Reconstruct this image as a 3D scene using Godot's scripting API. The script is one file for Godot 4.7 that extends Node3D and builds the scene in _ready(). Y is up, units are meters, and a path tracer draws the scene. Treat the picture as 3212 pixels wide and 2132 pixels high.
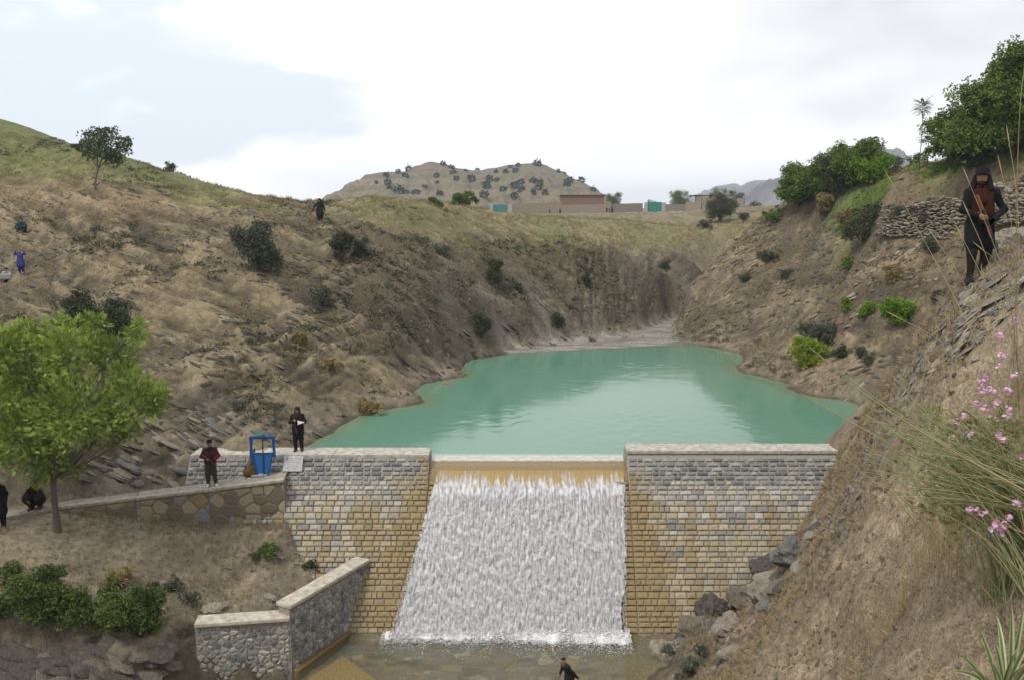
extends Node3D

# ---------------------------------------------------------------- small tools
var rng := RandomNumberGenerator.new()
var n_fine := FastNoiseLite.new()
var n_mid := FastNoiseLite.new()
var n_big := FastNoiseLite.new()
var n_bed := FastNoiseLite.new()
var mats := {}
var tex_grain: ImageTexture
var tex_grain_bump: ImageTexture
var tex_speck: ImageTexture
var tex_soft: ImageTexture

func rf(a: float, b: float) -> float:
	return rng.randf_range(a, b)

func noise(seed_: int, freq: float, octaves := 3) -> FastNoiseLite:
	var n := FastNoiseLite.new()
	n.seed = seed_
	n.noise_type = FastNoiseLite.TYPE_SIMPLEX_SMOOTH
	n.frequency = freq
	n.fractal_type = FastNoiseLite.FRACTAL_FBM
	n.fractal_octaves = octaves
	return n

func lin(r: float, g: float, b: float) -> Color:
	return Color(r, g, b).linear_to_srgb()

func tag(o: Node, label: String, category := "", group := "", kind := "") -> Node:
	if label: o.set_meta("label", label)
	if category: o.set_meta("category", category)
	if group: o.set_meta("group", group)
	if kind: o.set_meta("kind", kind)
	return o

func thing(called: String, at: Vector3, label: String, category: String, group := "", turn := 0.0) -> Node3D:
	var o := Node3D.new()
	o.name = called
	o.position = at
	o.rotation.y = turn
	add_child(o, true)
	tag(o, label, category, group)
	return o

func put(called: String, mesh: Mesh, material: Material, parent: Node = self, xf := Transform3D()) -> MeshInstance3D:
	var o := MeshInstance3D.new()
	o.name = called
	o.mesh = mesh
	o.material_override = material
	o.transform = xf
	parent.add_child(o, true)
	return o

func put_many(called: String, mesh: Mesh, material: Material, places: Array, tints: Array, parent: Node = self) -> MultiMeshInstance3D:
	var m := MultiMesh.new()
	m.transform_format = MultiMesh.TRANSFORM_3D
	m.use_colors = true
	m.mesh = mesh
	m.instance_count = places.size()
	for i in places.size():
		m.set_instance_transform(i, places[i])
		m.set_instance_color(i, tints[i])
	var o := MultiMeshInstance3D.new()
	o.name = called
	o.multimesh = m
	o.material_override = material
	parent.add_child(o, true)
	return o

func begin() -> SurfaceTool:
	var st := SurfaceTool.new()
	st.begin(Mesh.PRIMITIVE_TRIANGLES)
	return st

func tri(st: SurfaceTool, a: Vector3, b: Vector3, c: Vector3, out: Vector3) -> void:
	var n := (b - a).cross(c - a).normalized()
	if n.dot(out) > 0.0:
		var t := b
		b = c
		c = t
	else:
		n = -n
	st.set_normal(n)
	st.add_vertex(a)
	st.set_normal(n)
	st.add_vertex(b)
	st.set_normal(n)
	st.add_vertex(c)

func quad(st: SurfaceTool, a: Vector3, b: Vector3, c: Vector3, d: Vector3, out: Vector3) -> void:
	tri(st, a, b, c, out)
	tri(st, a, c, d, out)

# a box with chamfered edges
func add_box(st: SurfaceTool, xf: Transform3D, size: Vector3, bevel := 0.0) -> void:
	var h := size * 0.5
	var o := xf.origin
	if bevel <= 0.0:
		for axis in 3:
			for s in [-1.0, 1.0]:
				var q := []
				for k in [[-1, -1], [1, -1], [1, 1], [-1, 1]]:
					var p := Vector3.ZERO
					p[axis] = s * h[axis]
					p[(axis + 1) % 3] = k[0] * h[(axis + 1) % 3]
					p[(axis + 2) % 3] = k[1] * h[(axis + 2) % 3]
					q.append(xf * p)
				quad(st, q[0], q[1], q[2], q[3], (q[0] + q[2]) * 0.5 - o)
		return
	var at := func(axis: int, s: Vector3) -> Vector3:
		var p := Vector3(s.x * h.x, s.y * h.y, s.z * h.z)
		for i in 3:
			if i != axis: p[i] -= s[i] * bevel
		return xf * p
	for axis in 3:
		for s in [-1.0, 1.0]:
			var q := []
			for k in [[-1, -1], [1, -1], [1, 1], [-1, 1]]:
				var g := Vector3.ZERO
				g[axis] = s
				g[(axis + 1) % 3] = k[0]
				g[(axis + 2) % 3] = k[1]
				q.append(at.call(axis, g))
			quad(st, q[0], q[1], q[2], q[3], (q[0] + q[2]) * 0.5 - o)
			for s2 in [-1.0, 1.0]:
				var g1 := Vector3.ZERO
				g1[axis] = s
				g1[(axis + 1) % 3] = s2
				var g2 := g1
				g1[(axis + 2) % 3] = -1.0
				g2[(axis + 2) % 3] = 1.0
				var a = at.call(axis, g1)
				var b = at.call((axis + 1) % 3, g1)
				var c = at.call((axis + 1) % 3, g2)
				var d = at.call(axis, g2)
				quad(st, a, b, c, d, (a + c) * 0.5 - o)
	for sx in [-1.0, 1.0]:
		for sy in [-1.0, 1.0]:
			for sz in [-1.0, 1.0]:
				var g := Vector3(sx, sy, sz)
				tri(st, at.call(0, g), at.call(1, g), at.call(2, g), xf.basis * g)

func box_mesh(size: Vector3, bevel := 0.0) -> ArrayMesh:
	var st := begin()
	add_box(st, Transform3D(), size, bevel)
	return st.commit()

# a tapered tube along points
func add_tube(st: SurfaceTool, pts: Array, radii: Array, sides := 6, capped := true) -> void:
	var rings := []
	var norms := []
	var side := Vector3.RIGHT
	for i in pts.size():
		var d: Vector3 = (pts[mini(i + 1, pts.size() - 1)] - pts[maxi(i - 1, 0)]).normalized()
		if i == 0:
			side = d.cross(Vector3.UP if absf(d.y) < 0.9 else Vector3.RIGHT).normalized()
		side = (side - d * side.dot(d)).normalized()
		var up := d.cross(side)
		var ring := []
		var nr := []
		for k in sides:
			var a := TAU * k / sides
			var n := side * cos(a) + up * sin(a)
			nr.append(n)
			ring.append(pts[i] + n * radii[i])
		rings.append(ring)
		norms.append(nr)
	for i in pts.size() - 1:
		for k in sides:
			var k2 := (k + 1) % sides
			var q := [[i, k], [i, k2], [i + 1, k2], [i, k], [i + 1, k2], [i + 1, k]]
			var a: Vector3 = rings[i][k]
			var flip: bool = (rings[i][k2] - a).cross(rings[i + 1][k2] - a).dot(norms[i][k]) > 0.0
			if flip: q = [[i, k], [i + 1, k2], [i, k2], [i, k], [i + 1, k], [i + 1, k2]]
			for e in q:
				st.set_normal(norms[e[0]][e[1]])
				st.add_vertex(rings[e[0]][e[1]])
	if capped:
		for e in [[0, -1.0], [pts.size() - 1, 1.0]]:
			var i: int = e[0]
			var d: Vector3 = (pts[mini(i + 1, pts.size() - 1)] - pts[maxi(i - 1, 0)]).normalized() * e[1]
			for k in range(1, sides - 1):
				tri(st, rings[i][0], rings[i][k], rings[i][k + 1], d)

func mat(called: String, color: Color, rough := 0.9, grain := 0.0, bump := 0.0, scale := 0.5) -> StandardMaterial3D:
	if mats.has(called): return mats[called]
	var m := StandardMaterial3D.new()
	m.resource_name = called
	m.albedo_color = color
	m.roughness = rough
	m.metallic_specular = 0.35
	if grain > 0.0 or bump > 0.0:
		m.uv1_triplanar = true
		m.uv1_world_triplanar = true
		m.uv1_scale = Vector3.ONE * scale
		if grain > 0.0: m.albedo_texture = tex_soft if grain < 0.75 else (tex_grain if grain < 1.5 else tex_speck)
		if bump > 0.0:
			m.heightmap_enabled = true
			m.heightmap_texture = tex_grain_bump
			m.heightmap_scale = bump
	mats[called] = m
	return m

func tinted(called: String, rough := 0.95, grain := 0.0, bump := 0.0, scale := 0.5) -> StandardMaterial3D:
	var m := mat(called, Color.WHITE, rough, grain, bump, scale)
	m.vertex_color_use_as_albedo = true
	return m

func leaf_mat(called: String, light: float) -> StandardMaterial3D:
	var m := tinted(called, 0.75)
	m.backlight_enabled = true
	m.backlight = Color(light, light, light * 0.8)
	m.cull_mode = BaseMaterial3D.CULL_DISABLED
	return m

func grey_texture(side: int, f: Callable) -> ImageTexture:
	var data := PackedByteArray()
	data.resize(side * side)
	for y in side:
		for x in side:
			data[y * side + x] = clampi(int(255.0 * f.call(x, y)), 0, 255)
	return ImageTexture.create_from_image(Image.create_from_data(side, side, false, Image.FORMAT_L8, data))

func make_textures() -> void:
	var a := noise(5, 0.02, 4).get_seamless_image(512, 512)
	var b := noise(6, 0.11, 3).get_seamless_image(512, 512)
	var ad := a.get_data()
	var bd := b.get_data()
	var step := ad.size() / (512 * 512)
	var r := RandomNumberGenerator.new()
	r.seed = 77
	var white := PackedFloat32Array()
	white.resize(512 * 512)
	for i in white.size(): white[i] = r.randf()
	tex_grain = grey_texture(512, func(x, y):
		var i: int = y * 512 + x
		var v := 0.8 + (ad[i * step] / 255.0 - 0.5) * 0.32 + (bd[i * step] / 255.0 - 0.5) * 0.5 + (white[i] - 0.5) * 0.14
		return v)
	tex_soft = grey_texture(512, func(x, y):
		var i: int = y * 512 + x
		return 0.86 + (ad[i * step] / 255.0 - 0.5) * 0.3 + (bd[i * step] / 255.0 - 0.5) * 0.16 + (white[i] - 0.5) * 0.03)
	tex_grain_bump = grey_texture(512, func(x, y):
		var i: int = y * 512 + x
		return 0.5 + (ad[i * step] / 255.0 - 0.5) * 0.9 + (bd[i * step] / 255.0 - 0.5) * 0.6)
	# speckled litter: short pale straws and dark gaps on soil
	var lit := PackedFloat32Array()
	lit.resize(512 * 512)
	for i in lit.size(): lit[i] = 0.74 + (bd[i * step] / 255.0 - 0.5) * 0.6 + (ad[i * step] / 255.0 - 0.5) * 0.4
	for k in 2600:
		var px := r.randf() * 512.0
		var py := r.randf() * 512.0
		var ang := r.randf() * TAU
		var len := r.randf_range(6.0, 26.0)
		var tone := 0.95 if r.randf() < 0.6 else 0.45
		for s in int(len):
			var ix := posmod(int(px + cos(ang) * s), 512)
			var iy := posmod(int(py + sin(ang) * s), 512)
			lit[iy * 512 + ix] = lerpf(lit[iy * 512 + ix], tone, 0.7)
	tex_speck = grey_texture(512, func(x, y): return lit[y * 512 + x])

# ---------------------------------------------------------------- the ground's shape
# Surveyed spots of the valley: height and kind of ground. A multiquadric through them gives the ground's large shape.
const KINDS := {
	# colour (real, linear) and how rough the ground is there (bedding relief in metres)
	"g": [Color(0.185, 0.185, 0.068), 0.2], "d": [Color(0.193, 0.156, 0.094), 0.44], "o": [Color(0.245, 0.183, 0.11), 0.24], "c": [Color(0.094, 0.078, 0.052), 0.55],
	"k": [Color(0.145, 0.12, 0.088), 0.5], "m": [Color(0.17, 0.14, 0.10), 0.1], "s": [Color(0.33, 0.30, 0.26), 0.03], "p": [Color(0.25, 0.21, 0.115), 0.16],
	"r": [Color(0.20, 0.157, 0.1), 0.42], "q": [Color(0.24, 0.185, 0.115), 0.26], "h": [Color(0.30, 0.25, 0.18), 0.06], "f": [Color(0.36, 0.285, 0.19), 0.13], "b": [Color(0.275, 0.228, 0.16), 0.16],
}
const SOFT := 1.44
var spots := PackedVector3Array()
var spot_color := PackedColorArray()
var spot_weight := PackedFloat64Array()
var spot_mean := 0.0

func control(kind: String, numbers: Array) -> void:
	for i in range(0, numbers.size(), 3):
		spots.append(Vector3(numbers[i], numbers[i + 1], numbers[i + 2]))
		var c: Color = KINDS[kind][0]
		spot_color.append(Color(c.r, c.g, c.b, KINDS[kind][1]))

func survey() -> void:
	control("g", [-57.62, 21.88, -82, -47.16, 18.11, -78, -37.71, 15.45, -74, -32.7, 14.2, -72, -28.24, 13.01, -70, -42.06, 13.37, -69, -36.17, 12.87, -66, -29.17, 12.12, -64, -23.63, 11.69, -69, -24.26, 11.14, -64, -20.33, 10.21, -63, -30.67, 13.19, -76, -26.03, 11.91, -76, -27.23, 12.49, -73, 24.89, 10.49, -60, 25.49, 11.51, -56, 27.34, 12.55, -52, 29.16, 13.29, -48, 27.47, 12.08, -56, 29.46, 12.81, -52, 24.3, 9.5, -57])
	control("d", [-19.51, 10.74, -67, -16.83, 10.42, -66, -15.29, 10.35, -66, -22.13, 10.9, -76, -19.38, 10.55, -76, -17.49, 10.48, -76, -14.85, 10.46, -75, -12.5, 10.66, -75, -30.16, 11.76, -88, -22.46, 10.36, -88, -14.68, 10.31, -88, -34.74, 13.11, -86, -70, 20, -95, -48, 14, -100, -30, 10, -98, -20, 8.5, -95, -70, 24, -75, -75, 20, -45, -60, 12, -30, -22.07, 9.5, -58, -17.54, 9.5, -58, -14.08, 9.19, -61, -32.49, 8.22, -55, -25.76, 8.41, -53, -19.7, 7.63, -51.5, -15.55, 7.86, -53, -14.61, 8.32, -57, -38.28, 7.79, -55, -31.66, 4.79, -45, -27.67, 6.11, -46.5, -22.54, 6.15, -46, -17.34, 5.75, -45, -14.79, 5.54, -47.5, -11.82, 6.19, -51, -25.68, 4.34, -41, -21.09, 4.19, -40.5, -16.83, 3.53, -40.5, -13.28, 3.4, -43, -10.29, 3.22, -46, -25.99, 2.74, -36.5, -14.77, 2.2, -36.2, -11.72, 1.72, -37.6, -9.07, 1.17, -39.2, -6.97, 0.79, -43.2, -8.11, 2.23, -46, -40, 5, -28, -30, 0, -20])
	control("o", [-39.16, 11.47, -64, -34.74, 11.25, -62, -29.92, 11.53, -60, -26.96, 10.95, -59])
	control("c", [-7.43, 4.27, -50, -9.74, 7.7, -58, -5.7, 6.39, -60, -5.08, 3.39, -53, -4.87, 1.52, -50.5, -2.42, 2.99, -56.5, -2.68, 5.57, -63, -5.62, 0.7, -47.5, 0.61, 2.47, -61, 4.12, 2.65, -65.5, 0.68, 5.97, -68, 8.04, 2.6, -69.5, 6.56, 5.66, -74, 10.74, 4.76, -76, 15.15, 3.82, -78, 12.23, 1.92, -72.5, 17.81, 5.19, -83])
	control("k", [-13.6, 1.5, -33, -12.4, 1.4, -33.2, -15.95, 0.69, -31.6, -10.8, 1.25, -33.9, -9.6, 0.75, -34, -13.1, 0.3, -31.8, -14.49, -0.6, -31.2, -16.44, 0.4, -30.2, -19.72, 1.41, -34.5, -15.77, -0.69, -30, -18.02, 0.28, -29.5, 12.48, -0.22, -30.56, 11.61, -1.47, -29.69, 10.87, -2.33, -29.08, 9.65, -3.04, -28.58, 7.94, -3.92, -27.96, 6.46, -4.53, -27.53, 5.33, -5.07, -27.15, 8.87, -2.84, -25.7, 7.09, -3.85, -25.3, 5.67, -4.55, -25.2, -15.29, -3.05, -23, -12.61, -3.22, -22.8, -10.39, -3.66, -23.6, -13.61, -3.8, -22.2, -11.15, -4.02, -22.3, -9.87, -4.61, -22.8, -13.95, -4.52, -20.6, -11.65, -5.3, -20.6, -9.68, -5.94, -21.5, -17.61, -3.87, -22.5])
	control("m", [-8.88, 0.02, -33.33, -7.93, 0.02, -36.55, -7.31, 0.02, -38.61, -6.09, 0.02, -40.24, -4.79, 0.02, -41.21, -5.31, 0.02, -45.8, -4.59, 0.02, -47.3, -2.91, 0.02, -48.9, -3.03, 0.02, -53.55, -2.09, 0.02, -55.24, -0.49, 0.02, -57.04, -6.5, -1.4, -34, 0, -2, -35, 8, -2, -36, 0, -2, -44, 8, -2, -46, 5, -1.6, -53, 11, -1.3, -50, 12, -1.3, -42, -4, -1.4, -37, 14.65, 0.03, -59.9, 15.73, 0.03, -55.18, 14.34, 0.03, -49.68, 15.07, 0.03, -48.57, 15.82, 0.03, -44, 17.81, 0.03, -40.87, 16.2, 0.1, -37, 14.6, 0.2, -34, -6, -5.2, -22, -12, -5.2, -17, -22, -5, -13, -2, -5.2, -26, 2, -5.2, -26, -3, -5.2, -30, 3, -5.2, -30])
	control("s", [1.22, -0.12, -58.45, 6.98, -0.15, -59.81, 12.29, -0.12, -60.85, 0.6, 0.12, -59.33, 5.61, 0.3, -62.45, 9.08, 0.22, -63.45, 12.26, 0.4, -66.11, 11.91, 0.15, -62.33, 2.53, 0.25, -60.15, 6, -0.5, -58.5, 14, 0.7, -73, 17, 1.2, -79, 21, 2.2, -86])
	control("p", [-11, 10.52, -66, -8.26, 10.83, -72, -5.44, 10.57, -80, -2.39, 10.06, -90, -9.51, 9.5, -65, -6.6, 9.21, -70, -3.21, 9.11, -76, 1.71, 9.15, -84, 5.46, 8.96, -88, 10.84, 9.01, -95, 16.29, 8.74, -98, 20.99, 8.01, -96, 4.91, 7.66, -79, 10.74, 7.5, -86, 15.25, 6.83, -86, 20.21, 6.54, -88, 23.95, 7.95, -100, 24.89, 8.55, -92, -2.58, 9.99, -160, 13.62, 10.18, -220, 27.34, 10.49, -240, 41.49, 10.53, -250, 58.56, 10.24, -240, -15.05, 11.14, -160, 68.56, 10.18, -220, -25.75, 10.5, -130, -60, 10, -150, -80, 10, -250, 0, 11.5, -330, 100, 12, -330, 160, 14, -250, 110, 16, -150, -150, 12, -350, 220, 16, -380, 0, 13, -440, -200, 14, -440])
	control("r", [13.2, 0.2, -65.5, 14.83, 2.85, -67, 16.64, 5.2, -69, 18.91, 7.11, -71, 22.94, 8.72, -76, 17.56, 2.81, -64, 19.16, 4.84, -64, 21.35, 7.07, -67, 20.77, 5.2, -59, 19.04, 2.2, -58, 18.09, 1.6, -50, 19.61, 3.57, -51.5, 21.32, 5.71, -52, 22.56, 7.64, -60, 18.04, 0.92, -45, 19.64, 2.39, -45, 20.24, 3.33, -49, 20.14, 2.7, -43])
	control("q", [23.26, 10.49, -69, 24.27, 10.57, -65, 25.1, 11.44, -63, 23.69, 8.83, -65, 23.13, 7.82, -54, 23.63, 7.89, -52, 21.59, 5.89, -49.5, 22.73, 6.08, -47, 21.42, 4.32, -45, 22.95, 6.22, -45, 23.99, 8.56, -52.3, 25.84, 7.99, -48.5, 24.13, 10.54, -53.5, 26.65, 10.86, -49, 26.22, 11.81, -43, 24.11, 8.09, -39, 24.52, 8.85, -42, 30, 12.8, -66, 40, 15, -60, 42, 17, -45, 33, 14.5, -40, 40, 17, -25, 55, 20, -60, 24, 12.6, -24, 30, 16, -12, 24, 9.6, -33, 21, 6, -33, 17.5, 3.4, -33.5, 18, 6.4, -28, 14.5, 3.2, -28.5, 36, 9.5, -80, 30, 7.5, -88, 50, 14, -88])
	control("h", [7.21, 8.47, -12.8, 6.85, 8.58, -11, 7.35, 8.24, -13.8, 6.69, 7.72, -13, 5.69, 7.97, -10, 5.02, 8.41, -8, 6.21, 7.41, -12, 7.5, 6.63, -15.5, -9.51, -0.22, -30, -11.13, -0.45, -29.9, -12.69, -0.62, -29.7, -14.19, -0.76, -29.4, -15.54, -0.81, -28.9, -17.19, -0.89, -27.9, -18.91, -0.94, -26.8])
	control("f", [10, 9.4, -13, 12, 9, -18, 12.5, 6.4, -23, 10.7, 3.49, -24.5, 12.99, 1.15, -31, 4.25, 8.08, -6.7, 4.83, 7.85, -8.2, 4.71, 7.67, -8.6, 4.95, 7.21, -10, 6.13, 5.89, -13.5, 4.58, 6.99, -9.2, 7.14, 4.3, -16.5, 2.99, 7.75, -4.6, 3.46, 7.32, -6.2, 4.01, 6.4, -8.4, 8.1, 2.74, -19.5, 2.41, 7.34, -3.6, 3.17, 6.6, -6.2, 2.81, 7.16, -4.7, 2.5, 6.62, -4.8, 4.54, 4.89, -10.5, 5.03, 3.28, -12.5, 2.88, 5.55, -6.6, 3.69, 3.21, -10.5, 5.67, 0.9, -16.3, 7.42, 1.14, -19.3, 5.31, -3.6, -22.4, 5, -0.68, -17, 4.27, -4.64, -23.6, 0, 7.85, 0, -2, 7.2, 1, 2.2, 8.05, -1, 4.5, 8.4, -3.5, 7.5, 8.8, -8, 0, 6.5, -2.2, 0, 4, -6, 1, 0.6, -11, 1, 3.2, -8, 2.6, -0.6, -14, 0, -2.5, -16, 0, -4.8, -20.5, -3, 4.5, -3, -4, 0, -10, -6, -4.8, -15, 8, 9.4, 2, 14, 11, -4, 0, 8.5, 5, -4, 7.5, 6, 20, 13, -12])
	control("b", [-17.73, -0.65, -25.5, -16.65, -0.88, -26, -15.42, -1.06, -26.6, -13.71, -1.2, -28.3, -11.5, -1.31, -28.6, -9.26, -1.38, -29, -8.21, -1.62, -29.2, -7.66, -3.49, -30, -6.34, -3.52, -29.2, -10.58, -2.79, -28, -13.43, -1.91, -26, -15.94, -1.45, -24.3, -11.32, -2.83, -26, -8.44, -3.3, -27, -9.69, -3.45, -25.4, -7.27, -3.75, -28.3, -12.81, -2.75, -24.6, -10.77, -3.19, -24.6, -14.91, -2.21, -23.8, -17.76, -1.45, -24])
	pass

func solve_spots() -> void:
	var n := spots.size()
	for p in spots: spot_mean += p.y / n
	var a := []
	for i in n:
		var row := PackedFloat64Array()
		row.resize(n + 1)
		for j in n:
			var dx := spots[i].x - spots[j].x
			var dz := spots[i].z - spots[j].z
			row[j] = sqrt(dx * dx + dz * dz + SOFT)
		row[n] = spots[i].y - spot_mean
		a.append(row)
	for k in n:
		var best := k
		for i in range(k + 1, n):
			if absf(a[i][k]) > absf(a[best][k]): best = i
		var t = a[k]
		a[k] = a[best]
		a[best] = t
		var top: PackedFloat64Array = a[k]
		for i in range(k + 1, n):
			var row: PackedFloat64Array = a[i]
			var f := row[k] / top[k]
			if f == 0.0: continue
			for j in range(k, n + 1): row[j] -= f * top[j]
			a[i] = row
	spot_weight.resize(n)
	for k in range(n - 1, -1, -1):
		var row: PackedFloat64Array = a[k]
		var v := row[n]
		for j in range(k + 1, n): v -= row[j] * spot_weight[j]
		spot_weight[k] = v / row[k]

func broad(x: float, z: float) -> float:
	var h := spot_mean
	for i in spots.size():
		var dx := x - spots[i].x
		var dz := z - spots[i].z
		h += spot_weight[i] * sqrt(dx * dx + dz * dz + SOFT)
	return h

# height and colour at once, for the coarse table
func broad_all(x: float, z: float) -> Array:
	var h := spot_mean
	var cr := 0.0
	var cg := 0.0
	var cb := 0.0
	var ca := 0.0
	var cw := 0.0
	for i in spots.size():
		var p := spots[i]
		var dx := x - p.x
		var dz := z - p.z
		var d2 := dx * dx + dz * dz
		h += spot_weight[i] * sqrt(d2 + SOFT)
		var w := 1.0 / (d2 + 0.6)
		w *= w
		var c := spot_color[i]
		cr += c.r * w
		cg += c.g * w
		cb += c.b * w
		ca += c.a * w
		cw += w
	return [h, Color(cr / cw, cg / cw, cb / cw, ca / cw)]

func lines(stops: Array) -> PackedFloat32Array:
	# stops: start, then [end, step] pairs
	var out := PackedFloat32Array()
	var v: float = stops[0]
	for k in range(1, stops.size()):
		var to: float = stops[k][0]
		var s0: float = stops[k][1]
		var s1: float = stops[k][2] if stops[k].size() > 2 else s0
		var from := v
		while v < to - 0.3 * s1:
			out.append(v)
			v += lerpf(s0, s1, clampf((v - from) / (to - from), 0.0, 1.0))
		v = to
	out.append(v)
	return out

func bed_noise(x: float, y: float, z: float, right: float) -> float:
	# rock bedding: sheets that dip towards the stream, so that they outcrop as slanting bands
	var nl := Vector3(0.56, 0.80, -0.10)
	var nr := Vector3(-0.52, 0.82, 0.12)
	var w := n_mid.get_noise_3d(x * 0.25, y * 0.25, z * 0.25) * 1.5
	var s := (x * nl.x + y * nl.y + z * nl.z) * (1.0 - right) + (x * nr.x + y * nr.y + z * nr.z) * right + w
	return n_bed.get_noise_3d(s * 1.15, x * 0.12 + z * 0.05, z * 0.14 - y * 0.1)

# a sheet of ground over the lines xs, zs
var gx: PackedFloat32Array
var gz: PackedFloat32Array
var gh: PackedFloat32Array
var gc: PackedColorArray

func dam_front(y: float) -> float:
	return -31.0 + 0.704 * (0.4 - y)

func smooth(a: float, b: float, v: float) -> float:
	return smoothstep(a, b, v)

const PATH_EDGE := [Vector3(-8.50, -0.17, -29.60), Vector3(-11.23, -0.45, -29.30), Vector3(-13.84, -0.68, -29.00), Vector3(-16.22, -0.80, -28.40), Vector3(-17.92, -0.92, -27.60), Vector3(-19.22, -1.05, -26.80)]
const SILT := [Vector2(-0.7, -57.0), Vector2(12.3, -61.4), Vector2(12.7, -65.0), Vector2(13.6, -70.0), Vector2(16.5, -75.5), Vector2(15.0, -76.5), Vector2(11.3, -69.0), Vector2(7.8, -65.3), Vector2(4.4, -62.4), Vector2(0.4, -59.2)]

func silt_depth(x: float, z: float) -> float:
	# metres inside the flat of silt, negative outside
	if x < -3.0 or x > 19.0 or z > -54.0 or z < -79.0: return -9.0
	var p := Vector2(x, z)
	var d := 1e9
	for i in SILT.size():
		d = minf(d, p.distance_to(Geometry2D.get_closest_point_to_segment(p, SILT[i], SILT[(i + 1) % SILT.size()])))
	return d if Geometry2D.is_point_in_polygon(p, PackedVector2Array(SILT)) else -d

func path_y(x: float) -> float:
	for i in PATH_EDGE.size() - 1:
		var a: Vector3 = PATH_EDGE[i]
		var b: Vector3 = PATH_EDGE[i + 1]
		if x <= a.x and x >= b.x: return lerpf(a.y, b.y, (x - a.x) / (b.x - a.x))
	return -0.2

func carve(x: float, z: float, h: float) -> float:
	# the stilling basin below the dam, and the seat of the dam itself
	if z > -34.0 and z < -18.5 and x > -16.0 and x < 8.5:
		var left := lerpf(-5.42, -7.25, clampf((z + 28.5) / 3.75, 0.0, 1.0))
		if z > -24.62: left = lerpf(-7.25, -9.9, clampf((z + 24.62) / 0.42, 0.0, 1.0))
		if z > -24.1: left = lerpf(-9.9, -13.0, clampf((z + 24.1) / 4.0, 0.0, 1.0))
		var right := lerpf(4.9, 3.2, clampf((z + 27.0) / 6.0, 0.0, 1.0))
		var inside := minf(smooth(left - 0.25, left + 0.1, x), 1.0 - smooth(right - 0.5, right + 1.6, x))
		h = lerpf(h, minf(h, -5.4), inside)
	var silt := silt_depth(x, z)
	if silt > -1.6:
		var flat := 0.02 + 0.045 * clampf(silt, 0.0, 3.0) + 0.02 * n_mid.get_noise_2d(x * 0.8, z * 3.0)
		h = lerpf(h, flat, smooth(-1.6, 0.15, silt))
	# the path to the dam lies level; the ground drops before its wall
	if x < -7.6 and x > -22.0 and z < -23.0 and z > -33.0:
		for i in PATH_EDGE.size() - 1:
			var a: Vector3 = PATH_EDGE[i]
			var b: Vector3 = PATH_EDGE[i + 1]
			if x > a.x + 0.05 or x < b.x - 0.05: continue
			var t := (x - a.x) / (b.x - a.x)
			var d := z - lerpf(a.z, b.z, t)
			var py := lerpf(a.y, b.y, t)
			var drop: float = lerpf([1.65, 1.35, 0.8, 0.15, 0.1, 0.1][i], [1.35, 0.8, 0.15, 0.1, 0.1, 0.1][i], t)
			if d < -0.14 and d > -1.5: h = minf(h, py - 0.16)
			elif d <= -1.5 and d > -2.3: h = minf(h, py - 0.16 + (-1.5 - d) * 1.6)
			elif d >= -0.14 and d < 2.6: h = lerpf(minf(h, py - drop), h, smooth(1.2, 2.6, d))
			break
	if z < -27.0 and z > -32.6 and x > -3.6 and x < 5.0: h = minf(h, -5.4)
	return h

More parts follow.
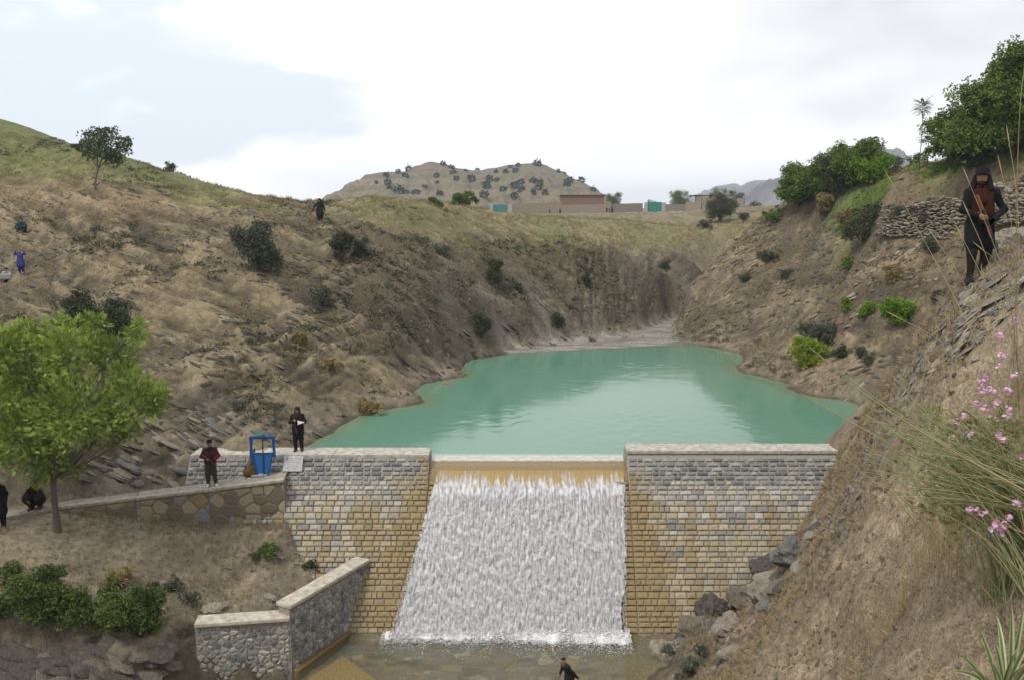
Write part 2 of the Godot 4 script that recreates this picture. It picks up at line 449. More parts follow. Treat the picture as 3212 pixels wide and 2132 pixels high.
func make_sheet(xs: PackedFloat32Array, zs: PackedFloat32Array, detail: float, sink: Rect2) -> Array:
	var nx := xs.size()
	var nz := zs.size()
	var cell := 1.25
	var x0 := floorf(xs[0] / cell) * cell - cell
	var z0 := floorf(zs[0] / cell) * cell - cell
	# coarse table of the broad shape; far out its cells are taken from a wider table
	var cx := _stations(xs, cell)
	var cz := _stations(zs, cell)
	var th := []
	var tc := []
	for z in cz:
		var rh := PackedFloat32Array()
		var rc := PackedColorArray()
		for x in cx:
			var e := broad_all(x, z)
			rh.append(e[0])
			rc.append(e[1])
		th.append(rh)
		tc.append(rc)
	# along x, then along z
	var ix := _places(xs, cx)
	var iz := _places(zs, cz)
	var mh := []
	var mc := []
	for j in cz.size():
		var rh := PackedFloat32Array()
		rh.resize(nx)
		var rc := PackedColorArray()
		rc.resize(nx)
		var sh: PackedFloat32Array = th[j]
		var sc: PackedColorArray = tc[j]
		var last := cx.size() - 1
		for i in nx:
			var k: int = ix[0][i]
			var t: float = ix[1][i]
			rh[i] = cubic_interpolate(sh[k], sh[k + 1], sh[maxi(k - 1, 0)], sh[mini(k + 2, last)], t)
			rc[i] = sc[k].lerp(sc[k + 1], t)
		mh.append(rh)
		mc.append(rc)
	var h := PackedFloat32Array()
	h.resize(nx * nz)
	var c := PackedColorArray()
	c.resize(nx * nz)
	var bed := PackedFloat32Array()
	bed.resize(nx * nz)
	var lastz := cz.size() - 1
	for j in nz:
		var k: int = iz[0][j]
		var t: float = iz[1][j]
		var r0: PackedFloat32Array = mh[maxi(k - 1, 0)]
		var r1: PackedFloat32Array = mh[k]
		var r2: PackedFloat32Array = mh[k + 1]
		var r3: PackedFloat32Array = mh[mini(k + 2, lastz)]
		var c1: PackedColorArray = mc[k]
		var c2: PackedColorArray = mc[k + 1]
		var z := zs[j]
		for i in nx:
			var x := xs[i]
			var v := cubic_interpolate(r1[i], r2[i], r0[i], r3[i], t)
			var col := c1[i].lerp(c2[i], t)
			var amp := col.a
			var right := smooth(4.0, 10.0, x)
			var b := bed_noise(x, v, z, right)
			var m := n_mid.get_noise_2d(x, z)
			var f := n_fine.get_noise_2d(x, z)
			# benches: the bedding stands out as small ledges
			var ledge := clampf(b * 3.0, -0.6, 0.75)
			var b2 := n_bed.get_noise_3d(x * 0.55 + 70.0, v * 2.6 + x * (0.9 - 1.8 * right), z * 0.5)
			if amp > 0.4 and x > -16.0 and x < 13.0 and z < -36.0:
				# gullies washed down the cliff towards the water
				var across := z * 0.95 - x * 0.34
				var rib := 1.0 - absf(n_bed.get_noise_2d(across * 0.85, (x + z * 0.3) * 0.09)) * 3.2
				var wash := smooth(0.4, 0.52, amp)
				v += wash * (rib - 0.3) * 0.55
				b += wash * (rib - 0.35) * 0.35
			var tilt := lerpf(0.27, 0.85, smooth(-14.0, -5.0, x)) if x < 5.0 else lerpf(0.85, -0.55, smooth(5.0, 13.0, x))
			var line := n_bed.get_noise_3d((v + tilt * x + 0.5 * m) * 3.6, x * 0.2, z * 0.22 + 20.0)
			v += amp * (ledge * 0.5 + m * 0.8 + f * 0.32 + b2 * 0.35 + line * 0.75) * detail
			b += 0.4 * b2 + 0.95 * line
			if detail > 1.0: v += n_fine.get_noise_2d(x * 1.6, z * 1.6 + 8.0) * 0.16 + n_fine.get_noise_2d(x * 5.0, z * 5.0) * 0.09 + n_fine.get_noise_2d(x * 14.0, z * 14.0) * 0.035
			v = carve(x, z, v)
			if sink.has_point(Vector2(x, z)):
				var edge := minf(minf(x - sink.position.x, sink.end.x - x), minf(z - sink.position.y, sink.end.y - z))
				v -= 0.12 * smooth(0.0, 0.35, edge)
			h[j * nx + i] = v
			c[j * nx + i] = col
			bed[j * nx + i] = b
	return [h, c, bed]

func _stations(vs: PackedFloat32Array, cell: float) -> PackedFloat32Array:
	var out := PackedFloat32Array()
	var v := vs[0]
	var last := vs[vs.size() - 1]
	var i := 0
	while v < last:
		out.append(v)
		while i < vs.size() - 2 and vs[i + 1] <= v: i += 1
		v += maxf(cell, (vs[i + 1] - vs[i]) * 1.0)
	out.append(v)
	return out

func _places(vs: PackedFloat32Array, st: PackedFloat32Array) -> Array:
	var k := PackedInt32Array()
	var t := PackedFloat32Array()
	var j := 0
	for v in vs:
		while j < st.size() - 2 and st[j + 1] < v: j += 1
		k.append(j)
		t.append((v - st[j]) / (st[j + 1] - st[j]))
	return [k, t]

func sheet_mesh(xs: PackedFloat32Array, zs: PackedFloat32Array, h: PackedFloat32Array, c: PackedColorArray, bed: PackedFloat32Array, paint: Callable) -> ArrayMesh:
	var nx := xs.size()
	var nz := zs.size()
	var v := PackedVector3Array()
	var n := PackedVector3Array()
	var col := PackedColorArray()
	v.resize(nx * nz)
	n.resize(nx * nz)
	col.resize(nx * nz)
	for j in nz:
		var j0 := maxi(j - 1, 0)
		var j1 := mini(j + 1, nz - 1)
		for i in nx:
			var i0 := maxi(i - 1, 0)
			var i1 := mini(i + 1, nx - 1)
			var at := j * nx + i
			var p := Vector3(xs[i], h[at], zs[j])
			var dx := (h[j * nx + i1] - h[j * nx + i0]) / (xs[i1] - xs[i0])
			var dz := (h[j1 * nx + i] - h[j0 * nx + i]) / (zs[j1] - zs[j0])
			var nn := Vector3(-dx, 1.0, -dz).normalized()
			v[at] = p
			n[at] = nn
			col[at] = paint.call(p, nn, c[at], bed[at])
	var idx := PackedInt32Array()
	idx.resize((nx - 1) * (nz - 1) * 6)
	var w := 0
	for j in nz - 1:
		for i in nx - 1:
			var a := j * nx + i
			idx[w] = a
			idx[w + 1] = a + 1
			idx[w + 2] = a + nx
			idx[w + 3] = a + 1
			idx[w + 4] = a + nx + 1
			idx[w + 5] = a + nx
			w += 6
	var arr := []
	arr.resize(Mesh.ARRAY_MAX)
	arr[Mesh.ARRAY_VERTEX] = v
	arr[Mesh.ARRAY_NORMAL] = n
	arr[Mesh.ARRAY_COLOR] = col
	arr[Mesh.ARRAY_INDEX] = idx
	var m := ArrayMesh.new()
	m.add_surface_from_arrays(Mesh.PRIMITIVE_TRIANGLES, arr)
	return m

func _find(vs: PackedFloat32Array, v: float) -> int:
	return clampi(vs.bsearch(v) - 1, 0, vs.size() - 2)

# the near slope has a finer sheet of its own
var fx: PackedFloat32Array
var fz: PackedFloat32Array
var fh: PackedFloat32Array

func ground(x: float, z: float) -> float:
	if fx.size() and x > fx[0] and x < fx[fx.size() - 1] and z > fz[0] and z < fz[fz.size() - 1]:
		return _sample(fx, fz, fh, x, z)
	return _sample(gx, gz, gh, x, z)

func _sample(xs: PackedFloat32Array, zs: PackedFloat32Array, h: PackedFloat32Array, x: float, z: float) -> float:
	var i := _find(xs, x)
	var j := _find(zs, z)
	var u := clampf((x - xs[i]) / (xs[i + 1] - xs[i]), 0.0, 1.0)
	var w := clampf((z - zs[j]) / (zs[j + 1] - zs[j]), 0.0, 1.0)
	var nx := xs.size()
	return lerpf(lerpf(h[j * nx + i], h[j * nx + i + 1], u), lerpf(h[(j + 1) * nx + i], h[(j + 1) * nx + i + 1], u), w)

func ground_kind(x: float, z: float) -> Color:
	return gc[_find(gz, z) * gx.size() + _find(gx, x)]

func ground_normal(x: float, z: float) -> Vector3:
	var e := 0.25
	return Vector3(ground(x - e, z) - ground(x + e, z), 2.0 * e, ground(x, z - e) - ground(x, z + e)).normalized()

func on_ground(p: Vector3, sink := 0.0) -> Vector3:
	return Vector3(p.x, ground(p.x, p.z) - sink, p.z)

const TURF := [Vector3(24.4, -62.0, 1.2), Vector3(25.3, -60.0, 1.5), Vector3(25.9, -57.0, 1.6), Vector3(27.2, -55.0, 1.6), Vector3(28.4, -52.3, 1.7), Vector3(30.2, -50.2, 1.7), Vector3(31.0, -47.0, 1.7)]

func turf_at(x: float, z: float) -> float:
	if x < 19.0 or x > 36.0 or z > -43.0 or z < -66.0: return 0.0
	var best := 0.0
	for i in TURF.size() - 1:
		var a := Vector2(TURF[i].x, TURF[i].y)
		var b := Vector2(TURF[i + 1].x, TURF[i + 1].y)
		var d := Vector2(x, z).distance_to(Geometry2D.get_closest_point_to_segment(Vector2(x, z), a, b))
		best = maxf(best, smooth(TURF[i].z * 1.5, TURF[i].z * 0.7, d + n_fine.get_noise_2d(x * 1.3, z * 1.3)))
	return best

const SHADE_OF_TEXTURE := 0.8

func paint_ground(p: Vector3, n: Vector3, c: Color, bed: float) -> Color:
	var col := Color(c.r, c.g, c.b)
	var rough := smooth(0.06, 0.4, c.a)
	# bands of darker and paler beds
	col = col * clampf(1.0 + 1.25 * bed * rough, 0.35, 1.6)
	var big := n_big.get_noise_2d(p.x, p.z)
	var mid := n_mid.get_noise_2d(p.x * 2.1 + 40.0, p.z * 2.1)
	var fine := n_fine.get_noise_2d(p.x * 1.7, p.z * 1.7 + 90.0)
	# dry straw in the lee of ledges, dark earth where it is steep
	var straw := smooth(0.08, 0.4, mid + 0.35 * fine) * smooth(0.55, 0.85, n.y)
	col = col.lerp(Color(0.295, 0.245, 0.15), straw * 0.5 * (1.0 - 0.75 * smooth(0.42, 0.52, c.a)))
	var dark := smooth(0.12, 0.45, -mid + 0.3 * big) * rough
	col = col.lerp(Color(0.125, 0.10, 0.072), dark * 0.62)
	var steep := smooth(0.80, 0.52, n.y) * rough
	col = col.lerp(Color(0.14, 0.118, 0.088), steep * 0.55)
	# grass keeps to the upper hill and the level ground
	if p.z < -60.0 and p.x > -20.0 and p.x < 60.0 and p.y > 6.5:
		var green := smooth(0.12, 0.42, n_big.get_noise_2d(p.x * 1.6, p.z * 0.9 + 7.0) + 0.5 * mid)
		col = col.lerp(Color(0.16, 0.18, 0.07), green * 0.5)
	if p.x < -18.0 and p.z < -55.0:
		var green := smooth(-0.1, 0.3, big + 0.4 * mid) * smooth(9.5, 12.5, p.y)
		col = col.lerp(Color(0.16, 0.185, 0.065), green * 0.75)
	# wet rim at the waterline
	if p.z < -31.5 and p.z > -75.0:
		col = col * lerpf(0.62, 1.0, smooth(0.02, 0.3, p.y + 0.08 * fine))
		if p.y < 0.9: col = col.lerp(Color(0.30, 0.25, 0.185) * (1.0 + 0.3 * fine), smooth(0.9, 0.35, p.y + 0.2 * mid) * smooth(0.03, 0.2, p.y) * 0.5)
	# silt flats with pale dry streaks
	var silt := silt_depth(p.x, p.z)
	if silt > -0.4:
		col = col.lerp(Color(0.32, 0.29, 0.25), smooth(-0.4, 0.3, silt))
		var streak := n_fine.get_noise_2d((p.x + p.z * 0.3) * 0.3, p.z * 1.6)
		col = col.lerp(Color(0.42, 0.39, 0.345), smooth(0.05, 0.35, streak) * 0.7)
		col = col.lerp(Color(0.16, 0.145, 0.115), smooth(0.1, 0.4, -streak) * 0.6)
	# the grassy terrace edge along the top of the right bank
	var turf := turf_at(p.x, p.z)
	if turf > 0.0: col = col.lerp(Color(0.13, 0.19, 0.05) * (1.0 + 0.5 * mid), turf * 0.85)
	col = col * (1.0 + 0.3 * fine)
	return Color(maxf(col.r, 0.02), maxf(col.g, 0.02), maxf(col.b, 0.015)) / SHADE_OF_TEXTURE

# ---------------------------------------------------------------- sky
var n_sky := FastNoiseLite.new()

func sky_color(az: float, el: float) -> Color:
	# az in degrees right of the valley's axis, el in degrees above the horizon
	var d := Vector3(sin(deg_to_rad(az)) * cos(deg_to_rad(el)), sin(deg_to_rad(el)), -cos(deg_to_rad(az)) * cos(deg_to_rad(el)))
	var q := Vector3(d.x, d.y * 2.2, d.z)
	var a := n_sky.get_noise_3d(q.x * 2.0, q.y * 2.0, q.z * 2.0)
	var b := n_sky.get_noise_3d(q.x * 7.0 + 9.0, q.y * 7.0, q.z * 7.0)
	var e := maxf(el, 0.0)
	# the open patch of pale blue: its right edge by height
	var edge := -24.5 + 14.5 * smooth(1.5, 7.0, e) - 11.0 * smooth(8.4, 10.2, e) * (1.0 - 0.4 * smooth(10.0, 14.0, e)) - 3.2 * smooth(10.0, 16.0, e)
	var open := smooth(3.2, -3.6, az - edge + a * 3.0 + b * 6.0)
	open *= smooth(-82.0, -60.0, az + a * 14.0)
	open *= 1.0 - 0.8 * smooth(30.0, 55.0, el + a * 20.0)
	# the same broken cover all round, out of the frame too
	var away := smooth(50.0, 75.0, absf(az))
	open = maxf(open, away * smooth(0.12, 0.3, a + 0.3 * b))
	var cloud := 0.86 - 0.21 * smooth(2.0, 26.0, az + a * 16.0) * smooth(0.5, 7.0, el + a * 6.0) * smooth(100.0, 50.0, az)
	cloud -= 0.12 * away
	cloud += 0.10 * b * smooth(6.0, 24.0, absf(az)) - 0.03 * smooth(20.0, 60.0, el)
	var white := Color(cloud, cloud * 0.998, cloud * lerpf(1.0, 1.035, smooth(0.82, 0.62, cloud)))
	var blue := Color(0.605, 0.665, 0.715).lerp(Color(0.655, 0.69, 0.715), smooth(8.0, 1.0, e) * 0.75)
	blue = blue.lerp(Color(0.38, 0.50, 0.66), smooth(18.0, 60.0, e))
	blue = blue.lerp(Color(0.8, 0.8, 0.8), smooth(0.12, 0.5, b + 0.3 * a) * 0.5)
	var out := white.lerp(blue, open)
	if el < 0.0: out = out.lerp(Color(0.30, 0.28, 0.24), smooth(0.0, -6.0, el))
	return out

func make_sky() -> Sky:
	n_sky = noise(31, 1.0, 4)
	var w := 512
	var low := Image.create(w, w / 2, false, Image.FORMAT_RGBF)
	for y in w / 2:
		for x in w:
			low.set_pixel(x, y, sky_color((x + 0.5) / w * 360.0 - 180.0, 90.0 - (y + 0.5) / w * 360.0))
	low.resize(2048, 1024, Image.INTERPOLATE_CUBIC)
	# finer where clouds have edges
	for y in range(410, 524):
		for x in range(780, 1268):
			low.set_pixel(x, y, sky_color((x + 0.5) / 2048.0 * 360.0 - 180.0, 90.0 - (y + 0.5) / 2048.0 * 360.0))
	var m := PanoramaSkyMaterial.new()
	m.panorama = ImageTexture.create_from_image(low)
	var s := Sky.new()
	s.sky_material = m
	return s

# ---------------------------------------------------------------- scene
func _ready() -> void:
	rng.seed = 4711
	var cam := Camera3D.new()
	cam.name = "camera"
	cam.position = Vector3(0, 9.5, 0)
	cam.rotation_degrees = Vector3(-8.5013, 0, 0)
	cam.fov = 44.845
	cam.near = 0.1
	cam.far = 9000.0
	cam.current = true
	add_child(cam)
	var env := WorldEnvironment.new()
	env.name = "daylight"
	var e := Environment.new()
	e.background_mode = Environment.BG_SKY
	e.sky = make_sky()
	e.sky_rotation = Vector3(0, PI, 0)
	e.tonemap_mode = Environment.TONE_MAPPER_LINEAR
	e.tonemap_exposure = 1.5
	e.sdfgi_enabled = true
	e.ssao_enabled = true
	e.ssil_enabled = true
	e.fog_enabled = true
	e.fog_density = 0.00035
	e.fog_light_color = Color(0.86, 0.9, 0.97)
	env.environment = e
	add_child(env)
	var sun := DirectionalLight3D.new()
	sun.name = "sun_behind_cloud"
	sun.light_energy = 0.5
	sun.light_angular_distance = 14.0
	sun.light_color = Color(1.0, 0.97, 0.92)
	sun.shadow_enabled = true
	sun.rotation_degrees = Vector3(-56, -42, 0)
	add_child(sun)
	make_textures()
	n_fine = noise(11, 0.55, 3)
	n_mid = noise(12, 0.16, 3)
	n_big = noise(13, 0.045, 2)
	n_bed = noise(14, 0.55, 4)
	make_land()
	make_water()
	make_dam()
	make_far_land()
	make_plants()
	make_dam_things()
	make_people()
	make_rocks()
	make_near_plants()
	make_cover()

func make_land() -> void:
	survey()
	solve_spots()
	gx = lines([-420.0, [-52.0, 22.0, 0.9], [-30.0, 0.3, 0.17], [15.0, 0.17], [30.0, 0.24], [46.0, 0.5, 1.0], [420.0, 1.0, 24.0]])
	gz = lines([-445.0, [-102.0, 14.0, 0.9], [-60.0, 0.32, 0.2], [-21.0, 0.17], [-1.0, 0.25], [14.0, 0.5, 1.2]])
	var s := make_sheet(gx, gz, 1.0, Rect2(1.0, -19.0, 8.6, 17.6))
	gh = s[0]
	gc = s[1]
	var m := tinted("hill_earth", 0.96, 1.0, 5.0, 0.33)
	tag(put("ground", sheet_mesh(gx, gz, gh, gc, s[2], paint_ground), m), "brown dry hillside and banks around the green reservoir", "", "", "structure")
	fx = lines([1.0, [9.6, 0.055]])
	fz = lines([-19.0, [-9.0, 0.09, 0.07], [-1.4, 0.055]])
	s = make_sheet(fx, fz, 1.6, Rect2(0, 0, 0, 0))
	fh = s[0]
	var m2 := tinted("slope_litter", 0.96, 2.0, 3.0, 0.8)
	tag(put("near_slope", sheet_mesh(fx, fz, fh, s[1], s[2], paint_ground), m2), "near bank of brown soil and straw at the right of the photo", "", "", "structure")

func make_water() -> void:
	# the reservoir: milky green, calm, with ruffled patches
	var xs := lines([-14.0, [20.0, 0.2]])
	var zs := lines([-66.0, [-31.9, 0.2]])
	var h := PackedFloat32Array()
	h.resize(xs.size() * zs.size())
	var c := PackedColorArray()
	c.resize(h.size())
	var r := noise(41, 1.0, 3)
	var ruffle := noise(42, 0.11, 2)
	for j in zs.size():
		for i in xs.size():
			var x := xs[i]
			var z := zs[j]
			var k := smooth(-0.15, 0.5, ruffle.get_noise_2d(x * 0.8, z)) + 1.6 * smooth(6.5, 2.0, Vector2((x - 6.0) * 0.75, z + 35.5).length()) + 1.5 * smooth(2.2, 0.6, Vector2((x - 8.7) * 0.5, (z + 52.6) * 1.6).length())
			h[j * xs.size() + i] = 0.0 + 0.008 * k * r.get_noise_2d(x * 1.1, z * 2.0) + 0.004 * r.get_noise_2d(x * 0.3, z * 0.5)
			var deep := smooth(0.0, -0.6, _sample(gx, gz, gh, x, z))
			c[j * xs.size() + i] = Color(0.135, 0.205, 0.125).lerp(Color(0.108, 0.235, 0.165), deep)
	var m := tinted("reservoir_water", 0.1)
	m.metallic_specular = 0.34
	tag(put("water", sheet_mesh(xs, zs, h, c, h, func(_p, _n, col, _b): return col), m), "calm milky green reservoir behind the dam", "", "", "structure")


# ---------------------------------------------------------------- masonry
var stone_blocks: Array = []

func make_stone_blocks() -> void:
	# eight dressed blocks of one metre with worn edges; front is +z
	for k in 8:
		var st := begin()
		var q := []
		for s in [[-1, -1], [1, -1], [1, 1], [-1, 1]]:
			var p := Vector3(s[0] * 0.5, s[1] * 0.5, 0)
			var bx := rf(0.06, 0.12)
			var by := rf(0.09, 0.17)
			var f := Vector3(p.x - s[0] * bx, p.y - s[1] * by, rf(0.42, 0.6))
			q.append([Vector3(p.x * rf(0.95, 1.0), p.y * rf(0.93, 1.0), -0.5), Vector3(p.x * rf(0.95, 1.0), p.y * rf(0.93, 1.0), rf(0.15, 0.3)), f])
		var mid := Vector3(rf(-0.15, 0.15), rf(-0.15, 0.15), rf(0.56, 0.74))
		for i in 4:
			var j := (i + 1) % 4
			tri(st, q[i][2], q[j][2], mid, Vector3(0, 0, 1))
			var out: Vector3 = q[i][1] + q[j][1]
			quad(st, q[i][1], q[j][1], q[j][2], q[i][2], Vector3(out.x, out.y, 0.5))
			quad(st, q[i][0], q[j][0], q[j][1], q[i][1], Vector3(out.x, out.y, 0))
		stone_blocks.append(st.commit())

func stone_mat(tone: String) -> StandardMaterial3D:
	var c := {
		"pale": Color(0.37, 0.355, 0.32), "grey": Color(0.265, 0.26, 0.25), "slate": Color(0.16, 0.162, 0.168), "blue": Color(0.235, 0.245, 0.245), "buff": Color(0.40, 0.35, 0.255), "tan": Color(0.36, 0.30, 0.20),
		"cream": Color(0.44, 0.39, 0.29), "rust": Color(0.33, 0.235, 0.125), "gold": Color(0.285, 0.21, 0.09), "olive": Color(0.225, 0.17, 0.08), "lime": Color(0.46, 0.44, 0.39), "brown": Color(0.20, 0.16, 0.115),
	}[tone] as Color
	return mat("stone_" + tone, (c * 1.36 / 0.8).linear_to_srgb(), 0.9 if tone != "olive" else 0.6, 1.0, 2.0, 1.7)

const FACE_UP := Vector3(0, 0.8177, -0.5757)   # up the battered face
const FACE_OUT := Vector3(0, 0.5757, 0.8177)

func on_face(x: float, s: float) -> Vector3:
	# s metres down the face from the crest
	var p := Vector3(x, 0.4, -31.0) - FACE_UP * s
	return p

func stained_stone(x: float, y: float) -> StandardMaterial3D:
	# the stone's own colour under what has run down the wall: ochre beside the spillway, rusty runs farther out
	var streak := n_mid.get_noise_2d(x * 4.0, y * 0.2)
	var blot := n_fine.get_noise_2d(x * 0.8, y * 1.1)
	var r := rng.randf()
	var depth := 0.4 - y
	var off := -3.45 - 0.23 * depth - x if x < 0.0 else x - 4.55 - 0.19 * depth
	if x > -3.6 and x < 4.6: off = -1.0
	var ochre := smooth(1.25, -0.15, off + 0.45 * blot)
	ochre = maxf(ochre, 0.75 * smooth(0.02, 0.36, streak + 0.2 * blot) * smooth(0.9, 2.0, depth))
	ochre = maxf(ochre, 0.22 * smooth(1.2, 2.6, depth))
	ochre *= smooth(0.35, 1.0, depth) if off > 0.0 else 1.0
	var own: String
	if depth < 1.0 + 0.25 * blot: own = ["slate", "grey", "blue", "pale", "grey", "pale", "slate"][int(r * 7.0)]
	elif depth < 1.8 + 0.7 * blot: own = ["pale", "grey", "lime", "pale", "pale", "lime", "cream"][int(r * 7.0)]
	else: own = ["cream", "pale", "buff", "lime", "cream", "buff", "pale", "cream", "buff", "lime", "cream", "grey", "buff", "pale", "cream", "blue"][int(r * 16.0)]
	var level := clampi(int(ochre * 6.0 + rf(-0.4, 0.4)), 0, 5)
	if level == 0: return stone_mat(own)
	var bare := stone_mat(own).albedo_color.srgb_to_linear()
	return mat("stone_%s_ochre_%d" % [own, level], bare.lerp(Color(0.33, 0.245, 0.115) * 1.55, level * 0.175).linear_to_srgb(), 0.85, 1.0, 2.0, 1.7)

func prism(st: SurfaceTool, outline: Array, x0: float, x1: float) -> void:
	# outline: points (z, y), swept along x
	var mid := Vector2.ZERO
	for p in outline: mid += p / outline.size()
	var poly := PackedVector2Array(outline)
	var ids := Geometry2D.triangulate_polygon(poly)
	for e in [x0, x1]:
		for i in range(0, ids.size(), 3):
			tri(st, Vector3(e, poly[ids[i]].y, poly[ids[i]].x), Vector3(e, poly[ids[i + 1]].y, poly[ids[i + 1]].x), Vector3(e, poly[ids[i + 2]].y, poly[ids[i + 2]].x), Vector3(e - (x0 + x1) * 0.5, 0, 0))
	for i in outline.size():
		var a: Vector2 = outline[i]
		var b: Vector2 = outline[(i + 1) % outline.size()]
		var out := Vector2(b.y - a.y, -(b.x - a.x))
		if Geometry2D.is_polygon_clockwise(poly): out = -out
		# outline runs in (z, y): turn outwards by the signed area
		var o3 := Vector3(0, out.y, out.x)
		quad(st, Vector3(x0, a.y, a.x), Vector3(x1, a.y, a.x), Vector3(x1, b.y, b.x), Vector3(x0, b.y, b.x), o3)

const WING_L := [-12.5, -3.22]
const WING_R := [4.47, 14.2]

func make_dam() -> void:
	make_stone_blocks()
	var dam := thing("masonry_dam", Vector3.ZERO, "stone masonry dam with a stained face and central spillway across the valley", "dam")
	var mortar := mat("mortar", lin(0.5, 0.475, 0.415), 0.95, 1.0, 1.5, 1.1)
	var mortar_low := mat("mortar_stained", lin(0.40, 0.34, 0.235), 0.95, 1.0, 1.5, 1.1)
	var concrete := mat("crest_concrete", lin(0.56, 0.525, 0.455), 0.9, 0.5, 0.6, 0.3)
	# cores: battered wall, mortar a little behind the stones
	for w in [[WING_L, 0.0], [WING_R, 0.16]]:
		var st := begin()
		var top: float = 0.24 + w[1]
		prism(st, [Vector2(-31.95, top), Vector2(-31.03 + 0.704 * (0.4 - top), top), Vector2(-31.03 + 0.704 * (0.4 + 0.9), -0.9), Vector2(-31.95, -0.9)], w[0][0], w[0][1])
		put("upper_core", st.commit(), mortar, dam)
		st = begin()
		prism(st, [Vector2(-31.95, -0.902), Vector2(-31.03 + 0.704 * 1.302, -0.902), Vector2(-31.03 + 0.704 * 6.2, -5.8), Vector2(-31.95, -5.8)], w[0][0], w[0][1])
		put("lower_core", st.commit(), mortar_low, dam)
		# crest slabs, cast one beside the other
		var x: float = w[0][0]
		while x < w[0][1] - 0.2:
			var x1 := minf(x + rf(2.7, 3.2), w[0][1])
			if w[0][1] - x1 < 1.0: x1 = w[0][1]
			st = begin()
			add_box(st, Transform3D(Basis(), Vector3((x + x1) * 0.5, top + 0.07, -31.47)), Vector3(x1 - x - 0.012, 0.14, 1.02), 0.015)
			put("crest_slab", st.commit(), concrete, dam)
			x = x1
	# the spillway between them: rounded lip and face of stained stone
	var sp := begin()
	prism(sp, [Vector2(-32.15, -0.02), Vector2(-31.42, -0.05), Vector2(-31.05, -0.13), Vector2(-30.78, -0.27), Vector2(-30.52, -0.5), Vector2(-31.05 + 0.704 * 6.2, -5.8), Vector2(-32.15, -5.8)], WING_L[1], WING_R[0])
	put("spillway", sp.commit(), mat("spillway_film", lin(0.36, 0.25, 0.085), 0.4, 1.0, 1.0, 1.2), dam)
	put("spillway_lip", box_mesh(Vector3(WING_R[0] - WING_L[1] - 0.02, 0.1, 0.72), 0.015), mat("lip_concrete", lin(0.64, 0.61, 0.53), 0.6, 0.5, 0.4, 0.3), dam, Transform3D(Basis(), Vector3((WING_L[1] + WING_R[0]) * 0.5, -0.045, -31.78)))
	# courses of stones on the wings and on the strips beside the water
	var found := []
	var s := 0.16
	while s < 6.6:
		var hgt := rf(0.16, 0.2) if s < 1.6 else rf(0.17, 0.25)
		for wing in [WING_L, WING_R]:
			var sx: float = wing[0] + 0.01
			while sx < wing[1] - 0.1:
				var len := minf(rf(0.17, 0.48), wing[1] - sx)
				if wing[1] - sx - len < 0.12: len = wing[1] - sx
				var p := on_face(sx + len * 0.5, s + hgt * 0.5)
				if ground(p.x, p.z) < p.y + 0.25 and p.y > -5.5:
					found.append([p, len, hgt])
				sx += len
		# the face beside the falling water shows stone as well
		for strip in [[-3.22, -2.75], [4.0, 4.47]]:
			if s < 1.0: continue
			var p := on_face((strip[0] + strip[1]) * 0.5, s + hgt * 0.5)
			found.append([p - FACE_OUT * 0.02, strip[1] - strip[0], hgt])
		s += hgt
	# the three hundred that show largest are parts of their own
	found.sort_custom(func(a, b): return a[1] * a[2] / a[0].distance_squared_to(Vector3(0, 9.5, 0)) > b[1] * b[2] / b[0].distance_squared_to(Vector3(0, 9.5, 0)))
	var places := []
	var tints := []
	var face := Basis(Vector3.RIGHT, FACE_UP, FACE_OUT)
	for i in found.size():
		var f: Array = found[i]
		var proud := rf(0.045, 0.075)
		var b := face * Basis(Vector3(0, 0, 1), rf(-0.02, 0.02)) * Basis.from_scale(Vector3(f[1] - rf(0.012, 0.03), f[2] - rf(0.012, 0.026), proud * 1.6))
		var xf := Transform3D(b, f[0] - FACE_OUT * (0.035 - proud * 0.35))
		var skin := stained_stone(f[0].x, f[0].y)
		if f[0].y > -0.75: xf = Transform3D(b.scaled_local(Vector3(rf(0.82, 0.95), rf(0.72, 0.88), 1.0)), xf.origin)
		if i < 300:
			put("stone", stone_blocks[rng.randi() % 8], skin, dam, xf)
		else:
			places.append(xf)
			tints.append(skin.albedo_color.srgb_to_linear() * rf(0.85, 1.12))
	if places.size():
		tag(put_many("stonework", stone_blocks[3], tinted("stone_many", 0.9, 1.0, 2.0, 1.7), places, tints, dam), "", "", "", "stuff")
	make_falls()
	make_basin()
	make_training_walls()
	make_path_wall()

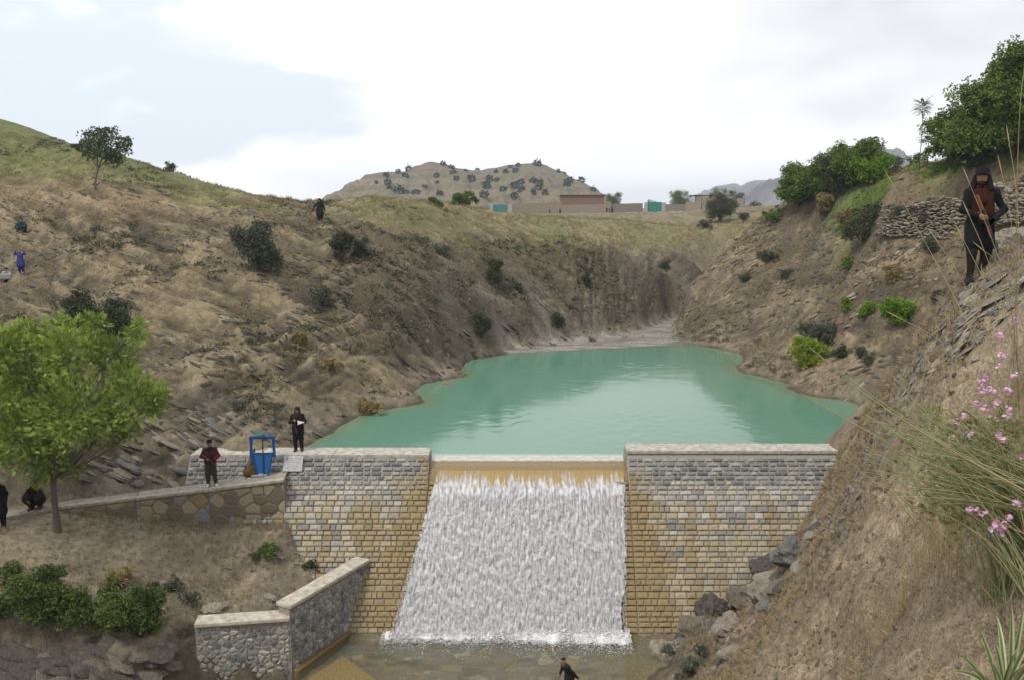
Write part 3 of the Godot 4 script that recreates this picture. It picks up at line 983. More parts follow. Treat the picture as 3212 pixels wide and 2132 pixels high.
func make_falls() -> void:
	# water sliding over the lip, then white down the face
	var falls := thing("waterfall", Vector3(0.5, -5.2, -27.4), "white streaked sheet of water falling over the spillway", "waterfall")
	var back := Transform3D(Basis(), Vector3(-0.5, 5.2, 27.4))
	var glaze := StandardMaterial3D.new()
	glaze.albedo_color = Color(0.6, 0.5, 0.25, 0.08)
	glaze.transparency = BaseMaterial3D.TRANSPARENCY_ALPHA
	glaze.roughness = 0.08
	var st := begin()
	var line := [Vector2(-32.3, 0.014), Vector2(-31.9, 0.016), Vector2(-31.42, 0.012), Vector2(-31.05, -0.1), Vector2(-30.78, -0.24), Vector2(-30.5, -0.46)]
	for i in line.size() - 1:
		for k in 40:
			var xa := lerpf(WING_L[1], WING_R[0], k / 40.0)
			var xb := lerpf(WING_L[1], WING_R[0], (k + 1) / 40.0)
			quad(st, Vector3(xa, line[i].y, line[i].x), Vector3(xb, line[i].y, line[i].x), Vector3(xb, line[i + 1].y, line[i + 1].x), Vector3(xa, line[i + 1].y, line[i + 1].x), Vector3(0, 1, 0.4))
	put("lip_film", st.commit(), glaze, falls, back)
	# the sheet
	var n := noise(51, 1.0, 3)
	var cols := 260
	var rows := 170
	var v := PackedVector3Array()
	var c := PackedColorArray()
	var keep := PackedByteArray()
	for j in rows + 1:
		var t := float(j) / rows
		var y := lerpf(-0.2, -5.22, t)
		for i in cols + 1:
			var u := float(i) / cols
			var x := lerpf(lerpf(-2.95, -4.3, t), lerpf(4.42, 4.0, t) - 0.12 * sin(t * 9.0) * t, u)
			var edge := minf(u, 1.0 - u)
			var streak := n.get_noise_2d(x * 8.5, y * lerpf(0.6, 2.0, t) + 3.0)
			var clot := n.get_noise_2d(x * 5.5 + 50.0, y * 4.0)
			var bulge := 0.05 + 0.025 * streak + 0.03 * clot * t
			var z := dam_front(y) - 0.02 + bulge + 0.12 * t - 0.26 * smooth(0.09, 0.0, t)
			v.append(Vector3(x, y, z))
			var white := clampf(0.50 + 0.34 * streak + 0.3 * clot, 0.26, 0.74)
			var clear := smooth(0.05, 0.0, t - 0.03 - 0.09 * streak - 0.04 * n.get_noise_2d(x * 2.4, 9.0))
			c.append(Color(white, white * 0.99, white * 1.03).lerp(Color(0.33, 0.235, 0.09), clear))
			var ragged := 0.03 + 0.05 * n.get_noise_2d(x * 2.6, 7.0) + 0.02 * n.get_noise_2d(x * 9.0, 3.0)
			var side := edge * 8.0 + 0.05 * n.get_noise_2d(y * 3.0, x)
			keep.append(1 if side > 0.06 + 0.1 * n.get_noise_2d(y * 5.0, 2.0) else 0)
	st = begin()
	for j in rows:
		for i in cols:
			var a := j * (cols + 1) + i
			if not (keep[a] and keep[a + 1] and keep[a + cols + 1] and keep[a + cols + 2]): continue
			for e in [a, a + 1, a + cols + 2, a, a + cols + 2, a + cols + 1]:
				st.set_color(c[e])
				st.add_vertex(v[e])
	st.generate_normals()
	var foam := tinted("white_water", 0.45)
	put("water_sheet", st.commit(), foam, falls, back)
	# drops and threads thrown clear of the sheet
	var drop := SphereMesh.new()
	drop.radius = 0.5
	drop.height = 1.0
	drop.radial_segments = 6
	drop.rings = 3
	var places := []
	var tints := []
	for k in 46000:
		var t := 0.075 + 0.925 * pow(rng.randf(), 0.85)
		var y := lerpf(-0.5, -5.2, t)
		var x := lerpf(lerpf(-2.9, -4.4, t), lerpf(4.4, 4.0, t), rng.randf())
		var streak := n.get_noise_2d(x * 8.5, y * lerpf(0.6, 2.0, t) + 3.0)
		if rng.randf() > 0.55 + streak: continue
		var z := dam_front(y) + 0.08 + 0.12 * t + rf(-0.02, 0.07)
		var b := Basis(Vector3.RIGHT, FACE_UP, FACE_OUT) * Basis(Vector3(0, 0, 1), rf(-0.12, 0.12)) * Basis.from_scale(Vector3(rf(0.007, 0.017), lerpf(rf(0.06, 0.2), rf(0.03, 0.1), smooth(0.0, 0.3, t)), 0.016))
		places.append(Transform3D(b, Vector3(x, y, z)))
		var w := rf(0.38, 0.78)
		tints.append(Color(w, w, w * 1.015))
	for p in places.size(): places[p] = back * places[p]
	tag(put_many("threads", drop, foam, places, tints, falls), "", "", "", "stuff")
	# boiling foam at the foot
	var ridge := begin()
	var steps := 150
	var band := []
	for i in steps + 1:
		var u := float(i) / steps
		var x := lerpf(-4.45, 4.1, u)
		var z0 := lerpf(-27.55, -27.1, u)
		var row := []
		for q in 7:
			var f := q / 6.0
			var lump := n.get_noise_2d(x * 3.0 + q * 7.0, 11.0 + q)
			row.append(Vector3(x, -5.07 + (0.16 + 0.1 * lump) * sin(PI * clampf(f * 0.9 + 0.1, 0.0, 1.0)) * (1.0 - 0.5 * f), z0 - 0.1 + f * (0.62 + 0.4 * n.get_noise_2d(x * 1.3, 5.0)) + 0.05 * lump))
		band.append(row)
	for i in steps:
		for q in 6:
			for e in [band[i][q], band[i + 1][q], band[i + 1][q + 1], band[i][q], band[i + 1][q + 1], band[i][q + 1]]:
				ridge.set_color(Color(0.70, 0.71, 0.73))
				ridge.add_vertex(e)
	ridge.index()
	ridge.generate_normals()
	put("foam_ridge", ridge.commit(), foam, falls, back)
	places = []
	tints = []
	for k in 12000:
		var u := rng.randf()
		var x := lerpf(-4.6, 4.15, u)
		var reach := absf(rng.randfn(0.0, 0.5)) + (0.3 * n.get_noise_2d(x * 1.3, 5.0))
		var z := lerpf(-27.5, -27.0, u) + reach - 0.12
		var d := rf(0.015, 0.055) * (1.0 - 0.5 * smooth(0.1, 0.9, reach))
		places.append(back * Transform3D(Basis.from_scale(Vector3(d * 1.4, d * 0.8, d)), Vector3(x, -5.04 + rf(0.0, 0.22) * smooth(0.7, 0.0, reach), z)))
		var w := rf(0.55, 0.85)
		tints.append(Color(w, w, w))
	tag(put_many("foam", drop, foam, places, tints, falls), "", "", "", "stuff")

# ---------------------------------------------------------------- rubble: irregular stones fitted together
func cells(bound: PackedVector2Array, seeds: Array, reach: float) -> Array:
	var out := []
	for i in seeds.size():
		var poly := bound
		var p: Vector2 = seeds[i]
		for j in seeds.size():
			if i == j: continue
			var q: Vector2 = seeds[j]
			if absf(q.x - p.x) > reach or absf(q.y - p.y) > reach: continue
			var m := (p + q) * 0.5
			var d := q - p
			var cut := PackedVector2Array()
			for k in poly.size():
				var a := poly[k]
				var b := poly[(k + 1) % poly.size()]
				var da := (a - m).dot(d)
				var db := (b - m).dot(d)
				if da <= 0.0: cut.append(a)
				if (da < 0.0 and db > 0.0) or (da > 0.0 and db < 0.0): cut.append(a.lerp(b, da / (da - db)))
			poly = cut
			if poly.size() < 3: break
		if poly.size() >= 3: out.append(poly)
	return out

func inset(poly: PackedVector2Array, by: float) -> PackedVector2Array:
	var r := Geometry2D.offset_polygon(poly, -by, Geometry2D.JOIN_MITER)
	return r[0] if r.size() else PackedVector2Array()

func slab_of(poly: PackedVector2Array, proud: float, bevel: float, deep := 0.05) -> ArrayMesh:
	# a stone with its outline in xy, its worn face towards +z
	var inner := inset(poly, bevel)
	if inner.size() < 3: return null
	var st := begin()
	var mid := Vector2.ZERO
	for p in inner: mid += p / inner.size()
	var top := Vector3(mid.x, mid.y, proud * rf(1.0, 1.25))
	for k in inner.size():
		var a := inner[k]
		var b := inner[(k + 1) % inner.size()]
		tri(st, Vector3(a.x, a.y, proud), Vector3(b.x, b.y, proud), top, Vector3(0, 0, 1))
	for k in poly.size():
		var a := poly[k]
		var b := poly[(k + 1) % poly.size()]
		var out := Vector3((a + b).x * 0.5 - mid.x, (a + b).y * 0.5 - mid.y, 0)
		quad(st, Vector3(a.x, a.y, -deep), Vector3(b.x, b.y, -deep), Vector3(b.x, b.y, proud * 0.45), Vector3(a.x, a.y, proud * 0.45), out)
		# bevel up to the nearest inner corners
		var ia := _nearest(inner, a)
		var ib := _nearest(inner, b)
		tri(st, Vector3(a.x, a.y, proud * 0.45), Vector3(b.x, b.y, proud * 0.45), Vector3(ib.x, ib.y, proud), out + Vector3(0, 0, 0.3))
		if ia != ib: tri(st, Vector3(a.x, a.y, proud * 0.45), Vector3(ib.x, ib.y, proud), Vector3(ia.x, ia.y, proud), out + Vector3(0, 0, 0.3))
	return st.commit()

func _nearest(ps: PackedVector2Array, p: Vector2) -> Vector2:
	var best := ps[0]
	for q in ps:
		if q.distance_squared_to(p) < best.distance_squared_to(p): best = q
	return best

func scatter_seeds(box: Rect2, sx: float, sy: float, jitter: float) -> Array:
	var out := []
	var row := 0
	var y := box.position.y
	while y < box.end.y:
		var x := box.position.x + (sx * 0.5 if row % 2 else 0.0)
		while x < box.end.x + sx * 0.5:
			out.append(Vector2(x + rf(-jitter, jitter) * sx, y + rf(-jitter, jitter) * sy + sy * 0.5))
			x += sx
		y += sy
		row += 1
	return out

func rubble(parent: Node3D, xf: Transform3D, bound: PackedVector2Array, sx: float, sy: float, gap: float, proud: float, tones: Array, seen: Callable) -> void:
	var box := Rect2(bound[0], Vector2.ZERO)
	for p in bound: box = box.expand(p)
	for poly in cells(bound, scatter_seeds(box, sx, sy, 0.36), maxf(sx, sy) * 2.6):
		var p := inset(poly, gap * rf(0.35, 0.75))
		if p.size() < 3: continue
		var mid := Vector2.ZERO
		for q in p: mid += q / p.size()
		if not seen.call(xf * Vector3(mid.x, mid.y, 0)): continue
		var m := slab_of(p, proud * rf(0.6, 1.2), minf(sx, sy) * 0.09)
		if m: put("stone", m, stone_mat(tones[rng.randi() % tones.size()]), parent, xf)

func wall_frame(a: Vector3, b: Vector3) -> Transform3D:
	# x from a to b along the wall, y up, z out of the face (to the right of the walk from b to a)
	var ux := Vector3(b.x - a.x, 0, b.z - a.z).normalized()
	return Transform3D(Basis(ux, Vector3.UP, ux.cross(Vector3.UP)), a)

func make_training_walls() -> void:
	var cap := mat("coping_concrete", lin(0.62, 0.56, 0.455), 0.9, 0.5, 0.6, 0.3)
	var mortar := mat("mortar", Color.WHITE)
	var tones := ["slate", "grey", "pale", "blue", "grey", "slate", "pale", "lime", "grey", "pale"]
	var low := mat("stained_foot", lin(0.30, 0.20, 0.07), 0.6, 1.0, 1.5, 1.2)
	# [foot at the far end, foot at the near end, top far, top near]
	var upper := [Vector3(-7.12, -5.5, -24.75), Vector3(-5.3, -5.5, -28.5), -2.86, -2.96]
	var lower := [Vector3(-9.95, -5.5, -24.2), Vector3(-7.1, -5.5, -24.7), -3.2, -3.24]
	for w in [[upper, "grey rubble training wall with a sloping pale coping beside the waterfall"], [lower, "lower grey rubble wall with a level pale coping at the bottom edge"]]:
		var g: Array = w[0]
		var t := thing("training_wall", Vector3(g[0].x, -5.5, g[0].z), w[1], "wall", "rubble walls beside the stilling basin")
		var xf := wall_frame(g[0], g[1])
		var local := Transform3D(xf.basis, Vector3.ZERO)
		if local.basis.z.z < 0.0 and w[0] == lower: pass
		var len := Vector2(g[1].x - g[0].x, g[1].z - g[0].z).length()
		var ha: float = g[2] + 5.5
		var hb: float = g[3] + 5.5
		var st := begin()
		var f := [Vector3(0, 0, 0), Vector3(len, 0, 0), Vector3(len, hb, 0), Vector3(0, ha, 0)]
		var k := []
		for p in f: k.append(p + Vector3(0, 0, -0.45))
		quad(st, f[0], f[1], f[2], f[3], Vector3(0, 0, 1))
		quad(st, k[0], k[1], k[2], k[3], Vector3(0, 0, -1))
		quad(st, f[0], k[0], k[3], f[3], Vector3(-1, 0, 0))
		quad(st, f[1], k[1], k[2], f[2], Vector3(1, 0, 0))
		quad(st, f[3], f[2], k[2], k[3], Vector3(0, 1, 0))
		put("wall_core", st.commit(), mortar, t, local)
		st = begin()
		var tilt := atan2(hb - ha, len)
		add_box(st, Transform3D(Basis(Vector3(0, 0, 1), tilt), Vector3(len * 0.5, (ha + hb) * 0.5 + 0.07, -0.2)), Vector3(len + (0.1 if w[0] == upper else 0.0), 0.13, 0.62), 0.02)
		put("coping", st.commit(), cap, t, local)
		rubble(t, local, PackedVector2Array([Vector2(0.02, 0.1), Vector2(len - 0.02, 0.1), Vector2(len - 0.02, hb - 0.06), Vector2(0.02, ha - 0.06)]), 0.27, 0.155, 0.06, 0.04, tones, func(p): return (t.transform * p).y > -5.3)
		if w[0] == lower: continue
		st = begin()
		add_box(st, Transform3D(Basis(), Vector3(len * 0.5, 0.36, 0.14)), Vector3(len, 0.4, 0.22), 0.04)
		put("stained_footing", st.commit(), low, t, local)
	# the stained sill at the bottom edge
	var st2 := begin()
	var sill := [Vector3(-6.51, -4.95, -24.12), Vector3(-5.64, -4.95, -25.58), Vector3(-4.28, -4.95, -24.12), Vector3(-3.86, -4.95, -22.46), Vector3(-6.93, -4.95, -22.46)]
	var c0 := Vector3.ZERO
	for p in sill: c0 += p / sill.size()
	for i in sill.size():
		var a: Vector3 = sill[i]
		var b: Vector3 = sill[(i + 1) % sill.size()]
		tri(st2, a - c0, b - c0, Vector3(0, 0.06, 0), Vector3.UP)
		quad(st2, a - c0, b - c0, b - c0 + Vector3(0, -0.5, 0), a - c0 + Vector3(0, -0.5, 0), (a + b) * 0.5 - c0)
	var sill_o := put("basin_sill", st2.commit(), mat("sill_concrete", lin(0.33, 0.235, 0.10), 0.5, 1.0, 1.0, 1.0), self, Transform3D(Basis(), c0))
	tag(sill_o, "golden stained concrete sill at the foot of the training wall", "sill")

func make_basin() -> void:
	# flagstone floor under a thin run of water
	var bx := lines([-12.5, [6.6, 0.13]])
	var bz := lines([-28.6, [-17.0, 0.13]])
	var bh := PackedFloat32Array()
	var bn := noise(47, 1.0, 3)
	for z in bz:
		for x in bx: bh.append(-5.295 + 0.05 * bn.get_noise_2d(x * 0.9, z * 1.6) + 0.03 * bn.get_noise_2d(x * 3.0, z * 3.0))
	var bc := PackedColorArray()
	bc.resize(bh.size())
	var floor_o := put("basin_floor", sheet_mesh(bx, bz, bh, bc, bh, func(p, _n, _c, _b):
		var k := bn.get_noise_2d(p.x * 0.7 + 9.0, p.z * 1.9)
		var col := Color(0.30, 0.245, 0.155).lerp(Color(0.17, 0.15, 0.095), smooth(0.0, 0.4, k)).lerp(Color(0.37, 0.32, 0.225), smooth(0.05, 0.4, -k))
		col = col.lerp(Color(0.42, 0.31, 0.145), smooth(2.4, 4.4, p.x + 0.5 * k) * 0.7)
		return col.lerp(Color(0.30, 0.33, 0.27), smooth(1.6, 0.2, p.z + 26.9 + 0.8 * k) * 0.7)), tinted("basin_mud", 0.7, 1.0, 2.0, 0.8))
	tag(floor_o, "flagstone floor of the basin below the waterfall", "", "", "structure")
	var bound := PackedVector2Array([Vector2(-7.0, 21.2), Vector2(3.9, 21.2), Vector2(4.4, 27.3), Vector2(-5.4, 27.9), Vector2(-6.9, 24.4)])
	var flat := Transform3D(Basis(Vector3.RIGHT, Vector3(0, 0, -1), Vector3.UP), Vector3(0, -5.29, 0))
	var tones := ["brown", "gold", "olive", "brown", "tan", "gold", "brown", "olive", "brown"]
	for poly in cells(bound, scatter_seeds(Rect2(-7.2, 21.0, 12.0, 7.2), 0.7, 0.46, 0.45), 1.7):
		var p := inset(poly, rf(0.004, 0.016))
		if p.size() < 3: continue
		var m := slab_of(p, rf(0.02, 0.06), 0.04)
		if m: put("flagstone", m, stone_mat(tones[rng.randi() % tones.size()]), floor_o, flat * Transform3D(Basis(), Vector3(0, 0, rf(-0.09, -0.02))))
	var xs := lines([-8.0, [5.6, 0.12]])
	var zs := lines([-28.4, [-17.5, 0.12]])
	var h := PackedFloat32Array()
	var r := noise(45, 1.0, 3)
	for z in zs:
		for x in xs:
			var near := smooth(2.6, 0.2, z + 27.5)
			h.append(-5.06 + (0.028 + 0.05 * near) * r.get_noise_2d(x * 0.9, z * 2.0))
	var water := StandardMaterial3D.new()
	water.albedo_color = Color(0.40, 0.41, 0.33, 0.22)
	water.transparency = BaseMaterial3D.TRANSPARENCY_ALPHA
	water.roughness = 0.06
	var c := PackedColorArray()
	c.resize(h.size())
	tag(put("basin_water", sheet_mesh(xs, zs, h, c, h, func(_p, _n, _c, _b): return Color.WHITE), water), "thin clear water running over the basin flagstones", "", "", "structure")

func make_path_wall() -> void:
	# the concrete path to the dam and the rubble wall that holds it up
	var edge := PATH_EDGE
	var slab := begin()
	for i in edge.size() - 1:
		var a: Vector3 = edge[i]
		var b: Vector3 = edge[i + 1]
		var back := Vector3(-0.15, 0, [-1.0, -0.75, -0.62, -0.62, -0.8][i])
		for q in [[0.0, Vector3.UP], [-0.12, Vector3.DOWN]]:
			quad(slab, a + Vector3(0, q[0], 0), b + Vector3(0, q[0], 0), b + back + Vector3(0, q[0], 0), a + back + Vector3(0, q[0], 0), q[1])
		quad(slab, a, b, b + Vector3(0, -0.12, 0), a + Vector3(0, -0.12, 0), Vector3(0, 0, 1))
		quad(slab, a + back, b + back, b + back + Vector3(0, -0.12, 0), a + back + Vector3(0, -0.12, 0), Vector3(0, 0, -1))
	var path := put("path", slab.commit(), mat("path_concrete", lin(0.42, 0.375, 0.30), 0.95, 0.5, 1.0, 0.4))
	tag(path, "pale concrete path leading left from the dam", "", "", "structure")
	var wall := thing("retaining_wall", edge[2] + Vector3(0, -2.2, 0), "low retaining wall of large brown and grey stones under the path", "wall")
	var shift := Transform3D(Basis(), -wall.position)
	for i in 3:
		var b: Vector3 = edge[i]
		var a: Vector3 = edge[i + 1]
		var xf := shift * wall_frame(a, b)
		var len := Vector2(b.x - a.x, b.z - a.z).length()
		var core := begin()
		var hb := b.y - a.y
		var f := [Vector3(0, -2.4, -0.05), Vector3(len, -2.4, -0.05), Vector3(len, hb - 0.12, -0.05), Vector3(0, -0.12, -0.05)]
		var k := []
		for p in f: k.append(p + Vector3(0, 0, -0.35))
		quad(core, f[0], f[1], f[2], f[3], Vector3(0, 0, 1))
		quad(core, k[0], k[1], k[2], k[3], Vector3(0, 0, -1))
		quad(core, f[0], k[0], k[3], f[3], Vector3(-1, 0, 0))
		quad(core, f[1], k[1], k[2], f[2], Vector3(1, 0, 0))
		put("wall_core", core.commit(), mat("wall_mortar", lin(0.36, 0.31, 0.235), 0.95, 1.0, 2.0, 1.0), wall, xf)
		var place := Transform3D(xf.basis, xf * Vector3(0, 0, -0.05))
		rubble(wall, place, PackedVector2Array([Vector2(0.0, -1.9), Vector2(len, -1.9), Vector2(len, hb - 0.13), Vector2(0, -0.13)]), 0.56, 0.40, 0.05, 0.035, ["tan", "brown", "grey", "tan", "buff", "brown", "rust", "blue", "tan"], func(p):
			var w: Vector3 = p + wall.position
			return ground(w.x, w.z + 0.4) < w.y + 0.25)
		var rim := begin()
		add_box(rim, Transform3D(Basis(Vector3(0, 0, 1), atan2(hb, len)), Vector3(len * 0.5, hb * 0.5 - 0.035, -0.06)), Vector3(len, 0.11, 0.22), 0.015)
		put("rim", rim.commit(), mat("rim_concrete", lin(0.52, 0.47, 0.385), 0.95, 0.5, 1.0, 0.4), wall, xf)

# ---------------------------------------------------------------- beyond the valley
func ridge_hill(called: String, label: String, crest: Array, back: float, front: float, foot: float, material: Material, rough: float, paint: Callable) -> MeshInstance3D:
	# a hill under a crest line; the front falls to foot over "front" metres, the back over "back"
	var left: Vector3 = crest[0]
	var right: Vector3 = crest[crest.size() - 1]
	var xs := lines([left.x, [right.x, (right.x - left.x) / 220.0]])
	var zs := lines([left.z - back, [left.z + front, (front + back) / 130.0]])
	var h := PackedFloat32Array()
	var c := PackedColorArray()
	var n := noise(61, 1.0, 4)
	var size := (right.x - left.x) / 170.0
	for z in zs:
		for x in xs:
			var top := crest[0].y as float
			for k in crest.size() - 1:
				if x >= crest[k].x and x <= crest[k + 1].x:
					var t: float = (x - crest[k].x) / (crest[k + 1].x - crest[k].x)
					top = lerpf(crest[k].y, crest[k + 1].y, t * t * (3.0 - 2.0 * t))
			var d := (z - left.z) / front if z > left.z else (left.z - z) / back
			var gully := n.get_noise_2d(x * 0.05 / size, z * 0.016 / size)
			var fall := clampf(1.0 - pow(clampf(d, 0.0, 1.0), 0.85 if z > left.z else 1.3), 0.0, 1.0)
			var v := foot + (top - foot) * fall + (gully * 0.24 * (top - foot) + n.get_noise_2d(x * 0.2 / size, z * 0.2 / size) * rough) * smooth(0.0, 0.25, d) * smooth(1.0, 0.8, d)
			h.append(v)
			c.append(Color(gully, fall, 0, 0))
	var b := PackedFloat32Array()
	b.resize(h.size())
	var o := put(called, sheet_mesh(xs, zs, h, c, b, paint), material)
	tag(o, label, "", "", "structure")
	o.set_meta("sheet", [xs, zs, h])
	return o

func make_far_land() -> void:
	var m := tinted("far_earth", 0.97, 1.0, 8.0, 0.05)
	var crest := [Vector3(-140.59, 14.64, -500.00), Vector3(-113.25, 16.18, -500.00), Vector3(-98.71, 24.87, -500.00), Vector3(-86.02, 34.54, -500.00), Vector3(-76.43, 35.80, -500.00), Vector3(-64.81, 36.06, -500.00), Vector3(-56.49, 39.60, -500.00), Vector3(-48.71, 41.87, -500.00), Vector3(-41.51, 40.86, -500.00), Vector3(-31.23, 37.83, -500.00), Vector3(-20.91, 36.56, -500.00), Vector3(-11.87, 38.08, -500.00), Vector3(-0.26, 40.11, -500.00), Vector3(10.57, 40.86, -500.00), Vector3(17.79, 40.36, -500.00), Vector3(28.14, 36.56, -500.00), Vector3(38.52, 31.49, -500.00), Vector3(48.93, 26.91, -500.00), Vector3(56.80, 21.04, -500.00), Vector3(67.31, 14.64, -500.00), Vector3(98.58, 11.56, -500.00)]
	var hill := ridge_hill("hill", "bare brown hill dotted with dark shrubs behind the village", crest, 160.0, 150.0, 8.0, m, 2.2, func(p, n, c, _b):
		var layer: float = n_mid.get_noise_2d(p.y * 1.4 + n_big.get_noise_2d(p.x * 0.3, p.z * 0.3) * 3.0, p.x * 0.02)
		var col: Color = Color(0.225, 0.19, 0.125) * (1.0 + 0.7 * layer * c.g)
		col = col.lerp(Color(0.17, 0.165, 0.09), smooth(-0.1, 0.35, n_big.get_noise_2d(p.x * 0.5, p.z * 0.5)) * 0.5)
		col = col.lerp(Color(0.14, 0.12, 0.10), smooth(0.75, 1.0, c.g) * smooth(-0.1, 0.3, layer) * 0.7)
		return Color(col.r, col.g, col.b) / SHADE_OF_TEXTURE)
	var sheet: Array = hill.get_meta("sheet")
	hill.remove_meta("sheet")
	make_hill_shrubs(sheet)
	var grey := tinted("mountain_rock", 0.97, 1.0, 40.0, 0.004)
	var rock := func(p, n, c, _b):
		var k: float = 1.0 + 0.6 * n_mid.get_noise_2d(p.x * 0.05, p.z * 0.05) + 0.5 * c.r
		return Color(0.17 * k, 0.16 * k, 0.14 * k)
	var near_range := [Vector3(262.92, 6.67, -1100.00), Vector3(307.96, 25.32, -1100.00), Vector3(331.09, 44.44, -1100.00), Vector3(358.71, 62.35, -1100.00), Vector3(396.58, 76.83, -1100.00), Vector3(440.95, 93.47, -1100.00), Vector3(479.96, 102.87, -1100.00), Vector3(498.77, 92.37, -1100.00), Vector3(515.56, 79.06, -1100.00), Vector3(551.02, 60.12, -1100.00), Vector3(637.78, 43.32, -1100.00), Vector3(811.25, 20.81, -1100.00)]
	var o := ridge_hill("mountain", "grey rocky mountain rising behind the bushes on the right", near_range, 350.0, 300.0, 5.0, grey, 6.0, rock)
	o.remove_meta("sheet")
	var far_a := [Vector3(358.11, 3.58, -2300.00), Vector3(523.45, 72.00, -2300.00), Vector3(570.31, 94.28, -2300.00), Vector3(611.75, 100.14, -2300.00), Vector3(654.26, 80.22, -2300.00), Vector3(799.10, 44.94, -2300.00), Vector3(921.02, 3.58, -2300.00)]
	o = ridge_hill("mountain_001", "faint pale mountain farthest away at the head of the valley", far_a, 600.0, 500.0, 5.0, grey, 8.0, rock)
	o.remove_meta("sheet")
	var far_b := [Vector3(392.74, 4.86, -1800.00), Vector3(484.27, 59.33, -1800.00), Vector3(522.26, 86.84, -1800.00), Vector3(562.25, 87.75, -1800.00), Vector3(623.47, 74.02, -1800.00), Vector3(767.67, 4.86, -1800.00)]
	o = ridge_hill("mountain_002", "blue hazy mountain between the pale peak and the grey one", far_b, 500.0, 400.0, 5.0, grey, 8.0, rock)
	o.remove_meta("sheet")
	make_village()

func wall_run(called: String, label: String, a: Vector3, b: Vector3, base: float, thick: float, material: Material, group := "", parent: Node = null) -> Node3D:
	# a mud wall from a to b (tops given), down to base
	var xf := wall_frame(a, b)
	var len := Vector2(b.x - a.x, b.z - a.z).length()
	var st := begin()
	var steps := maxi(2, int(len / 3.0))
	for i in steps:
		var t0 := float(i) / steps
		var t1 := float(i + 1) / steps
		var y0 := (b.y - a.y) * t0 + rf(-0.05, 0.05)
		var y1 := (b.y - a.y) * t1
		var q := [Vector3(len * t0, base - a.y, 0), Vector3(len * t1, base - a.y, 0), Vector3(len * t1, y1, 0), Vector3(len * t0, y0, 0)]
		var k := []
		for p in q: k.append(p + Vector3(0, 0, -thick))
		quad(st, q[0], q[1], q[2], q[3], Vector3(0, 0, 1))
		quad(st, k[0], k[1], k[2], k[3], Vector3(0, 0, -1))
		quad(st, q[3], q[2], k[2], k[3], Vector3(0, 1, 0))
		if i == 0: quad(st, q[0], k[0], k[3], q[3], Vector3(-1, 0, 0))
		if i == steps - 1: quad(st, q[1], k[1], k[2], q[2], Vector3(1, 0, 0))
	if parent: return put(called, st.commit(), material, parent, parent.transform.affine_inverse() * xf)
	var o := put(called, st.commit(), material, self, xf)
	tag(o, label, "wall", group)
	return o

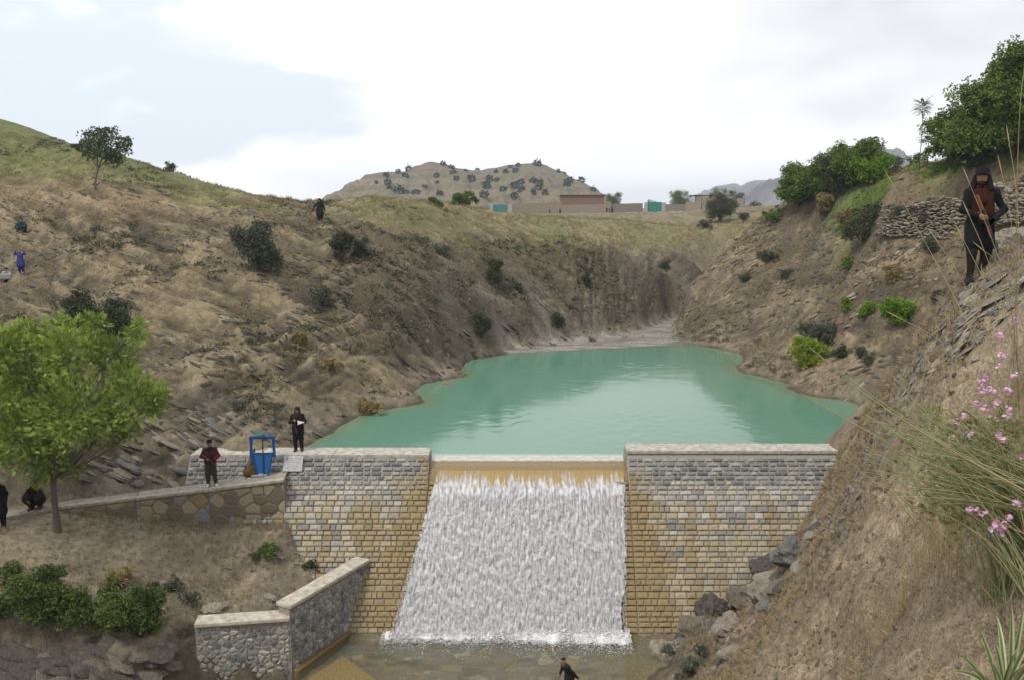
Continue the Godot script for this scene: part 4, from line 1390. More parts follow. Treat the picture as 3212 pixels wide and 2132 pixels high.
func make_village() -> void:
	var mud := mat("mud_plaster", lin(0.43, 0.345, 0.255), 0.97, 1.0, 4.0, 0.25)
	var grey_mud := mat("grey_mud", lin(0.33, 0.29, 0.245), 0.97, 1.0, 4.0, 0.25)
	var red := mat("red_mud", lin(0.36, 0.215, 0.15), 0.97, 1.0, 4.0, 0.25)
	var lime := mat("lime_wash", lin(0.55, 0.55, 0.53), 0.95, 1.0, 2.0, 0.3)
	var dark := mat("eave_timber", lin(0.07, 0.055, 0.045), 0.9)
	var g := "mud walls round the village"
	wall_run("mud_wall", "long pale mud wall left of the teal gate, half hidden by the slope", Vector3(-17.59, 12.21, -240.00), Vector3(-6.77, 12.66, -246.00), 8.0, 0.5, mud, g)
	wall_run("mud_wall", "long pale mud wall between the teal gate and the red house", Vector3(0.00, 13.22, -250.00), Vector3(15.05, 13.90, -252.00), 8.0, 0.5, mud, g)
	wall_run("mud_wall", "plain mud wall directly below the red house", Vector3(15.05, 13.00, -252.00), Vector3(28.16, 13.24, -251.00), 8.0, 0.6, mud, g)
	wall_run("mud_wall", "short higher piece of mud wall at the right corner of the red house", Vector3(28.15, 14.01, -251.00), Vector3(29.84, 14.01, -251.00), 8.0, 0.6, mud, g)
	wall_run("mud_wall", "greyish mud wall between the red house and the green gate", Vector3(29.97, 13.38, -252.00), Vector3(39.52, 13.51, -252.00), 8.0, 0.5, grey_mud, g)
	wall_run("mud_wall", "grey stone wall just right of the green gate", Vector3(45.45, 13.22, -250.00), Vector3(51.65, 13.19, -248.00), 8.0, 0.5, grey_mud, g)
	wall_run("mud_wall", "high tan mud wall in front of the flat house", Vector3(51.21, 13.79, -246.00), Vector3(57.20, 13.44, -240.00), 8.0, 0.5, mud, g)
	wall_run("mud_wall", "tan mud wall running down to the right behind the olive tree", Vector3(56.73, 13.17, -238.00), Vector3(59.73, 11.65, -190.00), 7.5, 0.5, mud, g)
	# the red house
	var house := thing("mud_house", Vector3(22.01, 10.56, -258.00), "flat roofed house with reddish mud walls above the village wall", "house")
	var hx := Vector3(15.21, 15.78, -255.00)
	var hx2 := Vector3(28.17, 15.78, -255.00)
	wall_run("front_wall", "", hx, hx2, 8.0, 9.0, red, "", house)
	put("roof", box_mesh(Vector3(hx2.x - hx.x + 0.8, 0.32, 9.8), 0.03), dark, house, Transform3D(Basis(), Vector3((hx.x + hx2.x) * 0.5, hx.y + 0.18, hx.z - 4.5) - house.position))
	var house2 := thing("mud_house", Vector3(65.29, 10.58, -262.00), "flat roofed tan mud house behind the olive tree", "house")
	hx = Vector3(56.87, 15.85, -258.00)
	hx2 = Vector3(67.58, 15.80, -256.00)
	wall_run("front_wall", "", hx, hx2, 8.0, 8.0, mud, "", house2)
	wall_run("side_room", "", hx2 + Vector3(0.1, -0.9, 1.0), Vector3(70.50, 15.10, -254.00), 8.0, 6.0, mud, "", house2)
	put("roof", box_mesh(Vector3(hx2.x - hx.x + 0.8, 0.28, 8.8), 0.03), dark, house2, Transform3D(Basis(), Vector3((hx.x + hx2.x) * 0.5, hx.y + 0.16, hx.z - 4.0) - house2.position))
	# gates of painted sheet steel between limewashed pillars
	for e in [[1128, 1138, 1171, 1181, 472, 473, 490, 247.0, Color(0.045, 0.19, 0.19), "teal double gate between pale pillars in the left part of the village wall"], [1483, 1490, 1522, 1531, 468, 467, 491, 250.0, Color(0.02, 0.20, 0.14), "green double gate between grey pillars in the middle of the village wall"]]:
		var w := func(u: float, v: float) -> Vector3:
			return Vector3((u - 1181.0) / 1900.0 * e[7], 9.5 - (v - 500.0) / 1900.0 * e[7], -e[7])
		var foot: Vector3 = w.call((e[1] + e[2]) * 0.5, e[6])
		var gate := thing("yard_gate", foot, e[9], "gate", "painted steel gates of the village")
		for q in [[e[0], e[1]], [e[2], e[3]]]:
			var a: Vector3 = w.call(q[0], e[4])
			var b: Vector3 = w.call(q[1], e[4])
			put("pillar", box_mesh(Vector3(b.x - a.x, a.y - 8.0, 0.9), 0.04), lime, gate, Transform3D(Basis(), Vector3((a.x + b.x) * 0.5, (a.y + 8.0) * 0.5, -e[7]) - foot))
		var paint := mat("gate_paint_%d" % e[0], (e[8] as Color).linear_to_srgb(), 0.5)
		var top: Vector3 = w.call(e[1], e[5])
		var half: float = (w.call(e[2], 0).x - top.x) * 0.5
		for k in 2:
			var leaf := put("leaf", box_mesh(Vector3(half - 0.06, top.y - foot.y, 0.08), 0.01), paint, gate, Transform3D(Basis(), Vector3(top.x + half * (k + 0.5), (top.y + foot.y) * 0.5, -e[7]) - foot))
			for r in 3:
				put("rib", box_mesh(Vector3(0.09, top.y - foot.y - 0.1, 0.05)), paint, leaf, Transform3D(Basis(), Vector3((r - 1) * half * 0.36, 0, 0.065)))
	# poles
	for e in [[1613, 457, 490, 242.0, "thin pole in front of the tan mud wall"], [1747, 470, 500, 200.0, "thin pole by the wall that runs down right"]]:
		var f := Vector3((e[0] - 1181.0) / 1900.0 * e[3], 9.5 - (e[2] - 500.0) / 1900.0 * e[3], -e[3])
		var st := begin()
		add_tube(st, [Vector3.ZERO, Vector3(0, (e[2] - e[1]) / 1900.0 * e[3], 0)], [0.09, 0.07], 6)
		tag(put("pole", st.commit(), dark, self, Transform3D(Basis(), f)), e[4], "pole", "poles by the village wall")

# ---------------------------------------------------------------- plants
var sprig_broad: ArrayMesh
var sprig_feather: ArrayMesh
var sprig_needle: ArrayMesh
var tuft_meshes: Array = []
var scrub_meshes: Array = []
var pebble_meshes: Array = []

func leaf_shape(st: SurfaceTool, base: Vector3, dir: Vector3, side: Vector3, len: float, wid: float, droop := 0.15) -> void:
	var n := side.cross(dir).normalized()
	var mid := base + dir * len * 0.45 + n * len * droop * 0.5
	var tip := base + dir * len - n * len * droop
	tri(st, base, mid - side * wid, mid + side * wid, n)
	tri(st, mid - side * wid, tip, mid + side * wid, n)

func make_plant_meshes() -> void:
	var st := begin()
	for k in 6:
		var d := Vector3(rf(-1, 1), rf(0.0, 1.0), rf(-1, 1)).normalized()
		var s := d.cross(Vector3(rf(-1, 1), rf(-1, 1), rf(-1, 1))).normalized()
		leaf_shape(st, d * 0.08 + Vector3(rf(-0.2, 0.2), rf(-0.2, 0.2), rf(-0.2, 0.2)), d, s, rf(0.5, 0.8), rf(0.13, 0.2))
	sprig_broad = st.commit()
	st = begin()
	for k in 7:
		for sgn in [-1.0, 1.0]:
			var b := Vector3(0, k * 0.13, -0.02 * k * k * 0.3)
			leaf_shape(st, b, Vector3(sgn * 0.9, 0.42, -0.1).normalized(), Vector3(0.3 * -sgn, 0.9, 0.2).normalized(), 0.34 - 0.018 * k, 0.06, 0.1)
	leaf_shape(st, Vector3(0, 0.9, -0.2), Vector3.UP, Vector3.RIGHT, 0.28, 0.055)
	sprig_feather = st.commit()
	st = begin()
	for k in 12:
		var d := Vector3(rf(-1, 1), rf(-0.1, 1.3), rf(-1, 1)).normalized()
		leaf_shape(st, Vector3(rf(-0.12, 0.12), rf(-0.1, 0.2), rf(-0.12, 0.12)), d, d.cross(Vector3(0.3, 0.1, 1)).normalized(), rf(0.45, 0.85), 0.06, 0.05)
	sprig_needle = st.commit()
	for v in 4:
		st = begin()
		for k in 11:
			var a := rf(0, TAU)
			var d := Vector3(cos(a) * rf(0.15, 0.75), 1.0, sin(a) * rf(0.15, 0.75)).normalized()
			var b := Vector3(cos(a) * 0.12, -0.05, sin(a) * 0.12) * rf(0.2, 1.0)
			leaf_shape(st, b, d, d.cross(Vector3(sin(a), 0.2, -cos(a))).cross(d).normalized(), rf(0.6, 1.1), rf(0.018, 0.04), rf(0.05, 0.3))
		tuft_meshes.append(st.commit())
	for v in 3:
		st = begin()
		for k in 26:
			var d := Vector3(rf(-1, 1), rf(0.0, 1.1), rf(-1, 1)).normalized()
			var b := Vector3(d.x * 0.42, absf(d.y) * 0.3, d.z * 0.42) * rf(0.3, 1.0)
			leaf_shape(st, b, (d + Vector3(rf(-0.5, 0.5), rf(0, 0.6), rf(-0.5, 0.5))).normalized(), d.cross(Vector3(rf(-1, 1), 0.3, rf(-1, 1))).normalized(), rf(0.16, 0.34), rf(0.04, 0.08))
		scrub_meshes.append(st.commit())
	for v in 6: pebble_meshes.append(rock_mesh(v + 3, Vector3(1, rf(0.45, 0.75), 0.8), 7, 6))

func rock_mesh(seed_: int, size: Vector3, cuts: int, fine := 9, rough := 0.13) -> ArrayMesh:
	# an angular block: a ball cut by planes, with a rough skin
	var r := RandomNumberGenerator.new()
	r.seed = seed_ * 131 + 7
	var planes := []
	for k in cuts:
		planes.append([Vector3(r.randf_range(-1, 1), r.randf_range(-1, 1), r.randf_range(-1, 1)).normalized(), r.randf_range(0.3, 0.44)])
	var n := noise(seed_, 2.6, 2)
	var at := func(i: int, j: int) -> Vector3:
		var a := TAU * i / (fine * 2)
		var e := PI * j / fine - PI * 0.5
		var d := Vector3(cos(a) * cos(e), sin(e), sin(a) * cos(e))
		var q := 0.5
		for p in planes:
			var c: float = d.dot(p[0])
			if c > 0.05: q = minf(q, p[1] / c)
		return d * q * size * (1.0 + rough * n.get_noise_3d(d.x, d.y, d.z))
	var st := begin()
	for j in fine:
		for i in fine * 2:
			var a: Vector3 = at.call(i, j)
			var b: Vector3 = at.call((i + 1) % (fine * 2), j)
			var c: Vector3 = at.call((i + 1) % (fine * 2), j + 1)
			var d: Vector3 = at.call(i, j + 1)
			if a.distance_squared_to(b) > 1e-8: tri(st, a, b, c, a + c)
			if c.distance_squared_to(d) > 1e-8: tri(st, a, c, d, a + c)
	return st.commit()

func random_turn() -> Basis:
	return Basis(Vector3.UP, rf(0, TAU)) * Basis(Vector3.RIGHT, rf(-0.9, 0.9)) * Basis(Vector3.FORWARD, rf(-0.9, 0.9))

func foliage(parent: Node3D, called: String, lobes: Array, count: int, size: float, mesh: ArrayMesh, material: Material, dark: Color, light: Color, shell := 0.45, squash := 0.85) -> MultiMeshInstance3D:
	var total := 0.0
	for l in lobes: total += l[1] * l[1]
	var places := []
	var tints := []
	for l in lobes:
		var n := int(count * l[1] * l[1] / total)
		var tone := rf(-0.18, 0.18)
		for k in n:
			var d := Vector3(rf(-1, 1), rf(-1, 1), rf(-1, 1))
			while d.length_squared() > 1.0 or d.length_squared() < 0.01: d = Vector3(rf(-1, 1), rf(-1, 1), rf(-1, 1))
			d = d.normalized()
			var lump := n_fine.get_noise_3d(d.x * 3.0 + l[0].x * 3.0, d.y * 3.0 + l[0].y, d.z * 3.0)
			var p: Vector3 = l[0] + Vector3(d.x, d.y * squash, d.z) * l[1] * pow(rng.randf(), shell) * (1.0 + 0.6 * lump) * (1.0 if rng.randf() > 0.1 else rf(1.05, 1.4))
			# twigs point outwards and up
			var y := (d + Vector3(rf(-0.7, 0.7), rf(-0.2, 0.8), rf(-0.7, 0.7))).normalized()
			var x := y.cross(Vector3(rf(-1, 1), rf(-1, 1), rf(-1, 1))).normalized()
			places.append(Transform3D(Basis(x, y, x.cross(y)).scaled_local(Vector3.ONE * size * rf(0.65, 1.3)), p))
			tints.append(dark.lerp(light, clampf(0.5 + tone + lump * 0.9 + rf(-0.3, 0.3), 0.0, 1.0)))
	return tag(put_many(called, mesh, material, places, tints, parent), "", "", "", "stuff")

func shrub(called: String, label: String, category: String, group: String, at: Vector3, w: float, h: float, kind: String, dense := 1.0) -> Node3D:
	var k: Array = {
		# mesh, leaf size, dark, light, leaves per square metre of outline
		"dark": ["b", 0.16, Color(0.03, 0.042, 0.021), Color(0.105, 0.12, 0.06), 260], "olive": ["b", 0.15, Color(0.048, 0.06, 0.038), Color(0.14, 0.15, 0.10), 260],
		"green": ["b", 0.20, Color(0.05, 0.095, 0.018), Color(0.185, 0.265, 0.055), 230], "bright": ["b", 0.17, Color(0.07, 0.15, 0.012), Color(0.21, 0.34, 0.03), 300],
		"lime": ["n", 0.26, Color(0.13, 0.19, 0.015), Color(0.30, 0.37, 0.035), 190], "grey": ["n", 0.22, Color(0.055, 0.068, 0.045), Color(0.16, 0.17, 0.115), 240],
		"dead": ["n", 0.24, Color(0.07, 0.05, 0.045), Color(0.15, 0.115, 0.105), 200], "straw": ["n", 0.32, Color(0.16, 0.12, 0.05), Color(0.36, 0.29, 0.13), 170], "sage": ["b", 0.1, Color(0.05, 0.062, 0.04), Color(0.17, 0.19, 0.135), 700],
		"ivy": ["b", 0.13, Color(0.028, 0.055, 0.014), Color(0.14, 0.19, 0.045), 360],
	}[kind]
	var o := thing(called, at, label, category, group)
	var st := begin()
	for i in 4:
		var a := TAU * i / 4.0 + rf(-0.5, 0.5)
		var lean := Vector3(cos(a), 0, sin(a)) * w * rf(0.1, 0.28)
		add_tube(st, [Vector3(0, -0.15, 0), lean * 0.4 + Vector3(0, h * 0.3, 0), lean + Vector3(0, h * rf(0.55, 0.8), 0)], [0.03 * h, 0.02 * h, 0.006 * h], 5)
	put("stem", st.commit(), mat("bark_dull", lin(0.10, 0.08, 0.06), 0.95), o)
	var lobes := [[Vector3(0, h * 0.45, 0), minf(w, h) * 0.42]]
	for i in int(9 + 2.0 * w):
		var a := rf(0, TAU)
		var rr := sqrt(rng.randf()) * 0.36
		lobes.append([Vector3(cos(a) * rr * w * 1.15, h * rf(0.2, 0.88), sin(a) * rr * w), minf(w, h) * rf(0.1, 0.27)])
	foliage(o, "foliage", lobes, int(k[4] * w * h * dense * 1.5), k[1] * lerpf(0.75, 1.1, clampf(h / 3.0, 0.0, 1.0)), sprig_needle if k[0] == "n" else sprig_broad, leaf_mat("leaves", 0.35), k[2], k[3])
	return o

func limb(st: SurfaceTool, a: Vector3, b: Vector3, r0: float, r1: float, bend := 0.12) -> void:
	var pts := []
	var rad := []
	var off := Vector3(rf(-1, 1), rf(-0.3, 0.3), rf(-1, 1)) * a.distance_to(b) * bend
	for k in 6:
		var t := k / 5.0
		pts.append(a.lerp(b, t) + off * sin(t * PI))
		rad.append(lerpf(r0, r1, t))
	add_tube(st, pts, rad, 7)

func tree(called: String, label: String, at: Vector3, fork: Vector3, lobes: Array, girth: float, leaves: int, size: float, mesh: ArrayMesh, dark: Color, light: Color, bark: Color, group := "") -> Node3D:
	# at: foot; fork: where the trunk parts (both in the world); lobes: [centre in the world, radius]
	var o := thing(called, at, label, "tree", group)
	var f := fork - at
	var st := begin()
	var side := Vector3(rf(-0.1, 0.1), 0, rf(-0.1, 0.1))
	add_tube(st, [Vector3(0, -0.3, 0), Vector3(0, 0.15, 0) + f * 0.05, f * 0.5 + side, f], [girth * 1.5, girth * 1.1, girth * 0.9, girth * 0.75], 9)
	put("trunk", st.commit(), mat("bark_%s" % called, bark.linear_to_srgb(), 0.95, 1.0, 3.0, 2.0), o)
	st = begin()
	var local := []
	for l in lobes:
		var c: Vector3 = l[0] - at
		local.append([c, l[1]])
		limb(st, f * rf(0.86, 1.0), c, girth * 0.45, girth * 0.12)
		for k in 4:
			var d: Vector3 = Vector3(rf(-1, 1), rf(-0.4, 1), rf(-1, 1)).normalized() * l[1] * 0.85
			limb(st, f.lerp(c, rf(0.6, 1.0)), c + d, girth * 0.13, girth * 0.03)
	put("limbs", st.commit(), mat("bark_%s" % called, Color.WHITE), o)
	foliage(o, "crown", local, leaves, size, mesh, leaf_mat("leaves", 0.35), dark, light)
	return o

const ORDER := ["first", "second", "third", "fourth", "fifth", "sixth", "seventh", "eighth", "ninth", "tenth", "eleventh", "twelfth"]

func make_hill_shrubs(sheet: Array) -> void:
	make_plant_meshes()
	var st := begin()
	var variants := []
	for v in 4:
		st = begin()
		for k in 150:
			var d := Vector3(rf(-1, 1), rf(-1, 1), rf(-1, 1)).normalized()
			var lump := 1.0 + 0.5 * n_fine.get_noise_3d(d.x * 2.0 + v * 9.0, d.y * 2.0, d.z * 2.0)
			var p := Vector3(d.x, d.y * 0.9 + 0.8, d.z) * 0.5 * lump * pow(rng.randf(), 0.25)
			leaf_shape(st, p, (d + Vector3(rf(-0.6, 0.6), rf(-0.2, 0.8), rf(-0.6, 0.6))).normalized(), d.cross(Vector3(rf(-1, 1), rf(-1, 1), 0.3)).normalized(), rf(0.2, 0.36), rf(0.08, 0.15))
		variants.append(st.commit())
	var paint := mat("far_leaves", lin(0.035, 0.042, 0.026), 0.85)
	var places := {
		"small dark shrub on the skyline of the bare hill": [Vector3(-41.00, 40.11, -500.00), Vector3(-36.13, 38.08, -500.00), Vector3(-27.62, 36.56, -500.00), Vector3(-20.65, 36.56, -500.00), Vector3(-61.70, 36.82, -500.00), Vector3(3.61, 39.10, -500.00), Vector3(-1.03, 38.59, -500.00), Vector3(15.22, 39.60, -500.00), Vector3(31.25, 35.04, -500.00), Vector3(27.63, 35.80, -500.00), Vector3(41.38, 30.22, -500.00), Vector3(48.45, 24.87, -500.00)],
		"small dark shrub high on the left half of the bare hill": [Vector3(-67.93, 35.04, -500.00), Vector3(-74.95, 33.01, -500.00), Vector3(-63.58, 32.76, -500.00), Vector3(-80.98, 29.20, -500.00), Vector3(-74.27, 28.69, -500.00), Vector3(-73.28, 26.40, -500.00), Vector3(-35.12, 35.30, -500.00), Vector3(-44.97, 32.76, -500.00), Vector3(-44.50, 29.20, -500.00), Vector3(-52.05, 26.66, -500.00), Vector3(-33.10, 30.98, -500.00), Vector3(-24.05, 30.73, -500.00)],
		"small dark shrub amid the bare hill's right half": [Vector3(-13.45, 30.73, -500.00), Vector3(-15.28, 26.66, -500.00), Vector3(-9.55, 35.55, -500.00), Vector3(-9.05, 30.48, -500.00), Vector3(-3.87, 35.55, -500.00), Vector3(2.07, 35.80, -500.00), Vector3(5.18, 28.95, -500.00), Vector3(12.68, 29.97, -500.00), Vector3(17.08, 28.95, -500.00), Vector3(34.40, 30.73, -500.00), Vector3(32.61, 27.93, -500.00)],
		"small dark shrub low on the bare hill, near the village": [Vector3(5.70, 24.62, -500.00), Vector3(16.06, 25.64, -500.00), Vector3(12.96, 23.34, -500.00), Vector3(1.04, 26.40, -500.00), Vector3(-5.18, 24.87, -500.00), Vector3(1.56, 20.28, -500.00), Vector3(-57.54, 23.09, -500.00), Vector3(-63.24, 23.34, -500.00), Vector3(-67.65, 23.34, -500.00), Vector3(-43.29, 23.09, -500.00), Vector3(-16.60, 21.55, -500.00), Vector3(19.70, 22.83, -500.00)],
	}
	var eye := Vector3(0, 9.5, 0)
	for label in places:
		var row: Array = places[label]
		row.sort_custom(func(a, b): return a.x < b.x)
		for n in row.size():
			var p: Vector3 = row[n]
			var d: Vector3 = p - eye
			var t := 0.7
			while t < 1.04:
				var w: Vector3 = eye + d * t
				if _sample(sheet[0], sheet[1], sheet[2], w.x, w.z) >= w.y - 0.3: break
				t += 0.002
			var q: Vector3 = eye + d * minf(t, 1.0)
			q.y = _sample(sheet[0], sheet[1], sheet[2], q.x, q.z) - 0.3
			var s := rf(1.7, 3.5)
			var o := put("shrub", variants[rng.randi() % 4], paint, self, Transform3D(Basis(Vector3.UP, rf(0, TAU)).scaled(Vector3(s * rf(0.9, 1.3), s * rf(0.8, 1.25), s)), q))
			tag(o, label + ", " + ORDER[n] + " from left", "shrub", "shrubs dotted over the bare hill")

func make_plants() -> void:
	# the bright tree in the left foreground
	var D := 26.5
	tree("feathery_tree", "bright green feathery tree in front of the path at the left edge", on_ground(Vector3(-15.43, -1.05, -26.68), 0.05), Vector3(-15.34, 0.99, -26.50), [
		[Vector3(-15.75, 4.59, -26.50), 1.3], [Vector3(-14.19, 5.22, -26.20), 1.05], [Vector3(-13.14, 4.97, -26.80), 0.75], [Vector3(-12.34, 5.70, -26.80), 0.35], [Vector3(-12.39, 3.70, -26.30), 0.95], [Vector3(-11.97, 3.41, -26.60), 0.5], [Vector3(-14.02, 3.43, -25.60), 1.3], [Vector3(-16.06, 2.54, -26.00), 1.4], [Vector3(-18.10, 4.02, -27.20), 1.5], [Vector3(-15.31, 1.55, -26.40), 0.72], [Vector3(-17.85, 1.96, -26.50), 1.3], [Vector3(-13.81, 2.50, -27.00), 0.85], [Vector3(-16.11, 5.45, -25.60), 0.8], [Vector3(-15.23, 5.67, -27.00), 0.55], [Vector3(-13.49, 6.08, -26.60), 0.3], [Vector3(-16.51, 3.18, -27.60), 1.4], [Vector3(-12.21, 6.05, -26.80), 0.2], [Vector3(-13.71, 6.19, -26.50), 0.28], [Vector3(-14.80, 6.10, -26.80), 0.26], [Vector3(-15.84, 5.87, -26.60), 0.35], [Vector3(-11.47, 3.82, -26.40), 0.25], [Vector3(-11.69, 3.26, -26.60), 0.25], [Vector3(-12.78, 2.33, -26.80), 0.35], [Vector3(-14.48, 1.17, -26.40), 0.25], [Vector3(-15.78, 0.84, -26.50), 0.3], [Vector3(-12.66, 4.47, -26.40), 0.45], [Vector3(-16.06, 5.67, -26.00), 0.4]],
		0.11, 21000, 0.175, sprig_feather, Color(0.10, 0.17, 0.022), Color(0.33, 0.42, 0.075), Color(0.27, 0.22, 0.18))
	# the small tree on the hill
	tree("slender_tree", "slender tree with an open crown standing on the grassy upper hill", on_ground(Vector3(-29.92, 11.53, -60.00)), Vector3(-29.66, 13.03, -60.20), [
		[Vector3(-29.85, 15.06, -60.20), 0.75], [Vector3(-28.70, 15.24, -60.20), 0.7], [Vector3(-27.89, 14.40, -60.20), 0.75], [Vector3(-28.96, 14.07, -59.80), 0.7], [Vector3(-30.30, 14.68, -60.00), 0.4], [Vector3(-27.40, 14.83, -60.00), 0.35], [Vector3(-29.07, 15.52, -60.00), 0.4], [Vector3(-30.44, 14.07, -60.60), 0.55], [Vector3(-28.69, 13.67, -60.60), 0.65], [Vector3(-29.39, 14.52, -59.80), 0.8]],
		0.08, 800, 0.28, sprig_broad, Color(0.045, 0.075, 0.032), Color(0.15, 0.185, 0.085), Color(0.24, 0.21, 0.18))
	var sh := func(called: String, label: String, spot: Vector3, w: float, h: float, kind: String, dense := 1.0, group := "") -> void:
		shrub(called, label, "tree" if called.ends_with("tree") else "bush", group, on_ground(spot, 0.08), w, h, kind, dense)
	sh.call("bush", "tiny dark bush on the skyline right of the slender tree", Vector3(-30.56, 13.41, -75.00), 1.1, 1.0, "dark")
	sh.call("bush", "dark bush on the skyline just behind the slender tree's trunk", Vector3(-37.09, 14.95, -72.36), 2.2, 0.7, "dark")
	sh.call("round_bush", "big rounded dark bush alone on the brown hillside", Vector3(-14.92, 5.80, -48.10), 2.75, 3.3, "olive", 1.3)
	sh.call("bush", "tall dark bush left of its pair below the armed person on the hill", Vector3(-10.68, 6.46, -52.30), 1.4, 2.4, "dark")
	sh.call("bush", "rounder dark bush right of its pair below the armed person on the hill", Vector3(-9.75, 6.52, -53.20), 1.2, 1.6, "dark")
	sh.call("bush", "low greyish scrub left of the dark pair of bushes", Vector3(-11.48, 7.25, -54.38), 1.0, 1.1, "olive")
	sh.call("bush", "dark bush above the bright tree, left of two", Vector3(-21.04, 3.94, -39.96), 2.0, 1.9, "dark", 1.2)
	sh.call("bush", "dark bush above the bright tree, right of two", Vector3(-19.24, 3.57, -39.60), 2.1, 2.0, "dark", 1.2)
	for e in [[Vector3(-1.43, 4.30, -61.72), 1.5, 2.2, "dark bush half way down the bare cliff face"], [Vector3(0.37, 4.11, -63.10), 0.9, 0.9, "small dark bush right of the tall one on the cliff"], [Vector3(-2.05, 1.24, -55.90), 1.5, 1.8, "dark bush at the foot of the cliff near the water"], [Vector3(6.26, 3.42, -69.46), 0.9, 1.5, "dark bush on the cliff above the silt flat"], [Vector3(3.57, 1.53, -62.86), 1.3, 1.4, "dark bush low on the cliff, left of the silt flat"], [Vector3(-5.38, 6.62, -61.80), 1.6, 1.5, "grey bush near the top of the cliff"], [Vector3(-11.16, 4.51, -47.86), 1.6, 1.3, "grey scrub on the slope below the big rounded bush"], [Vector3(4.62, 2.17, -65.18), 1.0, 0.7, "low grey scrub low on the cliff"], [Vector3(-7.12, 7.43, -61.58), 1.7, 1.1, "grey scrub at the upper left of the cliff"], [Vector3(15.10, 4.44, -81.18), 1.4, 0.9, "dark scrub at the head of the gully"]]:
		sh.call("bush", e[3], e[0], e[1], e[2], "dark" if e[1] < 1.55 and e[3].begins_with("dark") or e[3].begins_with("small") else "olive", 0.8, "bushes clinging to the cliff")
	for e in [[Vector3(-11.57, 1.46, -33.90), 0.9, 0.55, "low olive tuft on the bank, left of the two above the dam"], [Vector3(-10.37, 1.20, -34.60), 0.9, 0.45, "low olive tuft on the bank, right of the two above the dam"], [Vector3(-7.04, 0.05, -39.22), 1.6, 0.75, "spreading olive scrub on the bank at the water's edge"], [Vector3(-9.45, 1.74, -41.96), 1.5, 0.6, "green tinged scrub on the bank above the water"], [Vector3(-11.09, 2.66, -43.28), 1.3, 0.6, "green tinged scrub highest on the bank left of the water"]]:
		sh.call("scrub", e[3], e[0], e[1], e[2], "straw" if e[1] > 1.25 else "olive", 0.7)
	# plateau and village
	sh.call("bush", "broad fresh green bush on the plateau in front of the hill", Vector3(-4.75, 10.67, -81.00), 3.9, 1.6, "green")
	sh.call("bush", "lower fresh green bush left of the broad one on the plateau", Vector3(-7.14, 10.83, -76.00), 2.2, 0.9, "green")
	for e in [[Vector3(31.98, 13.27, -262.00), 5.5, 4.0, "green", "green tree behind the village wall right of the red house"], [Vector3(52.80, 13.27, -262.00), 8.0, 4.4, "green", "broad green tree behind the village wall left of the flat house"], [Vector3(68.37, 14.86, -275.00), 6.5, 4.0, "green", "green tree showing over the flat house's roof"], [Vector3(74.40, 14.02, -275.00), 4.5, 3.6, "olive", "darker tree at the right end of the flat house"], [Vector3(46.28, 13.46, -275.00), 3.0, 1.6, "olive", "small treetop showing over the green gate"], [Vector3(67.41, 12.10, -230.00), 4.0, 1.8, "olive", "low trees behind the wall that runs down right"]]:
		var q: Vector3 = e[0]
		shrub("village_tree", e[4], "tree", "trees of the village", Vector3(q.x, q.y - 1.5, q.z), e[1], e[2] + 1.5, e[3], 0.35)
	sh.call("olive_tree", "grey green rounded tree in front of the tan village wall", Vector3(26.76, 8.85, -106.80), 4.6, 4.2, "olive", 0.8)
	sh.call("bush", "small dark bush at the right foot of the grey green tree", Vector3(28.38, 8.67, -101.80), 1.4, 1.4, "dark", 0.7)
	sh.call("bush", "fresh green bush on the brown ledge left of the bank's big bushes", Vector3(21.81, 9.22, -69.34), 2.0, 1.0, "green")
	sh.call("bush", "grey green bush in the hollow below the village's grey green tree", Vector3(21.15, 8.18, -91.30), 2.2, 1.1, "olive", 0.7)
	# the right bank's green top
	for e in [[Vector3(23.46, 10.36, -68.30), 3.7, 3.4, "green", "leftmost green bush of the clump on the right bank"], [Vector3(24.47, 11.11, -65.16), 3.6, 3.9, "green", "tall dark green bush in the middle of the right bank's clump"], [Vector3(25.41, 11.55, -62.34), 3.5, 3.6, "green", "bright green bush at the right of the bank's clump"], [Vector3(26.27, 11.88, -61.08), 2.6, 2.4, "bright", "yellow green bush at the right end of the bank's clump"], [Vector3(24.25, 10.83, -67.32), 3.0, 3.0, "green", "bushy green shrub filling the front of the bank's clump"], [Vector3(24.89, 11.26, -63.26), 2.6, 2.6, "dark", "darkest bush of the clump on the right bank"]]:
		sh.call("bush", e[4], e[0], e[1], e[2], e[3], 1.0, "clump of bushes on the right bank")
	for e in [[Vector3(27.23, 12.46, -51.78), 4.6, 3.4, "green", "dark green tree at the left of the trees on the upper right bank"], [Vector3(27.53, 12.62, -49.26), 4.8, 4.6, "green", "middle tree of those on the upper right bank"], [Vector3(28.49, 12.80, -47.92), 4.6, 6.2, "green", "tallest tree at the right edge on the upper bank"], [Vector3(28.95, 12.98, -46.14), 4.5, 6.0, "green", "tree cut by the photo's right edge on the upper bank"], [Vector3(27.16, 12.29, -49.68), 3.0, 2.2, "dark", "dark low bush under the trees on the upper right bank"]]:
		sh.call("bank_tree", e[4], e[0], e[1], e[2], e[3], 1.0, "trees on the upper right bank")
	for e in [[Vector3(28.28, 12.92, -61.96), 1.1, 1.1, "olive", "thin little bush with spreading twigs beside the far mountain"], [Vector3(29.67, 13.12, -61.76), 1.7, 1.0, "green", "low green bush under the tall sprouting stem"]]:
		sh.call("bush", e[4], e[0], e[1], e[2], e[3], 0.6)
	make_sprout(on_ground(Vector3(26.06, 12.47, -53.76)), 3.9, "tall bare stem with one tuft of leaves at its top")
	make_sprout(on_ground(Vector3(26.38, 12.45, -53.40)), 1.9, "shorter bare stem with a leafy tuft beside the tall one")
